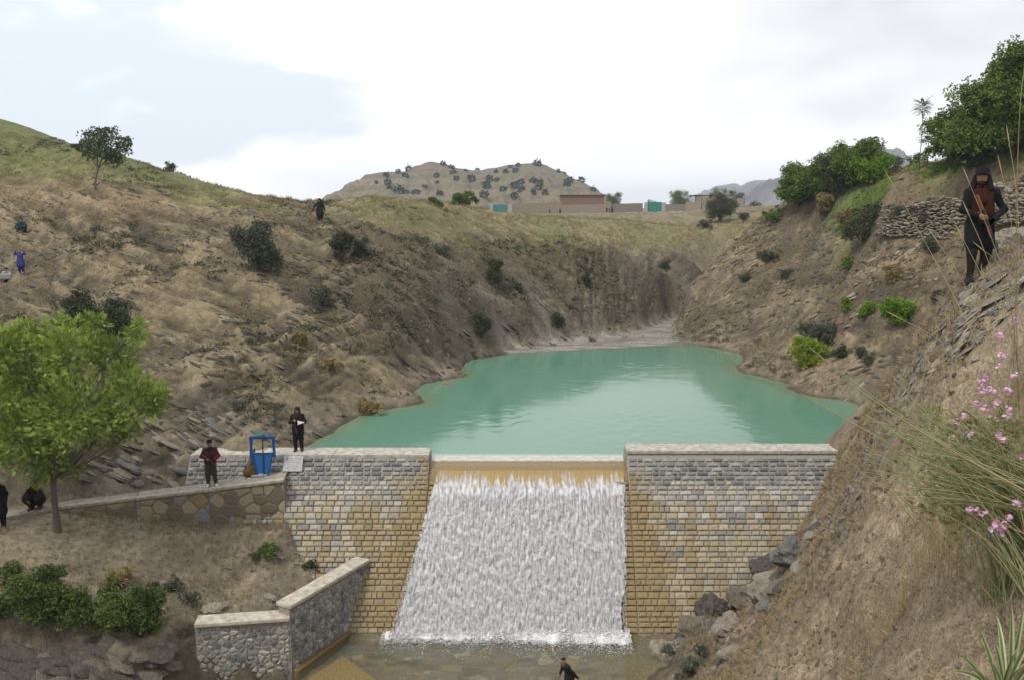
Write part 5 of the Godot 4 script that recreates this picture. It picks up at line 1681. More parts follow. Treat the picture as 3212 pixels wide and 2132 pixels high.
	# the slope below
	for e in [[Vector3(23.16, 7.82, -54.60), 2.4, 2.6, "dark", "big dark bush left of the dry stone wall"], [Vector3(24.33, 8.70, -51.98), 1.7, 1.3, "olive", "dark bush in front of the dry stone wall's left end"], [Vector3(25.19, 9.11, -50.66), 1.9, 1.2, "dead", "purplish leafless bush against the dry stone wall"], [Vector3(24.87, 7.22, -49.16), 1.1, 1.0, "olive", "small bush on the slope under the dry stone wall"], [Vector3(22.28, 6.05, -54.58), 1.0, 0.9, "green", "small green plant with a dry top on the bank"], [Vector3(20.89, 3.65, -44.26), 1.9, 2.0, "bright", "vivid green bush on the slope left of the slate scree"], [Vector3(20.82, 3.95, -47.82), 1.2, 0.9, "bright", "small vivid green bush left of the large vivid one"], [Vector3(20.38, 3.99, -49.76), 0.9, 0.8, "bright", "smallest vivid green bush, farthest left on the slope"], [Vector3(17.34, 0.70, -47.30), 2.1, 1.7, "lime", "yellow green feathery bush just above the water"], [Vector3(18.41, 1.63, -49.42), 2.6, 1.5, "grey", "grey twiggy bush above the yellow green one"], [Vector3(18.53, 1.35, -45.68), 1.2, 0.9, "dark", "dark bush just right of the yellow green one"], [Vector3(19.01, 1.68, -44.26), 0.8, 0.8, "olive", "left of two small dark bushes low on the bank"], [Vector3(19.10, 1.65, -43.46), 0.8, 0.7, "olive", "right of two small dark bushes low on the bank"], [Vector3(22.17, 5.26, -42.86), 1.1, 0.6, "grey", "low grey green plant at the left end of the slate scree"], [Vector3(23.91, 9.50, -63.44), 1.2, 2.0, "straw", "tall ochre grass clump on the bank's upper edge"], [Vector3(23.64, 8.89, -59.36), 1.0, 1.4, "straw", "second ochre grass clump right of the tall one"], [Vector3(20.43, 6.08, -66.12), 1.6, 1.0, "grey", "grey scrub on the brown spur"], [Vector3(18.47, 4.43, -65.06), 1.3, 0.8, "olive", "dark scrub low on the brown spur"], [Vector3(22.17, 5.76, -47.90), 1.2, 0.9, "straw", "dry tuft on the slope under the bushes"], [Vector3(20.29, 5.06, -61.10), 1.5, 0.8, "grey", "grey scrub half way up the right bank"]]:
		sh.call("bush", e[4], e[0], e[1], e[2], e[3], 0.9)
	# lower left bank
	for e in [[Vector3(-14.78, -2.53, -23.52), 2.9, 1.5, "leafy green creeper at the left end of the bank's thicket"], [Vector3(-13.53, -2.82, -23.62), 2.9, 1.5, "leafy green creeper hanging in the middle of the bank's thicket"], [Vector3(-12.12, -3.00, -23.56), 2.9, 1.5, "leafy green creeper hanging over the dark rock"], [Vector3(-11.36, -3.11, -23.92), 2.0, 1.3, "leafy green creeper at the right end of the bank's thicket"], [Vector3(-15.96, -2.62, -23.30), 2.0, 1.2, "leafy green creeper cut by the photo's left edge"]]:
		sh.call("creeper", e[3], e[0], e[1], e[2], "ivy", 1.1, "thicket of creepers on the lower left bank")
	for e in [[Vector3(-10.63, -3.12, -25.68), 0.9, 0.4, "olive", "low dark weed right of the thicket"], [Vector3(-8.72, -2.48, -28.06), 0.9, 0.45, "green", "green weed on the eroded edge of the bank"], [Vector3(-7.31, -3.52, -28.52), 0.7, 0.5, "dark", "dark weed where the bank meets the dam"], [Vector3(-9.16, -2.67, -27.96), 0.7, 0.35, "olive", "dark weed on the eroded edge, left of the green one"], [Vector3(-11.95, -2.57, -25.98), 0.55, 0.3, "dark", "small dark weed above the thicket"], [Vector3(-11.37, -2.80, -26.12), 0.9, 0.5, "olive", "dark weed above the thicket's right end"], [Vector3(-12.96, -2.32, -25.56), 1.2, 0.5, "straw", "straw coloured tuft on top of the thicket"]]:
		sh.call("weed", e[4], e[0], e[1], e[2], e[3], 1.1)
	sh.call("sage_bush", "grey green bush at the foot of the near slope by the basin", Vector3(5.11, -3.55, -21.92), 2.0, 0.8, "sage", 0.7)

func make_sprout(at: Vector3, tall: float, label: String) -> void:
	var o := thing("sprout", at, label, "sapling", "bare stems with leafy tops")
	var st := begin()
	var top := Vector3(rf(-0.1, 0.1), tall, 0)
	add_tube(st, [Vector3(0, -0.1, 0), Vector3(0.05, tall * 0.5, 0), top], [0.028, 0.022, 0.016], 5)
	put("stem", st.commit(), mat("bark_dull", Color.WHITE), o)
	var places := []
	var tints := []
	for k in 80:
		var d := Vector3(rf(-1, 1), rf(-0.35, 0.6), rf(-1, 1)).normalized()
		var x := d.cross(Vector3.UP).normalized()
		places.append(Transform3D(Basis(x, d, x.cross(d)).scaled_local(Vector3.ONE * rf(0.3, 0.5)), top + d * rf(0.05, 0.35) + Vector3(0, rf(-0.35, 0.25), 0)))
		tints.append(Color(0.05, 0.075, 0.03).lerp(Color(0.11, 0.14, 0.06), rng.randf()))
	tag(put_many("crown", sprig_feather, leaf_mat("leaves", 0.35), places, tints, o), "", "", "", "stuff")

# ---------------------------------------------------------------- what nobody could count: grass, scrub, stones
func strew(called: String, label: String, meshes: Array, material: Material, count: int, area: Array, pick: Callable) -> void:
	# area: [x0, x1, z0, z1]; pick(p, kind, normal) gives [] or [size, colour]
	var places := []
	var tints := []
	for m in meshes:
		places.append([])
		tints.append([])
	for k in count:
		var x := rf(area[0], area[1])
		var z := rf(area[2], area[3])
		var y := ground(x, z)
		var p := Vector3(x, y, z)
		var e: Array = pick.call(p, ground_kind(x, z))
		if e.is_empty(): continue
		var v := rng.randi() % meshes.size()
		var b := Basis(Vector3.UP, rf(0, TAU))
		if e.size() > 2:
			var n := ground_normal(x, z)
			b = Basis(Quaternion(Vector3.UP, n)) * b
		else:
			b = Basis(Vector3.RIGHT, rf(-0.25, 0.25)) * b
		places[v].append(Transform3D(b.scaled_local(Vector3(e[0] * rf(0.8, 1.25), e[0] * rf(0.7, 1.2), e[0] * rf(0.8, 1.25))), p))
		tints[v].append(e[1])
	for v in meshes.size():
		if places[v].size():
			tag(put_many(called, meshes[v], material, places[v], tints[v]), label, "", "", "stuff")

func above_water(p: Vector3) -> bool:
	return not (p.y < 0.12 and p.z < -31.0) and not (p.y < -4.6)

func make_cover() -> void:
	var dry := leaf_mat("dry_blades", 0.2)
	# dry grass over the left hill and the cliffs
	strew("dry_grass", "dry grass tufts over the hillside", tuft_meshes, dry, 60000, [-46.0, 6.0, -76.0, -24.0], func(p, c):
		if not above_water(p) or c.a < 0.05: return []
		var m := n_mid.get_noise_2d(p.x * 1.4, p.z * 1.4) + 0.4 * n_fine.get_noise_2d(p.x, p.z)
		if m + rf(-0.25, 0.25) < 0.05: return []
		var green: bool = c.g > c.r * 0.97 and rng.randf() < 0.55
		var col := Color(0.19, 0.20, 0.075) if green else Color(0.35, 0.285, 0.15).lerp(Color(0.21, 0.165, 0.09), rng.randf())
		return [rf(0.10, 0.27), col])
	strew("dry_grass", "dry grass tufts over the plateau", tuft_meshes, dry, 22000, [-22.0, 34.0, -104.0, -60.0], func(p, c):
		if not above_water(p) or p.y < 1.0: return []
		var m := n_mid.get_noise_2d(p.x, p.z)
		if m + rf(-0.2, 0.2) < 0.0: return []
		return [rf(0.16, 0.4), Color(0.16, 0.19, 0.06) if rng.randf() < 0.3 else Color(0.34, 0.28, 0.145).lerp(Color(0.22, 0.18, 0.09), rng.randf())])
	strew("dry_grass", "dry grass tufts over the right bank", tuft_meshes, dry, 30000, [8.0, 34.0, -72.0, -33.0], func(p, c):
		if not above_water(p): return []
		var m := n_mid.get_noise_2d(p.x * 1.6, p.z * 1.6)
		if m + rf(-0.25, 0.25) < 0.05: return []
		var green: bool = c.g > c.r * 0.9
		return [rf(0.12, 0.3) * (1.3 if green else 1.0), Color(0.12, 0.19, 0.04).lerp(Color(0.2, 0.26, 0.07), rng.randf()) if green else Color(0.33, 0.27, 0.145).lerp(Color(0.19, 0.145, 0.085), rng.randf())])
	# low dark scrub
	strew("low_scrub", "low dark scrub dotted over the slopes", scrub_meshes, leaf_mat("leaves", 0.35), 16000, [-46.0, 34.0, -80.0, -30.0], func(p, c):
		if not above_water(p): return []
		var m := n_big.get_noise_2d(p.x * 2.5 + 30.0, p.z * 2.5) + 0.5 * n_mid.get_noise_2d(p.x * 2.0, p.z * 2.0 + 60.0)
		var lean: float = (0.42 if p.x < -12.0 else 0.3) if c.a < 0.4 or p.x < -12.0 else -0.16
		if p.x > 9.0: lean = 0.12
		if m + rf(-0.25, 0.25) < lean: return []
		return [rf(0.2, 0.8) * (1.2 if c.a > 0.42 else 0.8), Color(0.055, 0.06, 0.035).lerp(Color(0.16, 0.145, 0.085), rng.randf())])
	# stones
	var stones := tinted("loose_stone", 0.95, 1.0, 2.0, 1.5)
	strew("loose_stones", "loose stones over the banks and slopes", pebble_meshes, stones, 16000, [-40.0, 30.0, -70.0, -20.0], func(p, c):
		if not above_water(p): return []
		var m := n_mid.get_noise_2d(p.x * 1.2 + 11.0, p.z * 1.2)
		if m + rf(-0.3, 0.3) < 0.12: return []
		var g := rf(0.13, 0.34)
		return [rf(0.05, 0.2) * (1.5 if c.a > 0.45 else 1.0) * (0.7 if p.z > -30.0 else 1.0), Color(g, g * 0.9, g * 0.76), 1])
	strew("turf", "green grass along the terrace edge of the right bank", tuft_meshes, dry, 26000, [17.0, 34.0, -60.0, -45.0], func(p, c):
		if turf_at(p.x, p.z) < rf(0.1, 0.9): return []
		return [rf(0.2, 0.45), Color(0.10, 0.17, 0.03).lerp(Color(0.22, 0.29, 0.07), rng.randf())])
	var spots_ := []
	var tints_ := []
	for k in 15000:
		var x := rf(-42.0, 26.0)
		var z := rf(-74.0, -31.0)
		var p := Vector3(x, ground(x, z), z)
		var c := ground_kind(x, z)
		if not above_water(p) or c.a < 0.24 or silt_depth(x, z) > -0.5: continue
		if n_mid.get_noise_2d(x * 0.9 + 70.0, z * 0.9) + rf(-0.3, 0.3) < 0.02: continue
		var n := ground_normal(x, z)
		var tilt := lerpf(0.27, 0.85, smooth(-14.0, -5.0, x)) if x < 5.0 else lerpf(0.85, -0.55, smooth(5.0, 13.0, x))
		var g := Vector3(tilt, 1.0, 0.0)
		var t := n.cross(g - n * g.dot(n)).normalized()
		t = (t + Vector3(rf(-0.15, 0.15), rf(-0.1, 0.1), rf(-0.15, 0.15))).normalized()
		var side := t.cross(n).normalized()
		var s := rf(0.15, 0.6)
		spots_.append(Transform3D(Basis(t, side.cross(t), side).scaled_local(Vector3(s * 2.0, s * 0.22, s * 0.5)), p + n * 0.01))
		var v := rf(0.07, 0.24)
		tints_.append(Color(v, v * 0.87, v * 0.66))
	tag(put_many("ledges", pebble_meshes[1], stones, spots_, tints_), "thin ledges of bedrock showing through the slopes", "", "", "stuff")
	# the near slope: straw, litter, small stones
	strew("straw", "straw and dead grass lying on the near slope", tuft_meshes, dry, 46000, [1.2, 13.0, -31.0, -1.6], func(p, c):
		if p.y < -4.4: return []
		var m := n_mid.get_noise_2d(p.x * 3.0, p.z * 3.0) + 0.5 * n_fine.get_noise_2d(p.x * 2.0, p.z * 2.0)
		if m + rf(-0.3, 0.3) < -0.02: return []
		var far := smooth(5.0, 18.0, -p.z)
		return [rf(0.045, 0.12) * lerpf(0.8, 1.7, far), Color(0.36, 0.29, 0.17).lerp(Color(0.17, 0.125, 0.08), rng.randf()), 1])
	strew("clods", "lumps of dry soil on the near slope", pebble_meshes, tinted("soil_clod", 0.98, 1.0, 3.0, 2.0), 26000, [1.2, 13.0, -31.0, -1.6], func(p, c):
		if p.y < -4.4 or n_mid.get_noise_2d(p.x * 3.0 + 40.0, p.z * 3.0) + rf(-0.3, 0.3) < 0.0: return []
		var g := rf(0.16, 0.36)
		return [rf(0.02, 0.09) * lerpf(0.7, 2.2, smooth(4.0, 20.0, -p.z)), Color(g, g * 0.78, g * 0.52), 1])
	strew("scree", "loose grey slate chips below the bearded guard", pebble_meshes, stones, 5200, [4.8, 9.0, -15.5, -8.0], func(p, c):
		if n_mid.get_noise_2d(p.x * 2.0 + 90.0, p.z * 2.0) + rf(-0.3, 0.3) < -0.05: return []
		var g := rf(0.18, 0.42)
		return [rf(0.03, 0.13), Color(g, g * 0.94, g * 0.86), 1])
	strew("standing_grass", "short standing dry grass on the near slope", tuft_meshes, dry, 12000, [1.2, 13.0, -31.0, -1.6], func(p, c):
		if p.y < -4.4 or n_mid.get_noise_2d(p.x * 1.5 + 20.0, p.z * 1.5) + rf(-0.2, 0.2) < 0.1: return []
		return [rf(0.06, 0.17) * lerpf(0.8, 1.8, smooth(5.0, 18.0, -p.z)), Color(0.40, 0.33, 0.19).lerp(Color(0.19, 0.17, 0.08), rng.randf())])
	strew("gravel", "small stones in the soil of the near slope", pebble_meshes, stones, 22000, [1.2, 13.0, -31.0, -1.6], func(p, c):
		if p.y < -4.4 or rng.randf() < 0.4: return []
		var g := rf(0.14, 0.36)
		return [rf(0.012, 0.06) * lerpf(0.8, 2.4, smooth(4.0, 20.0, -p.z)), Color(g, g * 0.86, g * 0.7), 1])
	strew("bank_grass", "short grass and weeds on the lower left bank", tuft_meshes, dry, 9000, [-19.0, -5.0, -30.6, -21.5], func(p, c):
		if p.y < -4.6: return []
		var m := n_mid.get_noise_2d(p.x * 2.0, p.z * 2.0 + 5.0)
		if m + rf(-0.3, 0.3) < 0.08: return []
		return [rf(0.06, 0.16), Color(0.13, 0.135, 0.06).lerp(Color(0.30, 0.25, 0.15), rng.randf())])

# ---------------------------------------------------------------- people
# A figure is a set of tapered bones; their joined distance field is meshed with surface nets.
func blob_mesh(bones: Array, cell: float, blend: float, folds := 0.0) -> ArrayMesh:
	# bones: [from, to, radius from, radius to, colour]
	var lo := Vector3.ONE * 1e9
	var hi := -lo
	for b in bones:
		var r := maxf(b[2], b[3]) + blend + cell * 2.0
		for p in [b[0], b[1]]:
			lo = lo.min(p - Vector3.ONE * r)
			hi = hi.max(p + Vector3.ONE * r)
	var nx := int((hi.x - lo.x) / cell) + 2
	var ny := int((hi.y - lo.y) / cell) + 2
	var nz := int((hi.z - lo.z) / cell) + 2
	var f := PackedFloat32Array()
	f.resize(nx * ny * nz)
	f.fill(10.0)
	for b in bones:
		var a: Vector3 = b[0]
		var ab: Vector3 = b[1] - a
		var l2 := maxf(ab.length_squared(), 1e-9)
		var r0: float = b[2]
		var r1: float = b[3]
		var r := maxf(r0, r1) + blend + cell * 1.6
		var mn: Vector3 = (a.min(b[1]) - Vector3.ONE * r - lo) / cell
		var mx: Vector3 = (a.max(b[1]) + Vector3.ONE * r - lo) / cell
		for k in range(maxi(0, int(mn.z)), mini(nz, int(mx.z) + 2)):
			for j in range(maxi(0, int(mn.y)), mini(ny, int(mx.y) + 2)):
				var at := (k * ny + j) * nx
				for i in range(maxi(0, int(mn.x)), mini(nx, int(mx.x) + 2)):
					var p := lo + Vector3(i, j, k) * cell - a
					var t := clampf(p.dot(ab) / l2, 0.0, 1.0)
					var d := (p - ab * t).length() - r0 - (r1 - r0) * t
					var o := f[at + i]
					var h := maxf(blend - absf(d - o), 0.0)
					f[at + i] = minf(d, o) - h * h / (4.0 * blend)
	if folds > 0.0:
		for k in nz:
			for j in ny:
				for i in nx:
					var q := (k * ny + j) * nx + i
					if absf(f[q]) < cell * 3.0:
						var p := lo + Vector3(i, j, k) * cell
						f[q] += folds * n_mid.get_noise_3d(p.x * 90.0, p.y * 28.0, p.z * 90.0)
	var ids := {}
	var v := PackedVector3Array()
	var c := PackedColorArray()
	var idx := PackedInt32Array()
	var sy := nx
	var sz := nx * ny
	var corner := [0, 1, sy, sy + 1, sz, sz + 1, sz + sy, sz + sy + 1]
	for k in nz - 1:
		for j in ny - 1:
			for i in nx - 1:
				var q := k * sz + j * sy + i
				var s0 := f[q] < 0.0
				if s0 == (f[q + 1] < 0.0) and s0 == (f[q + sy] < 0.0) and s0 == (f[q + sz] < 0.0) and s0 == (f[q + sy + 1] < 0.0) and s0 == (f[q + sz + 1] < 0.0) and s0 == (f[q + sz + sy] < 0.0) and s0 == (f[q + sz + sy + 1] < 0.0): continue
				var sum := Vector3.ZERO
				var n := 0
				for e in EDGES:
					var fa := f[q + corner[e[0]]]
					var fb := f[q + corner[e[1]]]
					if (fa < 0.0) != (fb < 0.0):
						var pa := Vector3(e[0] & 1, (e[0] >> 1) & 1, e[0] >> 2)
						var pb := Vector3(e[1] & 1, (e[1] >> 1) & 1, e[1] >> 2)
						sum += pa.lerp(pb, fa / (fa - fb))
						n += 1
				var p := lo + (Vector3(i, j, k) + sum / maxi(n, 1)) * cell
				ids[q] = v.size()
				v.append(p)
				var best := 1e9
				var col := Color.WHITE
				for b in bones:
					var ab: Vector3 = b[1] - b[0]
					var t := clampf((p - b[0]).dot(ab) / maxf(ab.length_squared(), 1e-9), 0.0, 1.0)
					var d: float = (p - b[0] - ab * t).length() - lerpf(b[2], b[3], t)
					if d < best:
						best = d
						col = b[4]
				c.append(col)
	for q in ids:
		var inside := f[q] < 0.0
		for ax in 3:
			var step: int = [1, sy, sz][ax]
			var u: int = [sy, sz, 1][ax]
			var w: int = [sz, 1, sy][ax]
			if q + step >= f.size() or inside == (f[q + step] < 0.0): continue
			if not (ids.has(q - u) and ids.has(q - w) and ids.has(q - u - w)): continue
			var a: int = ids[q]
			var b: int = ids[q - u]
			var d: int = ids[q - w]
			var e: int = ids[q - u - w]
			# clockwise seen from outside
			if inside: idx.append_array(PackedInt32Array([a, e, b, a, d, e]))
			else: idx.append_array(PackedInt32Array([a, b, e, a, e, d]))
	var nrm := PackedVector3Array()
	nrm.resize(v.size())
	for i in range(0, idx.size(), 3):
		var n := (v[idx[i + 2]] - v[idx[i]]).cross(v[idx[i + 1]] - v[idx[i]])
		for m in 3: nrm[idx[i + m]] += n
	for i in nrm.size(): nrm[i] = nrm[i].normalized()
	var arr := []
	arr.resize(Mesh.ARRAY_MAX)
	arr[Mesh.ARRAY_VERTEX] = v
	arr[Mesh.ARRAY_NORMAL] = nrm
	arr[Mesh.ARRAY_COLOR] = c
	arr[Mesh.ARRAY_INDEX] = idx
	var m := ArrayMesh.new()
	m.add_surface_from_arrays(Mesh.PRIMITIVE_TRIANGLES, arr)
	return m

const EDGES := [[0, 1], [2, 3], [4, 5], [6, 7], [0, 2], [1, 3], [4, 6], [5, 7], [0, 4], [1, 5], [2, 6], [3, 7]]
const SKIN := Color(0.30, 0.165, 0.10)
var heads := {}
var hands := {}

func head_mesh(cell: float) -> ArrayMesh:
	# centre of the head at the origin, face towards +z
	if heads.has(cell): return heads[cell]
	var s := SKIN
	var lip := Color(0.24, 0.10, 0.075)
	var eye := Color(0.03, 0.025, 0.02)
	var white := Color(0.5, 0.46, 0.42)
	var b := [
		[Vector3(0, 0.035, -0.018), Vector3(0, 0.03, 0.0), 0.082, 0.078, s], [Vector3(0, -0.02, 0.02), Vector3(0, -0.075, 0.045), 0.062, 0.034, s],
		[Vector3(-0.035, -0.055, 0.03), Vector3(-0.05, -0.01, 0.0), 0.022, 0.028, s], [Vector3(0.035, -0.055, 0.03), Vector3(0.05, -0.01, 0.0), 0.022, 0.028, s],
		[Vector3(0, 0.018, 0.078), Vector3(0, -0.022, 0.094), 0.009, 0.014, s], [Vector3(-0.028, 0.026, 0.07), Vector3(0.028, 0.026, 0.07), 0.013, 0.013, s],
		[Vector3(-0.012, -0.047, 0.079), Vector3(0.012, -0.047, 0.079), 0.007, 0.007, lip], [Vector3(-0.082, 0.012, -0.012), Vector3(-0.08, -0.02, -0.008), 0.016, 0.011, s], [Vector3(0.082, 0.012, -0.012), Vector3(0.08, -0.02, -0.008), 0.016, 0.011, s],
		[Vector3(0, -0.06, -0.02), Vector3(0, -0.15, -0.03), 0.052, 0.055, s],
	]
	for x in [-1.0, 1.0]:
		b.append([Vector3(0.03 * x, 0.006, 0.069), Vector3(0.03 * x, 0.006, 0.070), 0.0105, 0.0105, white])
		b.append([Vector3(0.03 * x, 0.006, 0.077), Vector3(0.03 * x, 0.006, 0.0775), 0.0055, 0.0055, eye])
		b.append([Vector3(0.017 * x, 0.027, 0.081), Vector3(0.045 * x, 0.027, 0.072), 0.005, 0.004, eye])
	heads[cell] = blob_mesh(b, cell, 0.012)
	return heads[cell]

func hand_mesh(grip: bool) -> ArrayMesh:
	# a right hand: wrist at the origin, fingers along -y, palm towards -x, thumb on the +z side
	if hands.has(grip): return hands[grip]
	var s := SKIN
	var b := [[Vector3(0, 0.02, 0), Vector3(0, -0.03, 0), 0.024, 0.026, s]]
	var reach := [0.075, 0.085, 0.08, 0.062]
	for i in 4:
		var z := 0.031 - 0.021 * i
		var k := Vector3(0, -0.088 + 0.006 * absf(i - 1.0), z)
		b.append([Vector3(0, -0.02, z * 0.6), k, 0.017, 0.0125, s])
		var bend := 1.15 if grip else 0.28 + 0.06 * i
		var p := k
		var a := bend * 0.5
		for seg in 3:
			var q: Vector3 = p + Vector3(-sin(a), -cos(a), 0.03 * (1.5 - i) * (0.0 if grip else 1.0)) * reach[i] * [0.45, 0.31, 0.24][seg]
			b.append([p, q, 0.0098 - 0.0008 * seg, 0.0092 - 0.001 * seg, s])
			p = q
			a += bend * (0.9 if grip else 0.8)
	var t0 := Vector3(-0.004, -0.025, 0.026)
	var t1 := t0 + (Vector3(-0.018, -0.03, 0.026) if not grip else Vector3(-0.03, -0.026, 0.014))
	var t2 := t1 + (Vector3(-0.008, -0.03, 0.008) if not grip else Vector3(-0.022, -0.02, -0.014))
	b.append([t0, t1, 0.015, 0.0115, s])
	b.append([t1, t2, 0.011, 0.009, s])
	hands[grip] = blob_mesh(b, 0.0055, 0.006)
	return hands[grip]

func look(dir: Vector3, hint: Vector3) -> Basis:
	# y along dir, z near hint
	var y := dir.normalized()
	var x := y.cross(hint).normalized()
	return Basis(x, y, x.cross(y))

# pose: joints in metres for a person of 1.75 m facing +z (the person's left is +x)
func person(label: String, at: Vector3, turn: float, tall: float, pose: Dictionary, cloth: Dictionary, cell: float, group := "") -> Node3D:
	var o := thing("person", at, label, "person", group, turn)
	var k := tall / 1.75
	var j := {
		"hip": Vector3(0, 0.94, 0), "chest": Vector3(0, 1.28, 0), "neck": Vector3(0, 1.47, -0.01), "head": Vector3(0, 1.63, 0.015), "face": Vector3(0, 0, 1),
		"knee_l": Vector3(0.11, 0.50, 0.03), "knee_r": Vector3(-0.11, 0.50, 0.03), "foot_l": Vector3(0.12, 0.07, -0.02), "foot_r": Vector3(-0.12, 0.07, -0.02), "toe_l": Vector3(0.14, 0.035, 0.17), "toe_r": Vector3(-0.14, 0.035, 0.17),
		"elbow_l": Vector3(0.27, 1.17, -0.03), "elbow_r": Vector3(-0.27, 1.17, -0.03), "hand_l": Vector3(0.27, 0.92, 0.06), "hand_r": Vector3(-0.27, 0.92, 0.06), "wide": Vector3(1, 0, 0),
	}
	j.merge(pose, true)
	var w: Vector3 = j.wide
	var sl: Vector3 = j.neck + w * 0.185 + Vector3(0, -0.06, 0)
	var sr: Vector3 = j.neck - w * 0.185 + Vector3(0, -0.06, 0)
	var up: Color = cloth.top
	var low: Color = cloth.legs
	var loose: float = cloth.get("loose", 0.02)
	var girth: float = cloth.get("girth", 1.0)
	var b := [
		[j.hip + w * 0.07, j.chest + w * 0.075, 0.125 + loose * 0.5, 0.125, up], [j.hip - w * 0.07, j.chest - w * 0.075, 0.125 + loose * 0.5, 0.125, up], [j.chest, j.neck + Vector3(0, -0.03, 0), 0.13, 0.085, up],
		[sl, sr, 0.07, 0.07, up], [sl, j.elbow_l, 0.072, 0.055 + loose * 0.4, up], [sr, j.elbow_r, 0.072, 0.055 + loose * 0.4, up], [j.elbow_l, j.hand_l, 0.056 + loose * 0.3, 0.038 + loose * 0.3, up], [j.elbow_r, j.hand_r, 0.056 + loose * 0.3, 0.038 + loose * 0.3, up],
		[j.hip + w * 0.09 + Vector3(0, -0.03, 0), j.knee_l, 0.10 + loose, 0.075 + loose, low], [j.hip - w * 0.09 + Vector3(0, -0.03, 0), j.knee_r, 0.10 + loose, 0.075 + loose, low], [j.knee_l, j.foot_l, 0.072 + loose, 0.05 + loose * 0.6, low], [j.knee_r, j.foot_r, 0.072 + loose, 0.05 + loose * 0.6, low],
		[j.foot_l, j.toe_l, 0.052, 0.042, cloth.shoes], [j.foot_r, j.toe_r, 0.052, 0.042, cloth.shoes], [j.foot_l, j.foot_l - (j.toe_l - j.foot_l) * 0.3, 0.05, 0.045, cloth.shoes], [j.foot_r, j.foot_r - (j.toe_r - j.foot_r) * 0.3, 0.05, 0.045, cloth.shoes],
		[j.neck + Vector3(0, -0.02, 0), j.head + Vector3(0, -0.06, -0.01), 0.058, 0.055, SKIN],
	]
	if cloth.has("skirt"):
		# a long shirt over the thighs
		for s in [-1.0, 1.0]:
			var kn: Vector3 = j.knee_l if s > 0.0 else j.knee_r
			b.append([j.hip + w * 0.08 * s, (j.hip as Vector3).lerp(kn, cloth.skirt) + w * 0.02 * s, 0.13 + loose, 0.135 + loose * 1.5, up])
	for e in b:
		e[0] = e[0] * k
		e[1] = e[1] * k
		e[2] *= k * girth
		e[3] *= k * girth
	var st := begin()
	st.append_from(blob_mesh(b, cell, 0.045 * k, cloth.get("folds", 0.008)), 0, Transform3D())
	var face: Vector3 = j.face.normalized()
	var hb := look(cloth.get("crown", Vector3(0, 1, 0)), face)
	st.append_from(head_mesh(0.008 if cell < 0.03 else 0.014), 0, Transform3D(hb.scaled_local(Vector3.ONE * k * cloth.get("head_size", 1.0)), j.head * k))
	for s in ["l", "r"]:
		var el: Vector3 = j["elbow_" + s]
		var wr: Vector3 = j["hand_" + s]
		var d := (el - wr).normalized()
		var palm: Vector3 = j.get("palm_" + s, -w if s == "l" else w)
		var x := (-palm - d * -palm.dot(d)).normalized()
		var bas := Basis(x, d, x.cross(d))
		if s == "l": bas = Basis(x, d, -x.cross(d)) if cloth.get("mirror", true) else bas
		st.append_from(hand_mesh(j.has("palm_" + s)), 0, Transform3D(bas.scaled_local(Vector3.ONE * k), wr * k))
	put("body", st.commit(), tinted("cloth_and_skin", 0.9), o)
	# hair, cap or head cloth
	var hair := []
	var hc: Color = cloth.get("hair", Color(0.012, 0.01, 0.009))
	match cloth.get("style", "short"):
		"short":
			hair = [[Vector3(0, 0.055, -0.03), Vector3(0, 0.06, 0.0), 0.087, 0.08, hc], [Vector3(0, 0.0, -0.06), Vector3(0, -0.03, -0.055), 0.05, 0.04, hc]]
		"bushy":
			hair = [[Vector3(0, 0.065, -0.025), Vector3(0, 0.075, 0.02), 0.105, 0.09, hc], [Vector3(-0.08, 0.03, -0.02), Vector3(0.08, 0.03, -0.02), 0.04, 0.04, hc]]
		"long":
			hair = [[Vector3(0, 0.05, -0.035), Vector3(0, 0.06, 0.0), 0.088, 0.082, hc], [Vector3(-0.085, 0.02, -0.015), Vector3(-0.12, -0.17, 0.0), 0.035, 0.052, hc], [Vector3(0.085, 0.02, -0.015), Vector3(0.12, -0.17, 0.0), 0.035, 0.052, hc], [Vector3(0, 0.0, -0.075), Vector3(0, -0.18, -0.075), 0.06, 0.08, hc], [Vector3(-0.03, -0.085, 0.05), Vector3(0.03, -0.085, 0.05), 0.032, 0.032, hc], [Vector3(0, -0.09, 0.06), Vector3(0, -0.145, 0.055), 0.034, 0.02, hc]]
		"cloth":
			hair = [[Vector3(0, 0.06, -0.03), Vector3(0, 0.065, 0.01), 0.1, 0.092, hc], [Vector3(-0.07, 0.03, -0.02), Vector3(-0.09, -0.13, 0.0), 0.045, 0.06, hc], [Vector3(0.07, 0.03, -0.02), Vector3(0.09, -0.13, 0.0), 0.045, 0.06, hc], [Vector3(0, 0.0, -0.08), Vector3(0, -0.16, -0.06), 0.06, 0.085, hc], [Vector3(0, -0.13, 0.02), Vector3(0, -0.17, 0.03), 0.07, 0.075, hc]]
	for e in hair:
		for i in 4: e[i] = e[i] * k
	put("head_cloth" if cloth.get("style", "") == "cloth" else "hair", blob_mesh(hair, 0.011 if cell < 0.03 else 0.018, 0.02, 0.006), tinted("hair", 0.85), o, Transform3D(hb, j.head * k))
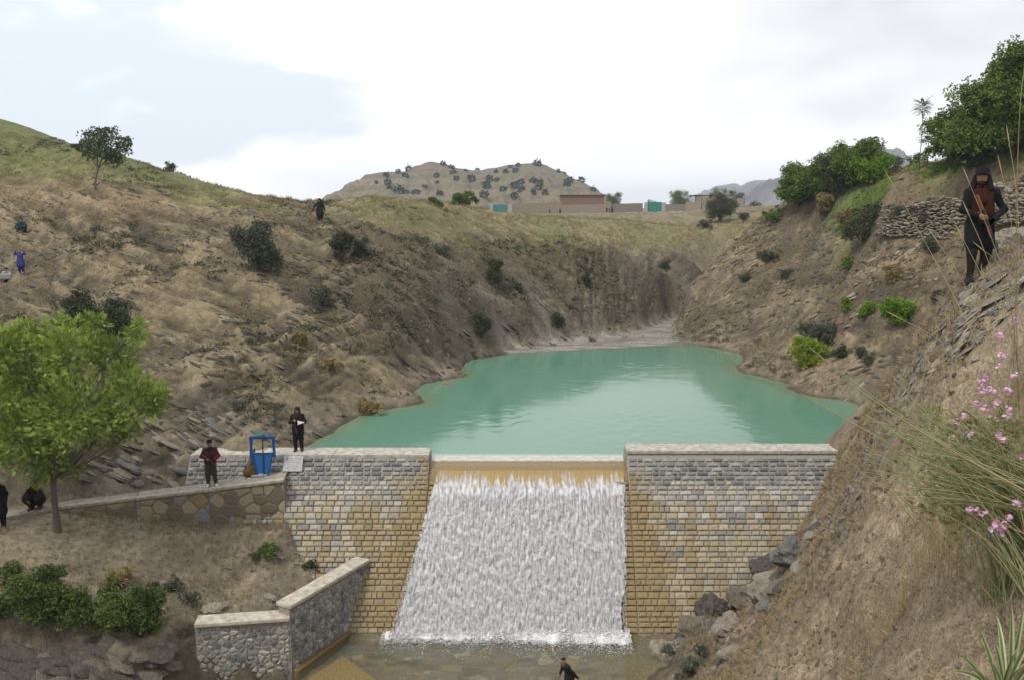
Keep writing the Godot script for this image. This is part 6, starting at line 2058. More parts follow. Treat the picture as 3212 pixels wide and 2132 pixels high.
	if cloth.has("cap"):
		var cap := begin()
		var ring := []
		var rad := []
		for e in [[0.05, 0.097], [0.075, 0.104], [0.105, 0.102], [0.135, 0.088], [0.152, 0.05], [0.155, 0.005]]:
			ring.append(Vector3(0, e[0], -0.012) * k)
			rad.append(e[1] * k)
		add_tube(cap, ring, rad, 14)
		var brim := []
		for i in 9:
			var a := PI * (0.12 + 0.76 * i / 8.0)
			brim.append(Vector3(cos(a) * 0.10, 0.058 - 0.012 * absf(cos(a)), sin(a) * 0.165 - 0.01) * k)
		for i in 8:
			var a0 := PI * (0.12 + 0.76 * i / 8.0)
			var a1 := PI * (0.12 + 0.76 * (i + 1) / 8.0)
			var c0 := Vector3(cos(a0) * 0.09, 0.064, sin(a0) * 0.09 - 0.012) * k
			var c1 := Vector3(cos(a1) * 0.09, 0.064, sin(a1) * 0.09 - 0.012) * k
			quad(cap, c0, c1, brim[i + 1], brim[i], Vector3.UP)
			quad(cap, c0 - Vector3(0, 0.006, 0), c1 - Vector3(0, 0.006, 0), brim[i + 1] - Vector3(0, 0.006, 0), brim[i] - Vector3(0, 0.006, 0), Vector3.DOWN)
		put("cap", cap.commit(), mat("cap_cloth", (cloth.cap as Color).linear_to_srgb(), 0.9), o, Transform3D(hb, j.head * k))
	if cloth.has("vest"):
		var vb := [[j.chest + w * 0.07 + Vector3(0, -0.18, 0.05), j.neck + w * 0.09 + Vector3(0, -0.06, 0.05), 0.092, 0.06, cloth.vest], [j.chest - w * 0.07 + Vector3(0, -0.18, 0.05), j.neck - w * 0.09 + Vector3(0, -0.06, 0.05), 0.092, 0.06, cloth.vest], [j.neck + Vector3(0, 0.0, 0.03), j.neck + Vector3(0, -0.2, 0.09), 0.075, 0.06, cloth.vest]]
		for e in vb:
			for i in 4: e[i] = e[i] * k
		put("scarf", blob_mesh(vb, 0.016, 0.03, 0.012), tinted("scarf_%d" % int(cloth.vest.r * 1000), 0.95, 2.0, 0.0, 2.5), o)
	return o

func rifle(label: String, at: Vector3, along: Vector3, hint: Vector3, wood: Color) -> void:
	# lies along x: muzzle at +x
	var o := thing("rifle", at, label, "rifle", "rifles carried by the guards")
	var x := along.normalized()
	var z := x.cross(hint).normalized()
	o.basis = Basis(x, z.cross(x), z)
	var steel := mat("gun_steel", lin(0.03, 0.03, 0.032), 0.4)
	var timber := mat("gun_wood_%d" % int(wood.r * 100), wood.linear_to_srgb(), 0.6)
	put("receiver", box_mesh(Vector3(0.26, 0.065, 0.04), 0.008), steel, o, Transform3D(Basis(), Vector3(0, 0, 0)))
	var st := begin()
	add_tube(st, [Vector3(0.12, 0.012, 0), Vector3(0.5, 0.012, 0)], [0.011, 0.009], 8)
	add_tube(st, [Vector3(0.14, 0.035, 0), Vector3(0.36, 0.035, 0)], [0.01, 0.01], 8)
	add_box(st, Transform3D(Basis(), Vector3(0.46, 0.035, 0)), Vector3(0.015, 0.045, 0.012), 0.002)
	put("barrel", st.commit(), steel, o)
	st = begin()
	add_tube(st, [Vector3(0.13, 0.012, 0), Vector3(0.2, 0.01, 0), Vector3(0.32, 0.014, 0)], [0.026, 0.03, 0.022], 8)
	put("handguard", st.commit(), timber, o)
	st = begin()
	add_box(st, Transform3D(Basis(Vector3(0, 0, 1), 0.12), Vector3(-0.24, -0.035, 0)), Vector3(0.25, 0.075, 0.034), 0.01)
	put("stock", st.commit(), timber, o)
	st = begin()
	var pts := []
	for i in 5:
		var a := 0.12 * i
		pts.append(Vector3(0.06 + 0.05 * a * a * 4.0, -0.03 - 0.045 * i, 0))
	add_tube(st, pts, [0.026, 0.026, 0.025, 0.025, 0.024], 6)
	put("magazine", st.commit(), steel, o)
	st = begin()
	add_tube(st, [Vector3(-0.07, -0.02, 0), Vector3(-0.1, -0.11, 0)], [0.018, 0.016], 6)
	put("grip", st.commit(), timber, o)

func at_person(p: Node3D, v: Vector3) -> Vector3:
	return p.transform * v

func make_people() -> void:
	var black := Color(0.010, 0.010, 0.012)
	var dusk := Color(0.016, 0.014, 0.015)
	# the near guard on the path at the right
	var p := person("bearded guard in black with a cap and long hair standing on the right bank path", on_ground(Vector3(7.24, 8.48, -12.86), 0.02), -0.18, 1.78, {
		"hip": Vector3(0.0, 0.95, 0), "head": Vector3(-0.03, 1.63, 0.03), "face": Vector3(-0.35, -0.12, 1), "elbow_l": Vector3(0.33, 1.15, -0.02), "hand_l": Vector3(0.12, 1.0, 0.18), "elbow_r": Vector3(-0.27, 1.15, 0.05), "hand_r": Vector3(-0.10, 1.06, 0.22),
		"palm_l": Vector3(-0.7, 0.3, -0.4), "palm_r": Vector3(0.7, 0.2, -0.4), "foot_l": Vector3(0.09, 0.07, -0.12), "toe_l": Vector3(0.13, 0.035, 0.07), "knee_l": Vector3(0.13, 0.5, -0.02), "foot_r": Vector3(-0.1, 0.07, 0.06), "toe_r": Vector3(-0.2, 0.035, 0.22), "knee_r": Vector3(-0.11, 0.52, 0.09)},
		{"top": black, "legs": Color(0.022, 0.016, 0.014), "shoes": Color(0.02, 0.02, 0.024), "loose": 0.006, "girth": 0.86, "skirt": 0.68, "folds": 0.014, "style": "long", "cap": Color(0.018, 0.014, 0.022), "vest": Color(0.075, 0.022, 0.014)}, 0.018, "armed guards")
	rifle("rifle with an orange wooden fore end held slanting down by the bearded guard", at_person(p, Vector3(-0.02, 1.05, 0.26)), p.basis * Vector3(0.32, -1.0, 0.05), Vector3(0.2, 0, 1), Color(0.17, 0.068, 0.026))
	# on the dam
	p = person("guard in black with a dark head cloth standing on the dam crest", Vector3(-8.42, 0.385, -31.5), 0.1, 1.76, {
		"elbow_l": Vector3(0.28, 1.16, 0.02), "hand_l": Vector3(0.08, 1.15, 0.21), "elbow_r": Vector3(-0.29, 1.16, 0.02), "hand_r": Vector3(-0.13, 1.25, 0.2), "palm_l": Vector3(-0.7, 0.2, -0.4), "palm_r": Vector3(0.7, 0.2, -0.4), "face": Vector3(-0.3, -0.2, 1)},
		{"top": black, "legs": black, "shoes": Color(0.03, 0.03, 0.035), "loose": 0.022, "skirt": 0.35, "style": "cloth", "hair": Color(0.035, 0.022, 0.016), "vest": Color(0.05, 0.035, 0.03)}, 0.03, "armed guards")
	rifle("dark rifle held upright before the chest of the guard on the crest", at_person(p, Vector3(-0.06, 1.12, 0.25)), p.basis * Vector3(0.16, -1, 0.1), Vector3(0.1, 0, 1), Color(0.09, 0.045, 0.02))
	var st := begin()
	tri(st, Vector3(-0.09, 0.09, 0), Vector3(-0.09, -0.08, 0.01), Vector3(0.19, 0.02, 0.0), Vector3(0, 0, 1))
	tri(st, Vector3(-0.09, 0.09, -0.02), Vector3(-0.09, -0.08, -0.01), Vector3(0.19, 0.02, -0.02), Vector3(0, 0, -1))
	quad(st, Vector3(-0.09, 0.09, 0), Vector3(0.19, 0.02, 0), Vector3(0.19, 0.02, -0.02), Vector3(-0.09, 0.09, -0.02), Vector3(0, 1, 0))
	quad(st, Vector3(-0.09, -0.08, 0.01), Vector3(0.19, 0.02, 0), Vector3(0.19, 0.02, -0.02), Vector3(-0.09, -0.08, -0.01), Vector3(0, -1, 0))
	quad(st, Vector3(-0.09, 0.09, 0), Vector3(-0.09, -0.08, 0.01), Vector3(-0.09, -0.08, -0.01), Vector3(-0.09, 0.09, -0.02), Vector3(-1, 0, 0))
	tag(put("folded_paper", st.commit(), mat("white_paper", lin(0.75, 0.75, 0.78), 0.9), self, Transform3D(Basis(), at_person(p, Vector3(0.12, 1.19, 0.27)))), "white folded paper under the arm of the guard on the crest", "paper")
	# on the path by the dam
	p = person("guard in a dark red jacket and camouflage trousers on the path by the dam", Vector3(-11.25, path_y(-11.25), -29.68), 0.25, 1.76, {
		"elbow_l": Vector3(0.3, 1.15, 0.0), "hand_l": Vector3(0.17, 1.02, 0.2), "elbow_r": Vector3(-0.31, 1.15, 0.0), "hand_r": Vector3(-0.12, 1.1, 0.22), "palm_l": Vector3(-0.7, 0.2, -0.4), "palm_r": Vector3(0.7, 0.2, -0.4), "face": Vector3(-0.2, -0.1, 1), "foot_l": Vector3(0.16, 0.07, 0.0), "toe_l": Vector3(0.21, 0.035, 0.19)},
		{"top": Color(0.085, 0.014, 0.017), "legs": Color(0.04, 0.04, 0.027), "shoes": Color(0.55, 0.55, 0.5), "loose": 0.025, "style": "short", "cap": Color(0.014, 0.014, 0.018), "vest": Color(0.018, 0.016, 0.02)}, 0.03, "armed guards")
	rifle("grey black rifle held across the body of the guard in red", at_person(p, Vector3(0.0, 1.08, 0.27)), p.basis * Vector3(0.75, -0.62, 0.1), Vector3(0.1, 0.2, 1), Color(0.05, 0.045, 0.045))
	# squatting and standing at the left edge
	var squat := {"hip": Vector3(0, 0.27, -0.16), "chest": Vector3(0, 0.60, -0.06), "neck": Vector3(0, 0.78, 0.02), "head": Vector3(0, 0.92, 0.07), "knee_l": Vector3(0.24, 0.48, 0.2), "knee_r": Vector3(-0.24, 0.48, 0.2), "foot_l": Vector3(0.14, 0.07, 0.0), "foot_r": Vector3(-0.14, 0.07, 0.0), "toe_l": Vector3(0.2, 0.035, 0.18), "toe_r": Vector3(-0.2, 0.035, 0.18),
		"elbow_l": Vector3(0.3, 0.52, 0.14), "elbow_r": Vector3(-0.3, 0.52, 0.14), "hand_l": Vector3(0.12, 0.42, 0.36), "hand_r": Vector3(-0.12, 0.42, 0.36)}
	person("person in dark clothes squatting on the path behind the bright tree", Vector3(-17.1, path_y(-17.1), -28.35), 0.15, 1.72, squat, {"top": dusk, "legs": dusk, "shoes": Color(0.10, 0.045, 0.03), "loose": 0.05, "skirt": 0.7, "style": "cloth", "hair": Color(0.02, 0.012, 0.011)}, 0.03)
	person("person all in black standing at the left edge under the bright tree", on_ground(Vector3(-17.45, -0.94, -26.78)), 0.6, 1.78, {"hand_l": Vector3(0.22, 0.9, 0.1)}, {"top": black, "legs": black, "shoes": Color(0.06, 0.03, 0.03), "loose": 0.035, "skirt": 0.7, "style": "cloth", "hair": black}, 0.03)
	# on the hillside
	var sit := squat.duplicate()
	sit.merge({"hip": Vector3(0, 0.14, -0.1), "chest": Vector3(0, 0.47, -0.04), "neck": Vector3(0, 0.66, 0.0), "head": Vector3(0, 0.82, 0.03), "knee_l": Vector3(0.27, 0.34, 0.25), "knee_r": Vector3(-0.27, 0.34, 0.25), "foot_l": Vector3(0.16, 0.06, 0.36), "foot_r": Vector3(-0.16, 0.06, 0.36), "toe_l": Vector3(0.18, 0.035, 0.52), "toe_r": Vector3(-0.18, 0.035, 0.52), "elbow_l": Vector3(0.31, 0.42, 0.1), "elbow_r": Vector3(-0.31, 0.42, 0.1), "hand_l": Vector3(0.2, 0.34, 0.32), "hand_r": Vector3(-0.2, 0.34, 0.32)}, true)
	person("person in dark green sitting on the hillside near the left edge", on_ground(Vector3(-32.42, 8.20, -54.92)), 0.2, 1.7, sit, {"top": Color(0.012, 0.045, 0.048), "legs": Color(0.012, 0.035, 0.035), "shoes": Color(0.03, 0.02, 0.02), "loose": 0.02, "skirt": 0.6, "style": "short"}, 0.04)
	p = person("child with bushy hair in white squatting on the hillside at the left edge", on_ground(Vector3(-29.29, 6.18, -47.72)), 0.3, 1.35, squat, {"top": Color(0.36, 0.34, 0.40), "legs": Color(0.16, 0.16, 0.15), "shoes": Color(0.05, 0.04, 0.035), "loose": 0.03, "style": "bushy", "head_size": 1.2}, 0.035)
	st = begin()
	add_box(st, Transform3D(), Vector3(0.62, 0.34, 0.2), 0.05)
	tag(put("cloth_bundle", st.commit(), mat("pale_cloth", lin(0.50, 0.52, 0.48), 0.95, 1.0, 2.0, 1.5), self, Transform3D(Basis(Vector3(0, 1, 0), 0.3), at_person(p, Vector3(0.06, 0.33, 0.36)))), "pale cloth bundle held before the squatting child in white", "bundle")
	person("child in blue standing with both arms raised to the head on the hillside", on_ground(Vector3(-27.80, 6.15, -46.68)), 0.15, 1.36, {"elbow_l": Vector3(0.36, 1.4, 0.03), "elbow_r": Vector3(-0.36, 1.4, 0.03), "hand_l": Vector3(0.26, 1.63, 0.03), "hand_r": Vector3(-0.26, 1.63, 0.03)}, {"top": Color(0.035, 0.042, 0.17), "legs": Color(0.018, 0.025, 0.085), "shoes": Color(0.32, 0.24, 0.18), "loose": 0.04, "skirt": 0.75, "style": "short", "head_size": 1.15}, 0.03)
	p = person("armed person in dark clothes standing on the saddle against the sky", on_ground(Vector3(-14.10, 9.22, -61.10)), 0.3, 1.75, {"elbow_r": Vector3(-0.35, 1.2, 0.05), "hand_r": Vector3(-0.48, 1.13, 0.25), "elbow_l": Vector3(0.3, 1.15, -0.08), "hand_l": Vector3(0.36, 0.9, -0.02), "face": Vector3(-0.5, 0, 1)}, {"top": Color(0.016, 0.017, 0.018), "legs": Color(0.022, 0.021, 0.018), "shoes": Color(0.42, 0.38, 0.33), "loose": 0.045, "skirt": 0.6, "style": "cloth", "hair": Color(0.016, 0.016, 0.022)}, 0.035, "armed guards")
	rifle("rifle pointing down from the hand of the person on the saddle", at_person(p, Vector3(-0.47, 1.03, 0.28)), p.basis * Vector3(-0.45, -0.85, 0.2), Vector3(0.1, 0.2, 1), Color(0.04, 0.03, 0.025))
	# the boy below the waterfall
	person("boy in a black shirt walking on the basin floor below the waterfall", Vector3(1.74, -5.20, -23.55), -1.15, 1.42, {"hip": Vector3(0, 0.93, -0.06), "chest": Vector3(0.0, 1.24, 0.07), "neck": Vector3(0.0, 1.41, 0.15), "head": Vector3(0, 1.55, 0.24), "face": Vector3(0.1, -0.45, 1), "elbow_l": Vector3(0.26, 1.13, -0.06), "hand_l": Vector3(0.25, 0.93, -0.22), "elbow_r": Vector3(-0.25, 1.12, 0.12), "hand_r": Vector3(-0.2, 0.93, 0.26), "knee_l": Vector3(0.1, 0.5, 0.14), "foot_l": Vector3(0.1, 0.07, 0.22), "toe_l": Vector3(0.1, 0.04, 0.4), "knee_r": Vector3(-0.1, 0.49, 0.0), "foot_r": Vector3(-0.1, 0.1, -0.26), "toe_r": Vector3(-0.1, 0.045, -0.09)},
		{"top": Color(0.013, 0.013, 0.013), "legs": Color(0.02, 0.02, 0.022), "shoes": Color(0.05, 0.04, 0.035), "loose": 0.03, "skirt": 0.4, "style": "short", "head_size": 1.12, "hair": Color(0.014, 0.011, 0.009)}, 0.022)
	# far people by the village
	for e in [[Vector3(10.86, 10.49, -240.00), 1.25, Color(0.02, 0.018, 0.018), "small dark figure left of two in front of the village wall"], [Vector3(13.75, 10.23, -238.00), 1.6, Color(0.012, 0.012, 0.014), "dark figure right of two in front of the village wall"], [Vector3(28.02, 10.77, -246.00), 1.6, Color(0.03, 0.028, 0.03), "left of three figures by the wall right of the red house"], [Vector3(28.79, 10.77, -246.00), 1.65, Color(0.10, 0.09, 0.085), "middle of three figures by the wall right of the red house"], [Vector3(29.56, 10.77, -246.00), 1.7, Color(0.012, 0.012, 0.014), "right of three figures by the wall right of the red house"]]:
		person(e[3], on_ground(e[0]), rf(-0.6, 0.6), e[1], {}, {"top": e[2], "legs": e[2] * 0.8, "shoes": Color(0.03, 0.03, 0.03), "loose": 0.04, "skirt": 0.7, "style": "cloth", "hair": e[2]}, 0.06, "people by the village wall")

# ---------------------------------------------------------------- things by the dam
func make_dam_things() -> void:
	# the sluice gate: blue steel frame with a tapered shield and a hand wheel
	var blue := mat("gate_blue", lin(0.012, 0.075, 0.26), 0.45)
	var pale := mat("gate_blue_pale", lin(0.02, 0.12, 0.34), 0.5)
	var worn := mat("wheel_green", lin(0.10, 0.20, 0.19), 0.6)
	var foot := Vector3(-9.49, -0.26, -30.30)
	var g := thing("sluice_gate", foot, "blue steel sluice gate with a hand wheel on the dam's left end", "sluice gate", "", 0.06)
	var st := begin()
	for s in [-1.0, 1.0]:
		put("post", box_mesh(Vector3(0.09, 0.78, 0.1), 0.008), blue, g, Transform3D(Basis(Vector3(0, 0, 1), s * 0.05), Vector3(s * 0.425, 1.1, -0.05)))
	put("top_beam", box_mesh(Vector3(0.96, 0.11, 0.14), 0.01), blue, g, Transform3D(Basis(), Vector3(0, 1.5, -0.05)))
	st = begin()
	var sh := [Vector3(-0.37, 0.86, 0.0), Vector3(0.37, 0.86, 0.0), Vector3(0.2, 0.06, 0.06), Vector3(-0.2, 0.06, 0.06)]
	quad(st, sh[0], sh[1], sh[2], sh[3], Vector3(0, 0, 1))
	quad(st, sh[0] + Vector3(0, 0, -0.05), sh[1] + Vector3(0, 0, -0.05), sh[2] + Vector3(0, 0, -0.05), sh[3] + Vector3(0, 0, -0.05), Vector3(0, 0, -1))
	for i in 4: quad(st, sh[i], sh[(i + 1) % 4], sh[(i + 1) % 4] + Vector3(0, 0, -0.05), sh[i] + Vector3(0, 0, -0.05), (sh[i] + sh[(i + 1) % 4]) * 0.5 - Vector3(0, 0.45, 0))
	put("shield", st.commit(), pale, g)
	for s in [-1.0, 1.0]:
		st = begin()
		add_tube(st, [Vector3(s * 0.385, 0.9, 0.015), Vector3(s * 0.21, 0.04, 0.075)], [0.035, 0.03], 6)
		put("edge_rail", st.commit(), blue, g)
	st = begin()
	add_tube(st, [Vector3(0.03, 0.1, 0.08), Vector3(0.03, 1.68, -0.02)], [0.022, 0.022], 8)
	put("spindle", st.commit(), mat("spindle_steel", lin(0.05, 0.045, 0.04), 0.5), g)
	put("cross_bar", box_mesh(Vector3(0.76, 0.06, 0.07), 0.006), blue, g, Transform3D(Basis(), Vector3(0, 0.88, -0.02)))
	st = begin()
	var ring := []
	var rad := []
	for i in 21:
		var a := TAU * i / 20.0
		ring.append(Vector3(cos(a) * 0.27, 1.69 + 0.03 * cos(a), sin(a) * 0.27))
		rad.append(0.019)
	add_tube(st, ring, rad, 6, false)
	for i in 3:
		var a := TAU * i / 6.0
		add_tube(st, [Vector3(cos(a) * 0.27, 1.69, sin(a) * 0.27), Vector3(-cos(a) * 0.27, 1.69, -sin(a) * 0.27)], [0.013, 0.013], 5)
	put("hand_wheel", st.commit(), worn, g)
	put("wheel_hub", box_mesh(Vector3(0.2, 0.14, 0.16), 0.03), worn, g, Transform3D(Basis(), Vector3(0.0, 1.6, -0.03)))
	# the plaque, leaning with the wall
	var pq := Vector3(-8.44, 0.05, -30.75)
	var plaque := thing("plaque", pq + FACE_OUT * 0.09, "white stone plaque with lines of writing set on the dam face", "plaque")
	plaque.basis = Basis(Vector3.RIGHT, FACE_UP, FACE_OUT)
	put("slab", box_mesh(Vector3(0.74, 0.62, 0.05), 0.008), mat("white_stone", lin(0.66, 0.66, 0.68), 0.6, 1.0, 0.2, 1.0), plaque)
	var ink := mat("plaque_ink", lin(0.20, 0.21, 0.26), 0.8)
	for e in [-0.25, 0.25]:
		st = begin()
		for i in 10:
			var a := TAU * i / 10.0
			tri(st, Vector3(e, 0.2, 0.028), Vector3(e + cos(a) * 0.045, 0.2 + sin(a) * 0.05, 0.028), Vector3(e + cos(a + TAU / 10) * 0.045, 0.2 + sin(a + TAU / 10) * 0.05, 0.028), Vector3(0, 0, 1))
		put("emblem", st.commit(), ink, plaque)
	var y := 0.2
	for row in 6:
		st = begin()
		var half: float = [0.14, 0.27, 0.3, 0.29, 0.3, 0.2][row]
		var x := -half
		while x < half:
			var l := rf(0.02, 0.065)
			add_box(st, Transform3D(Basis(Vector3(0, 0, 1), rf(-0.15, 0.15)), Vector3(x + l * 0.5, y + rf(-0.006, 0.006), 0.028)), Vector3(l, rf(0.012, 0.022), 0.004))
			x += l + rf(0.008, 0.025)
		put("writing", st.commit(), ink, plaque)
		y -= 0.082
	# what lies beside the gate
	var bag := Vector3(-10.03, -0.30, -30.42)
	var sack := [[Vector3(-0.08, 0.12, 0), Vector3(0.12, 0.1, 0.02), 0.17, 0.16, Color(0.19, 0.105, 0.02)], [Vector3(0.02, 0.2, 0), Vector3(0.14, 0.34, -0.02), 0.14, 0.09, Color(0.19, 0.105, 0.02)]]
	tag(put("sack", blob_mesh(sack, 0.025, 0.06, 0.02), tinted("sack_cloth", 0.95, 1.0, 2.0, 2.0), self, Transform3D(Basis(), Vector3(bag.x, -0.31, bag.z))), "mustard brown sack leaning beside the blue sluice gate", "sack")
	var roll := [[Vector3(-0.12, 0.05, 0.05), Vector3(0.14, 0.95, -0.12), 0.13, 0.06, Color(0.19, 0.175, 0.12)], [Vector3(-0.02, 0.3, 0.02), Vector3(0.1, 0.7, -0.08), 0.12, 0.1, Color(0.22, 0.20, 0.14)], [Vector3(-0.22, 0.06, 0.05), Vector3(-0.12, 0.3, 0.02), 0.06, 0.07, Color(0.05, 0.035, 0.045)]]
	tag(put("canvas_roll", blob_mesh(roll, 0.03, 0.06, 0.02), tinted("sack_cloth", 0.95), self, Transform3D(Basis(), Vector3(bag.x - 0.05, -0.3, bag.z - 0.2))), "olive grey roll of canvas leaning on the dam left of the sluice gate", "canvas")
	var rag := [[Vector3(-0.28, 0.03, 0), Vector3(0.1, 0.05, 0.03), 0.05, 0.07, Color(0.5, 0.5, 0.56)], [Vector3(0.05, 0.06, 0), Vector3(0.26, 0.05, -0.04), 0.09, 0.05, Color(0.55, 0.55, 0.6)]]
	tag(put("white_bag", blob_mesh(rag, 0.025, 0.05, 0.02), tinted("sack_cloth", 0.95), self, Transform3D(Basis(), Vector3(bag.x + 0.42, -0.28, bag.z + 0.2))), "crumpled white bag lying at the foot of the sluice gate", "bag")

# ---------------------------------------------------------------- rock
func rock_tone(k: int) -> StandardMaterial3D:
	var c: Color = [Color(0.22, 0.19, 0.15), Color(0.33, 0.295, 0.24), Color(0.125, 0.112, 0.096), Color(0.40, 0.35, 0.265), Color(0.20, 0.20, 0.185), Color(0.28, 0.22, 0.155)][k % 6]
	return mat("rock_tone_%d" % (k % 6), (c / 0.8).linear_to_srgb(), 0.95, 1.0, 4.0, 0.9)

func outcrop(label: String, group: String, spots_: Array, each: int, spread: float, size: Vector2, dip: Vector3, tones: Array) -> void:
	# tilted beds of rock showing through the slope
	var o := thing("rock_outcrop", on_ground(spots_[0]), label, "rock", group)
	var b0 := Basis(Quaternion(Vector3.UP, dip.normalized()))
	for c in spots_:
		for k in each:
			var p := Vector3(c.x + rf(-spread, spread), 0, c.z + rf(-spread, spread) * 0.7)
			p.y = ground(p.x, p.z)
			if p.y < -4.9 or (p.y < 0.05 and p.z < -31.5): continue
			var s := rf(size.x, size.y)
			var b := b0 * Basis(Vector3.UP, rf(-0.5, 0.5)) * Basis(Vector3.RIGHT, rf(-0.12, 0.12))
			put("slab", pebble_meshes[rng.randi() % 6], rock_tone(tones[rng.randi() % tones.size()]), o, Transform3D(b.scaled_local(Vector3(s * rf(1.2, 2.6), s * rf(0.35, 0.65), s)), p - o.position - Vector3(0, s * 0.2, 0)))

func make_rocks() -> void:
	var dip_l := Vector3(0.45, 0.85, -0.05)
	outcrop("brown tilted rock beds behind the bright tree and the path", "", [Vector3(-16.60, 1.27, -31.78), Vector3(-15.75, 0.40, -31.48), Vector3(-15.25, 0.85, -32.34), Vector3(-14.34, -0.06, -31.72), Vector3(-13.87, 0.85, -32.40), Vector3(-13.15, -0.11, -31.34), Vector3(-15.01, -0.44, -31.24), Vector3(-15.99, -0.04, -30.54), Vector3(-12.68, 0.31, -31.72)], 13, 1.1, Vector2(0.3, 0.75), dip_l, [0, 1, 2, 5, 0, 4])
	outcrop("dark grey rock face behind the guard in red at the dam's left end", "", [Vector3(-13.35, 1.43, -32.94), Vector3(-12.43, 1.18, -32.82), Vector3(-11.53, 1.02, -32.76), Vector3(-10.80, 1.07, -33.26), Vector3(-12.72, 0.86, -32.36), Vector3(-9.91, 0.90, -33.92)], 9, 0.8, Vector2(0.3, 0.65), dip_l, [2, 4, 0, 1])
	outcrop("dark tilted rocks under the creeper thicket at the lower left", "", [Vector3(-14.58, -3.51, -22.60), Vector3(-13.42, -3.49, -22.58), Vector3(-12.18, -3.51, -22.40), Vector3(-11.15, -3.77, -22.60), Vector3(-10.29, -3.90, -23.30), Vector3(-13.77, -3.77, -22.26), Vector3(-11.52, -3.80, -22.30), Vector3(-15.60, -3.51, -22.60)], 15, 0.75, Vector2(0.35, 0.95), Vector3(0.45, 0.8, 0.4), [2, 2, 2, 0])
	outcrop("thin dark ledges across the brown slope left of the reservoir", "", [Vector3(-16.50, 2.66, -38.06), Vector3(-15.04, 2.37, -37.40), Vector3(-14.30, 2.65, -39.32), Vector3(-12.51, 1.93, -37.58), Vector3(-15.45, 3.15, -40.22), Vector3(-11.56, 2.11, -39.94), Vector3(-17.87, 3.28, -39.40)], 9, 1.3, Vector2(0.25, 0.6), dip_l, [0, 5, 1, 2])
	outcrop("dark rock ledges at the waterline under the cliff", "", [Vector3(-3.47, 0.32, -49.58), Vector3(-2.79, 0.16, -54.48), Vector3(-1.81, 0.37, -55.66), Vector3(-4.86, 0.20, -47.46), Vector3(-4.48, 0.70, -49.00), Vector3(-0.94, 0.52, -56.84), Vector3(0.60, 0.55, -59.76), Vector3(2.55, 0.72, -60.76), Vector3(5.34, 0.71, -63.18)], 8, 1.2, Vector2(0.3, 0.8), Vector3(0.6, 0.75, -0.1), [2, 4, 0, 2])
	outcrop("grey brown rocks along the right waterline", "", [Vector3(13.86, 0.18, -62.16), Vector3(15.70, 0.04, -57.84), Vector3(14.86, 0.22, -50.14), Vector3(15.61, 0.02, -47.04), Vector3(16.47, 0.18, -43.88), Vector3(17.63, 0.33, -42.68), Vector3(13.69, 1.16, -66.34)], 8, 1.1, Vector2(0.2, 0.55), Vector3(-0.5, 0.8, 0.1), [1, 3, 0, 5])
	outcrop("pale brown rock ribs on the right slope below the dead bush", "", [Vector3(22.75, 7.09, -51.72), Vector3(22.40, 6.67, -49.68), Vector3(23.17, 6.93, -49.68), Vector3(21.38, 5.63, -49.58), Vector3(24.20, 7.69, -50.32), Vector3(20.85, 4.62, -49.40), Vector3(22.17, 5.26, -45.22)], 7, 1.1, Vector2(0.2, 0.55), Vector3(-0.45, 0.8, 0.2), [3, 1, 3, 5])
	outcrop("crumbling stones in the eroded edge of the lower left bank", "", [Vector3(-10.27, -2.94, -27.98), Vector3(-9.49, -2.77, -28.00), Vector3(-8.69, -2.60, -27.96), Vector3(-8.21, -2.61, -28.18), Vector3(-9.87, -3.13, -27.68), Vector3(-7.79, -2.64, -28.66)], 8, 0.4, Vector2(0.08, 0.25), Vector3(0.2, 0.9, 0.1), [3, 1, 5, 0])
	outcrop("heap of grey stones where the bank meets the training wall", "", [Vector3(-7.19, -4.08, -30.78), Vector3(-6.36, -3.53, -29.30), Vector3(-7.14, -3.48, -28.82)], 9, 0.35, Vector2(0.1, 0.24), Vector3(0.1, 0.9, 0.1), [1, 4, 3, 0])
	outcrop("rugged dark rock between the dam's stained face and the near slope", "", [Vector3(5.97, -4.77, -27.36), Vector3(6.67, -4.48, -27.12), Vector3(7.26, -4.29, -27.06), Vector3(8.16, -3.96, -27.06), Vector3(7.37, -0.72, -22.12), Vector3(7.54, 0.42, -20.96), Vector3(6.44, -3.68, -24.42), Vector3(7.65, 1.04, -20.38), Vector3(6.53, -1.36, -20.82), Vector3(5.98, -4.66, -25.96)], 10, 0.5, Vector2(0.25, 0.7), Vector3(-0.5, 0.8, 0.3), [2, 0, 4, 1, 2, 5])
	outcrop("grey slaty rubble beside the grey green bush at the bottom", "", [Vector3(5.89, -2.28, -20.90), Vector3(5.81, -1.37, -19.08), Vector3(5.51, -2.85, -21.22), Vector3(5.94, -2.75, -21.98), Vector3(4.74, -4.34, -23.30)], 26, 0.45, Vector2(0.06, 0.22), Vector3(-0.3, 0.9, 0.3), [1, 4, 3, 2, 1])
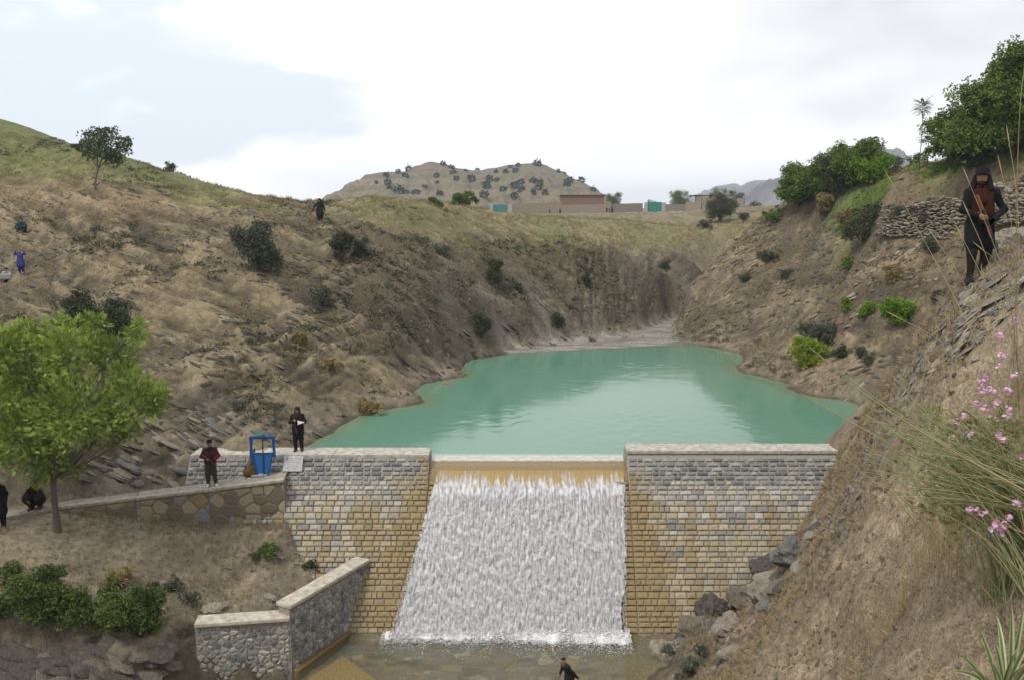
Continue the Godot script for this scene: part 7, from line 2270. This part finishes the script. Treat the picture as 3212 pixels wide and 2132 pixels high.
	# single boulders
	for e in [[Vector3(5.88, -4.79, -27.66), Vector3(1.7, 0.5, 0.9), 2, "flat dark rock slab sticking out left beside the stained wall"], [Vector3(7.04, -4.32, -27.40), Vector3(1.1, 1.1, 0.9), 2, "dark boulder at the wall's foot, left of the white topped one"], [Vector3(7.49, -4.13, -27.68), Vector3(0.9, 0.7, 0.7), 3, "pale topped boulder against the foot of the dam"], [Vector3(8.27, -3.84, -27.48), Vector3(1.6, 1.0, 1.0), 0, "brown boulder right of the pale topped one"], [Vector3(9.51, -3.01, -28.14), Vector3(1.7, 1.0, 1.0), 2, "dark rock high against the dam's right face"], [Vector3(7.65, 0.53, -21.14), Vector3(1.3, 0.9, 0.9), 4, "dark grey rock where dam and slope meet"], [Vector3(6.44, -4.49, -26.08), Vector3(1.6, 1.0, 1.0), 0, "big shadowy boulder in front of the dam's foot"], [Vector3(5.32, -5.00, -26.28), Vector3(1.3, 0.9, 0.8), 3, "tan slanting boulder at the edge of the basin"], [Vector3(6.50, -2.49, -22.74), Vector3(1.2, 0.8, 0.9), 1, "brown grey boulder right of the shadowy one"], [Vector3(7.07, -0.82, -21.52), Vector3(1.1, 0.7, 0.8), 1, "weathered brown boulder on the slope's lower edge"], [Vector3(8.43, 8.50, -13.70), Vector3(0.95, 0.6, 0.6), 1, "large grey boulder at the right edge beside the bearded guard"], [Vector3(-8.41, -3.36, -26.88), Vector3(0.55, 0.22, 0.3), 3, "pale flat stone lying on the bank behind the training wall"], [Vector3(-9.80, -3.37, -25.72), Vector3(0.9, 0.5, 0.6), 3, "pale boulder on the bank left of the training wall"], [Vector3(-3.50, -0.62, -46.22), Vector3(0.9, 0.25, 0.5), 5, "brown rock breaking the surface of the reservoir"]]:
		var q: Vector3 = e[0]
		var y := ground(q.x, q.z)
		if e[3].begins_with("brown rock breaking"): y = -0.02
		var o := put("boulder", rock_mesh(int(absf(q.x * 10.0)) + 5, e[1] * 1.15, 13, 16, 0.3), rock_tone(e[2]), self, Transform3D(Basis(Vector3.UP, rf(-0.4, 0.4)) * Basis(Vector3(0, 0, 1), -0.2), Vector3(q.x, y - e[1].y * 0.08, q.z)))
		tag(o, e[3], "boulder")
	# dry stone walls on the right bank
	for e in [[Vector3(23.37, 8.41, -52.60), Vector3(26.57, 8.11, -48.00), 2.5, "dry stone terrace wall of grey stones behind the guard", 0.15], [Vector3(24.39, 9.06, -42.50), Vector3(25.23, 9.50, -38.50), 3.0, "crumbling dry stone wall of brown stones at the right edge", 0.17]]:
		var a: Vector3 = e[0]
		var b: Vector3 = e[1]
		var wall := thing("dry_stone_wall", on_ground(a), e[3], "wall", "dry stone walls on the right bank")
		var len := Vector2(b.x - a.x, b.z - a.z).length()
		var ux := Vector3(b.x - a.x, 0, b.z - a.z) / len
		var out := ux.cross(Vector3.UP)
		var y := 0.0
		while y < e[2]:
			var x := rf(-0.2, 0.1)
			while x < len:
				var l := rf(0.2, 0.5)
				var p := a + ux * (x + l * 0.5) + out * (0.25 - y * 0.16)
				var base := ground(p.x, p.z)
				var top := minf(e[2], e[2] * (0.75 + 0.5 * n_mid.get_noise_2d(x * 1.5, 3.0)) + 0.2)
				if y < top:
					p.y = lerpf(a.y, b.y, clampf(x / len, 0.0, 1.0)) + y
					if p.y > base - 0.4:
						var tone: int = [1, 3, 1, 5, 3, 0][rng.randi() % 6]
						put("stone", pebble_meshes[rng.randi() % 6], rock_tone(tone), wall, Transform3D((Basis(ux, Vector3.UP, out) * Basis(Vector3(0, 0, 1), rf(-0.32, 0.32)) * Basis(Vector3(0, 1, 0), rf(-0.4, 0.4))).scaled_local(Vector3(l * rf(0.9, 1.4), e[4] * rf(1.0, 2.3), 0.42)), p - wall.position + Vector3(0, rf(-0.06, 0.06), 0) + out * rf(-0.06, 0.06)))
				x += l * 0.93
			y += e[4] * rf(0.65, 1.0)
	# slate scree beside the path
	var slope := get_node("near_slope")
	for k in 290:
		var t := rng.randf()
		var c: Vector3 = Vector3(6.25, 7.38, -12.20).lerp(Vector3(5.20, 8.62, -8.88), t) + Vector3(rf(-0.5, 0.9), 0, rf(-1.3, 1.3))
		c.y = ground(c.x, c.z)
		var s := rf(0.08, 0.3)
		var n := ground_normal(c.x, c.z)
		var b := Basis(Quaternion(Vector3.UP, (n + Vector3(rf(-0.3, 0.3), 0.3, rf(-0.3, 0.3))).normalized())) * Basis(Vector3.UP, rf(-0.7, 0.7))
		put("slate", pebble_meshes[rng.randi() % 6], rock_tone([1, 4, 3, 1, 1, 3][rng.randi() % 6]), slope, Transform3D(b.scaled_local(Vector3(s * 1.5, s * 0.28, s)), c + n * 0.01))

# ---------------------------------------------------------------- plants near the lens
func curve(a: Vector3, m: Vector3, b: Vector3, n: int) -> Array:
	var out := []
	for i in n + 1:
		var t := float(i) / n
		out.append(a.lerp(m, t).lerp(m.lerp(b, t), t))
	return out

func make_near_plants() -> void:
	var root := on_ground(Vector3(2.82, 7.90, -4.06))
	var o := thing("flowering_bush", root, "broom like bush with long thin stems and pink flowers at the right edge", "bush")
	var st := begin()
	var st2 := begin()
	var ends := [Vector3(1.54, 8.57, -4.30), Vector3(1.50, 8.85, -4.10), Vector3(1.83, 8.47, -4.20), Vector3(1.74, 8.68, -4.30), Vector3(1.70, 8.67, -4.00), Vector3(1.95, 8.38, -4.30), Vector3(1.85, 8.49, -4.40), Vector3(1.98, 8.68, -4.20), Vector3(1.89, 8.23, -4.20), Vector3(1.85, 8.56, -4.00)]
	for k in 210:
		ends.append(Vector3(2.32, 8.28, -4.20) + Vector3(rf(-0.42, 0.42), rf(-0.28, 0.24), rf(-0.35, 0.3)))
	var i := 0
	for e in ends:
		var r := root + Vector3(rf(-0.22, 0.1), 0.0, rf(-0.25, 0.2))
		r.y = ground(r.x, r.z) - 0.02
		var mid := r.lerp(e, 0.5) + Vector3(0.06, rf(0.02, 0.16), 0.0)
		if i < 10: mid = r.lerp(e, 0.55) + Vector3(0, rf(-0.12, -0.02), 0)
		var pts := curve(r - root, mid - root, e - root, 8)
		var rad := []
		for q in 9: rad.append(lerpf(0.0042, 0.0022, q / 8.0) if i < 10 else lerpf(0.0036, 0.0014, q / 8.0))
		add_tube(st if i % 4 else st2, pts, rad, 4, false)
		if i > 10 and i % 3 == 0:
			var d: Vector3 = (e - mid).normalized()
			for q in 3:
				var s: Vector3 = pts[4 + q]
				add_tube(st if q else st2, [s, s + (d + Vector3(rf(-0.6, 0.6), rf(-0.2, 0.6), rf(-0.5, 0.5))).normalized() * rf(0.06, 0.15)], [0.002, 0.001], 3, false)
		i += 1
	tag(put("stems", st.commit(), mat("broom_stem", lin(0.25, 0.28, 0.14), 0.7), o), "", "", "", "stuff")
	tag(put("dry_stems", st2.commit(), mat("broom_dry", lin(0.36, 0.29, 0.15), 0.8), o), "", "", "", "stuff")
	var places := []
	var tints := []
	for k in 1500:
		var c := Vector3(2.62, 8.13, -4.30) + Vector3(rf(-0.33, 0.3), rf(-0.34, 0.3), rf(-0.4, 0.25))
		if c.y < ground(c.x, c.z): continue
		places.append(Transform3D(random_turn().scaled_local(Vector3.ONE * rf(0.02, 0.05)), c - root))
		tints.append(Color(0.08, 0.11, 0.03).lerp(Color(0.24, 0.24, 0.09), rng.randf()))
	tag(put_many("leaves", sprig_needle, leaf_mat("leaves", 0.35), places, tints, o), "", "", "", "stuff")
	# flower heads: florets of five petals
	st = begin()
	for k in 8:
		var c := Vector3(rf(-1, 1), rf(-1, 1), rf(-1, 1)).normalized() * 0.016
		var n := (c.normalized() + Vector3(0, 0.2, 0.5)).normalized()
		var x := n.cross(Vector3.UP).normalized()
		var y := n.cross(x)
		for q in 5:
			var a := TAU * q / 5.0 + k
			var d := x * cos(a) + y * sin(a)
			leaf_shape(st, c + n * 0.004, d, n.cross(d), 0.012, 0.0045, -0.2)
	var flower := st.commit()
	var pink := mat("petal", lin(0.62, 0.36, 0.52), 0.7)
	var pale := mat("petal_pale", lin(0.68, 0.50, 0.60), 0.7)
	for m in [pink, pale]:
		m.backlight_enabled = true
		m.backlight = Color(0.3, 0.3, 0.3)
	for e in [Vector3(2.48, 8.80, -4.10), Vector3(2.46, 8.77, -4.10), Vector3(2.41, 8.69, -4.10), Vector3(2.43, 8.66, -4.20), Vector3(2.38, 8.65, -4.00), Vector3(2.42, 8.54, -4.20), Vector3(2.47, 8.56, -4.10), Vector3(2.35, 8.57, -4.00), Vector3(2.49, 8.54, -4.00), Vector3(2.54, 8.49, -4.10), Vector3(2.44, 8.43, -4.00), Vector3(2.46, 8.41, -4.00), Vector3(2.38, 8.41, -4.30), Vector3(2.36, 8.46, -4.20), Vector3(2.35, 8.40, -4.10), Vector3(2.61, 8.69, -4.20), Vector3(2.46, 8.65, -4.00), Vector3(2.52, 8.47, -4.20), Vector3(2.29, 8.07, -3.90), Vector3(2.27, 8.06, -3.90), Vector3(2.34, 8.03, -3.80), Vector3(2.33, 8.01, -3.80), Vector3(2.37, 8.04, -3.80), Vector3(2.46, 8.03, -3.90), Vector3(2.38, 8.00, -3.80), Vector3(2.49, 8.10, -3.90), Vector3(2.34, 8.05, -3.90), Vector3(2.58, 8.88, -4.30), Vector3(2.65, 8.97, -4.30), Vector3(2.55, 8.32, -4.00), Vector3(2.31, 8.35, -4.20), Vector3(2.44, 8.61, -4.20)]:
		for h in 2:
			put("flower", flower, pink if rng.randf() < 0.65 else pale, o, Transform3D(random_turn().scaled_local(Vector3.ONE * rf(0.55, 0.95)), e - root + Vector3(rf(-0.012, 0.012), rf(-0.012, 0.012), rf(-0.02, 0.02))))
	# dry grass with long stalks between path and bush
	var clump := on_ground(Vector3(3.52, 8.17, -5.48))
	o = thing("dry_grass_clump", clump, "tall clump of straw coloured grass with long stalks at the right edge", "grass clump")
	st = begin()
	for k in 420:
		var r := clump + Vector3(rf(-0.75, 0.45), 0, rf(-0.9, 0.7))
		r.y = ground(r.x, r.z) - 0.02
		var tall := rf(0.2, 0.62)
		var lean := Vector3(rf(-0.35, 0.2), 1.0, rf(-0.2, 0.2)).normalized() * tall
		var pts := curve(Vector3.ZERO, Vector3(lean.x * 0.2, lean.y * 0.6, lean.z * 0.2), lean + Vector3(-0.05 * tall, -0.08 * tall, 0), 4)
		var rad := []
		for q in 5:
			pts[q] += r - clump
			rad.append(lerpf(0.0028, 0.0009, q / 4.0))
		add_tube(st, pts, rad, 3, false)
	tag(put("blades", st.commit(), mat("straw_blade", lin(0.37, 0.29, 0.15), 0.85), o), "", "", "", "stuff")
	for e in [[Vector3(3.25, 8.96, -5.20), Vector3(3.05, 9.23, -5.20), Vector3(2.84, 9.71, -5.20)], [Vector3(3.14, 8.82, -5.00), Vector3(2.94, 9.14, -5.00), Vector3(2.75, 9.50, -5.00)], [Vector3(3.30, 8.70, -5.40), Vector3(3.15, 9.11, -5.40), Vector3(2.93, 9.37, -5.40)], [Vector3(3.30, 8.68, -5.40), Vector3(3.01, 9.08, -5.40), Vector3(2.78, 9.33, -5.40)], [Vector3(3.28, 8.61, -5.60), Vector3(2.94, 9.09, -5.60), Vector3(2.55, 9.71, -5.60)], [Vector3(3.10, 9.19, -5.00), Vector3(3.01, 9.28, -5.00), Vector3(2.86, 9.29, -5.00)], [Vector3(3.15, 9.14, -5.00), Vector3(3.05, 9.45, -5.00), Vector3(2.92, 9.76, -5.00)], [Vector3(3.22, 8.98, -5.00), Vector3(3.10, 9.45, -5.00), Vector3(2.95, 9.93, -5.00)], [Vector3(2.73, 9.87, -4.60), Vector3(2.72, 10.08, -4.60), Vector3(2.76, 10.27, -4.60)], [Vector3(3.22, 8.44, -5.00), Vector3(2.71, 8.82, -5.00), Vector3(2.38, 8.88, -5.00)]]:
		st = begin()
		var foot := clump + Vector3(rf(-0.2, 0.2), -0.05, rf(-0.3, 0.3))
		var pts := curve(foot - clump, (e[0] as Vector3).lerp(e[1], 0.4) - clump, e[2] - clump, 12)
		var rad := []
		for q in 13: rad.append(lerpf(0.0028, 0.0016, q / 12.0))
		add_tube(st, pts, rad, 4, false)
		# a thin ear of seed at the end
		var d: Vector3 = (pts[12] - pts[10]).normalized()
		add_tube(st, [pts[12], pts[12] + d * 0.04, pts[12] + d * 0.11], [0.002, 0.004, 0.001], 5, false)
		put("stalk", st.commit(), mat("straw_stalk", lin(0.42, 0.35, 0.21), 0.8), o)
	# the plant with pale edged leaves in the corner
	var heart := on_ground(Vector3(2.35, 7.27, -3.64))
	o = thing("striped_plant", heart, "plant with long green leaves edged in pale cream in the lower right corner", "plant")
	var leaf := leaf_mat("striped_leaf", 0.3)
	leaf.roughness = 0.5
	for e in [Vector3(2.14, 7.64, -3.55), Vector3(2.03, 7.53, -3.50), Vector3(1.98, 7.47, -3.45), Vector3(2.32, 7.72, -3.60), Vector3(2.38, 7.73, -3.60), Vector3(2.03, 7.52, -3.40), Vector3(2.24, 7.63, -3.40), Vector3(2.28, 7.51, -3.65), Vector3(2.39, 7.67, -3.50), Vector3(2.07, 7.59, -3.35), Vector3(2.27, 7.59, -3.35), Vector3(2.02, 7.43, -3.40), Vector3(2.41, 7.58, -3.45), Vector3(2.38, 7.56, -3.80)]:
		st = begin()
		var b: Vector3 = heart + Vector3(rf(-0.03, 0.03), 0.02, rf(-0.03, 0.03))
		var top: Vector3 = b.lerp(e, 0.55) + Vector3(0, rf(0.06, 0.13), 0)
		var pts := curve(b - heart, top - heart, e - heart, 10)
		for q in 10:
			var d0: Vector3 = (pts[q + 1] - pts[q]).normalized()
			var side := d0.cross(Vector3(0, 0.6, 1)).normalized()
			var up := side.cross(d0) * 0.004
			var w0 := 0.013 * sin(PI * (0.12 + 0.88 * q / 10.0)) + 0.001
			var w1 := 0.013 * sin(PI * (0.12 + 0.88 * (q + 1) / 10.0)) + 0.001
			for s in [[-1.0, -0.45], [-0.45, 0.45], [0.45, 1.0]]:
				st.set_color(Color(0.12, 0.20, 0.07) if s[0] == -0.45 else Color(0.50, 0.52, 0.33))
				var lift0: Vector3 = up * absf(s[0]) * 1.5
				var lift1: Vector3 = up * absf(s[1]) * 1.5
				quad(st, pts[q] + side * w0 * s[0] + lift0, pts[q] + side * w0 * s[1] + lift1, pts[q + 1] + side * w1 * s[1] + lift1, pts[q + 1] + side * w1 * s[0] + lift0, Vector3(0, 1, 0.5))
		put("leaf", st.commit(), leaf, o)
	var tuft := on_ground(Vector3(2.70, 7.52, -4.24))
	o = thing("green_grass_tuft", tuft, "tuft of fresh green grass above the pale edged plant", "grass clump")
	st = begin()
	for k in 90:
		var lean := Vector3(rf(-0.5, 0.4), 1.0, rf(-0.4, 0.4)).normalized() * rf(0.08, 0.2)
		var r := Vector3(rf(-0.1, 0.14), 0, rf(-0.1, 0.1))
		r.y = ground(tuft.x + r.x, tuft.z + r.z) - tuft.y
		add_tube(st, [r, r + lean * 0.6, r + lean + Vector3(lean.x * 0.4, -0.02, 0)], [0.0022, 0.0016, 0.0006], 3, false)
	tag(put("blades", st.commit(), mat("green_blade", lin(0.15, 0.23, 0.06), 0.75), o), "", "", "", "stuff")
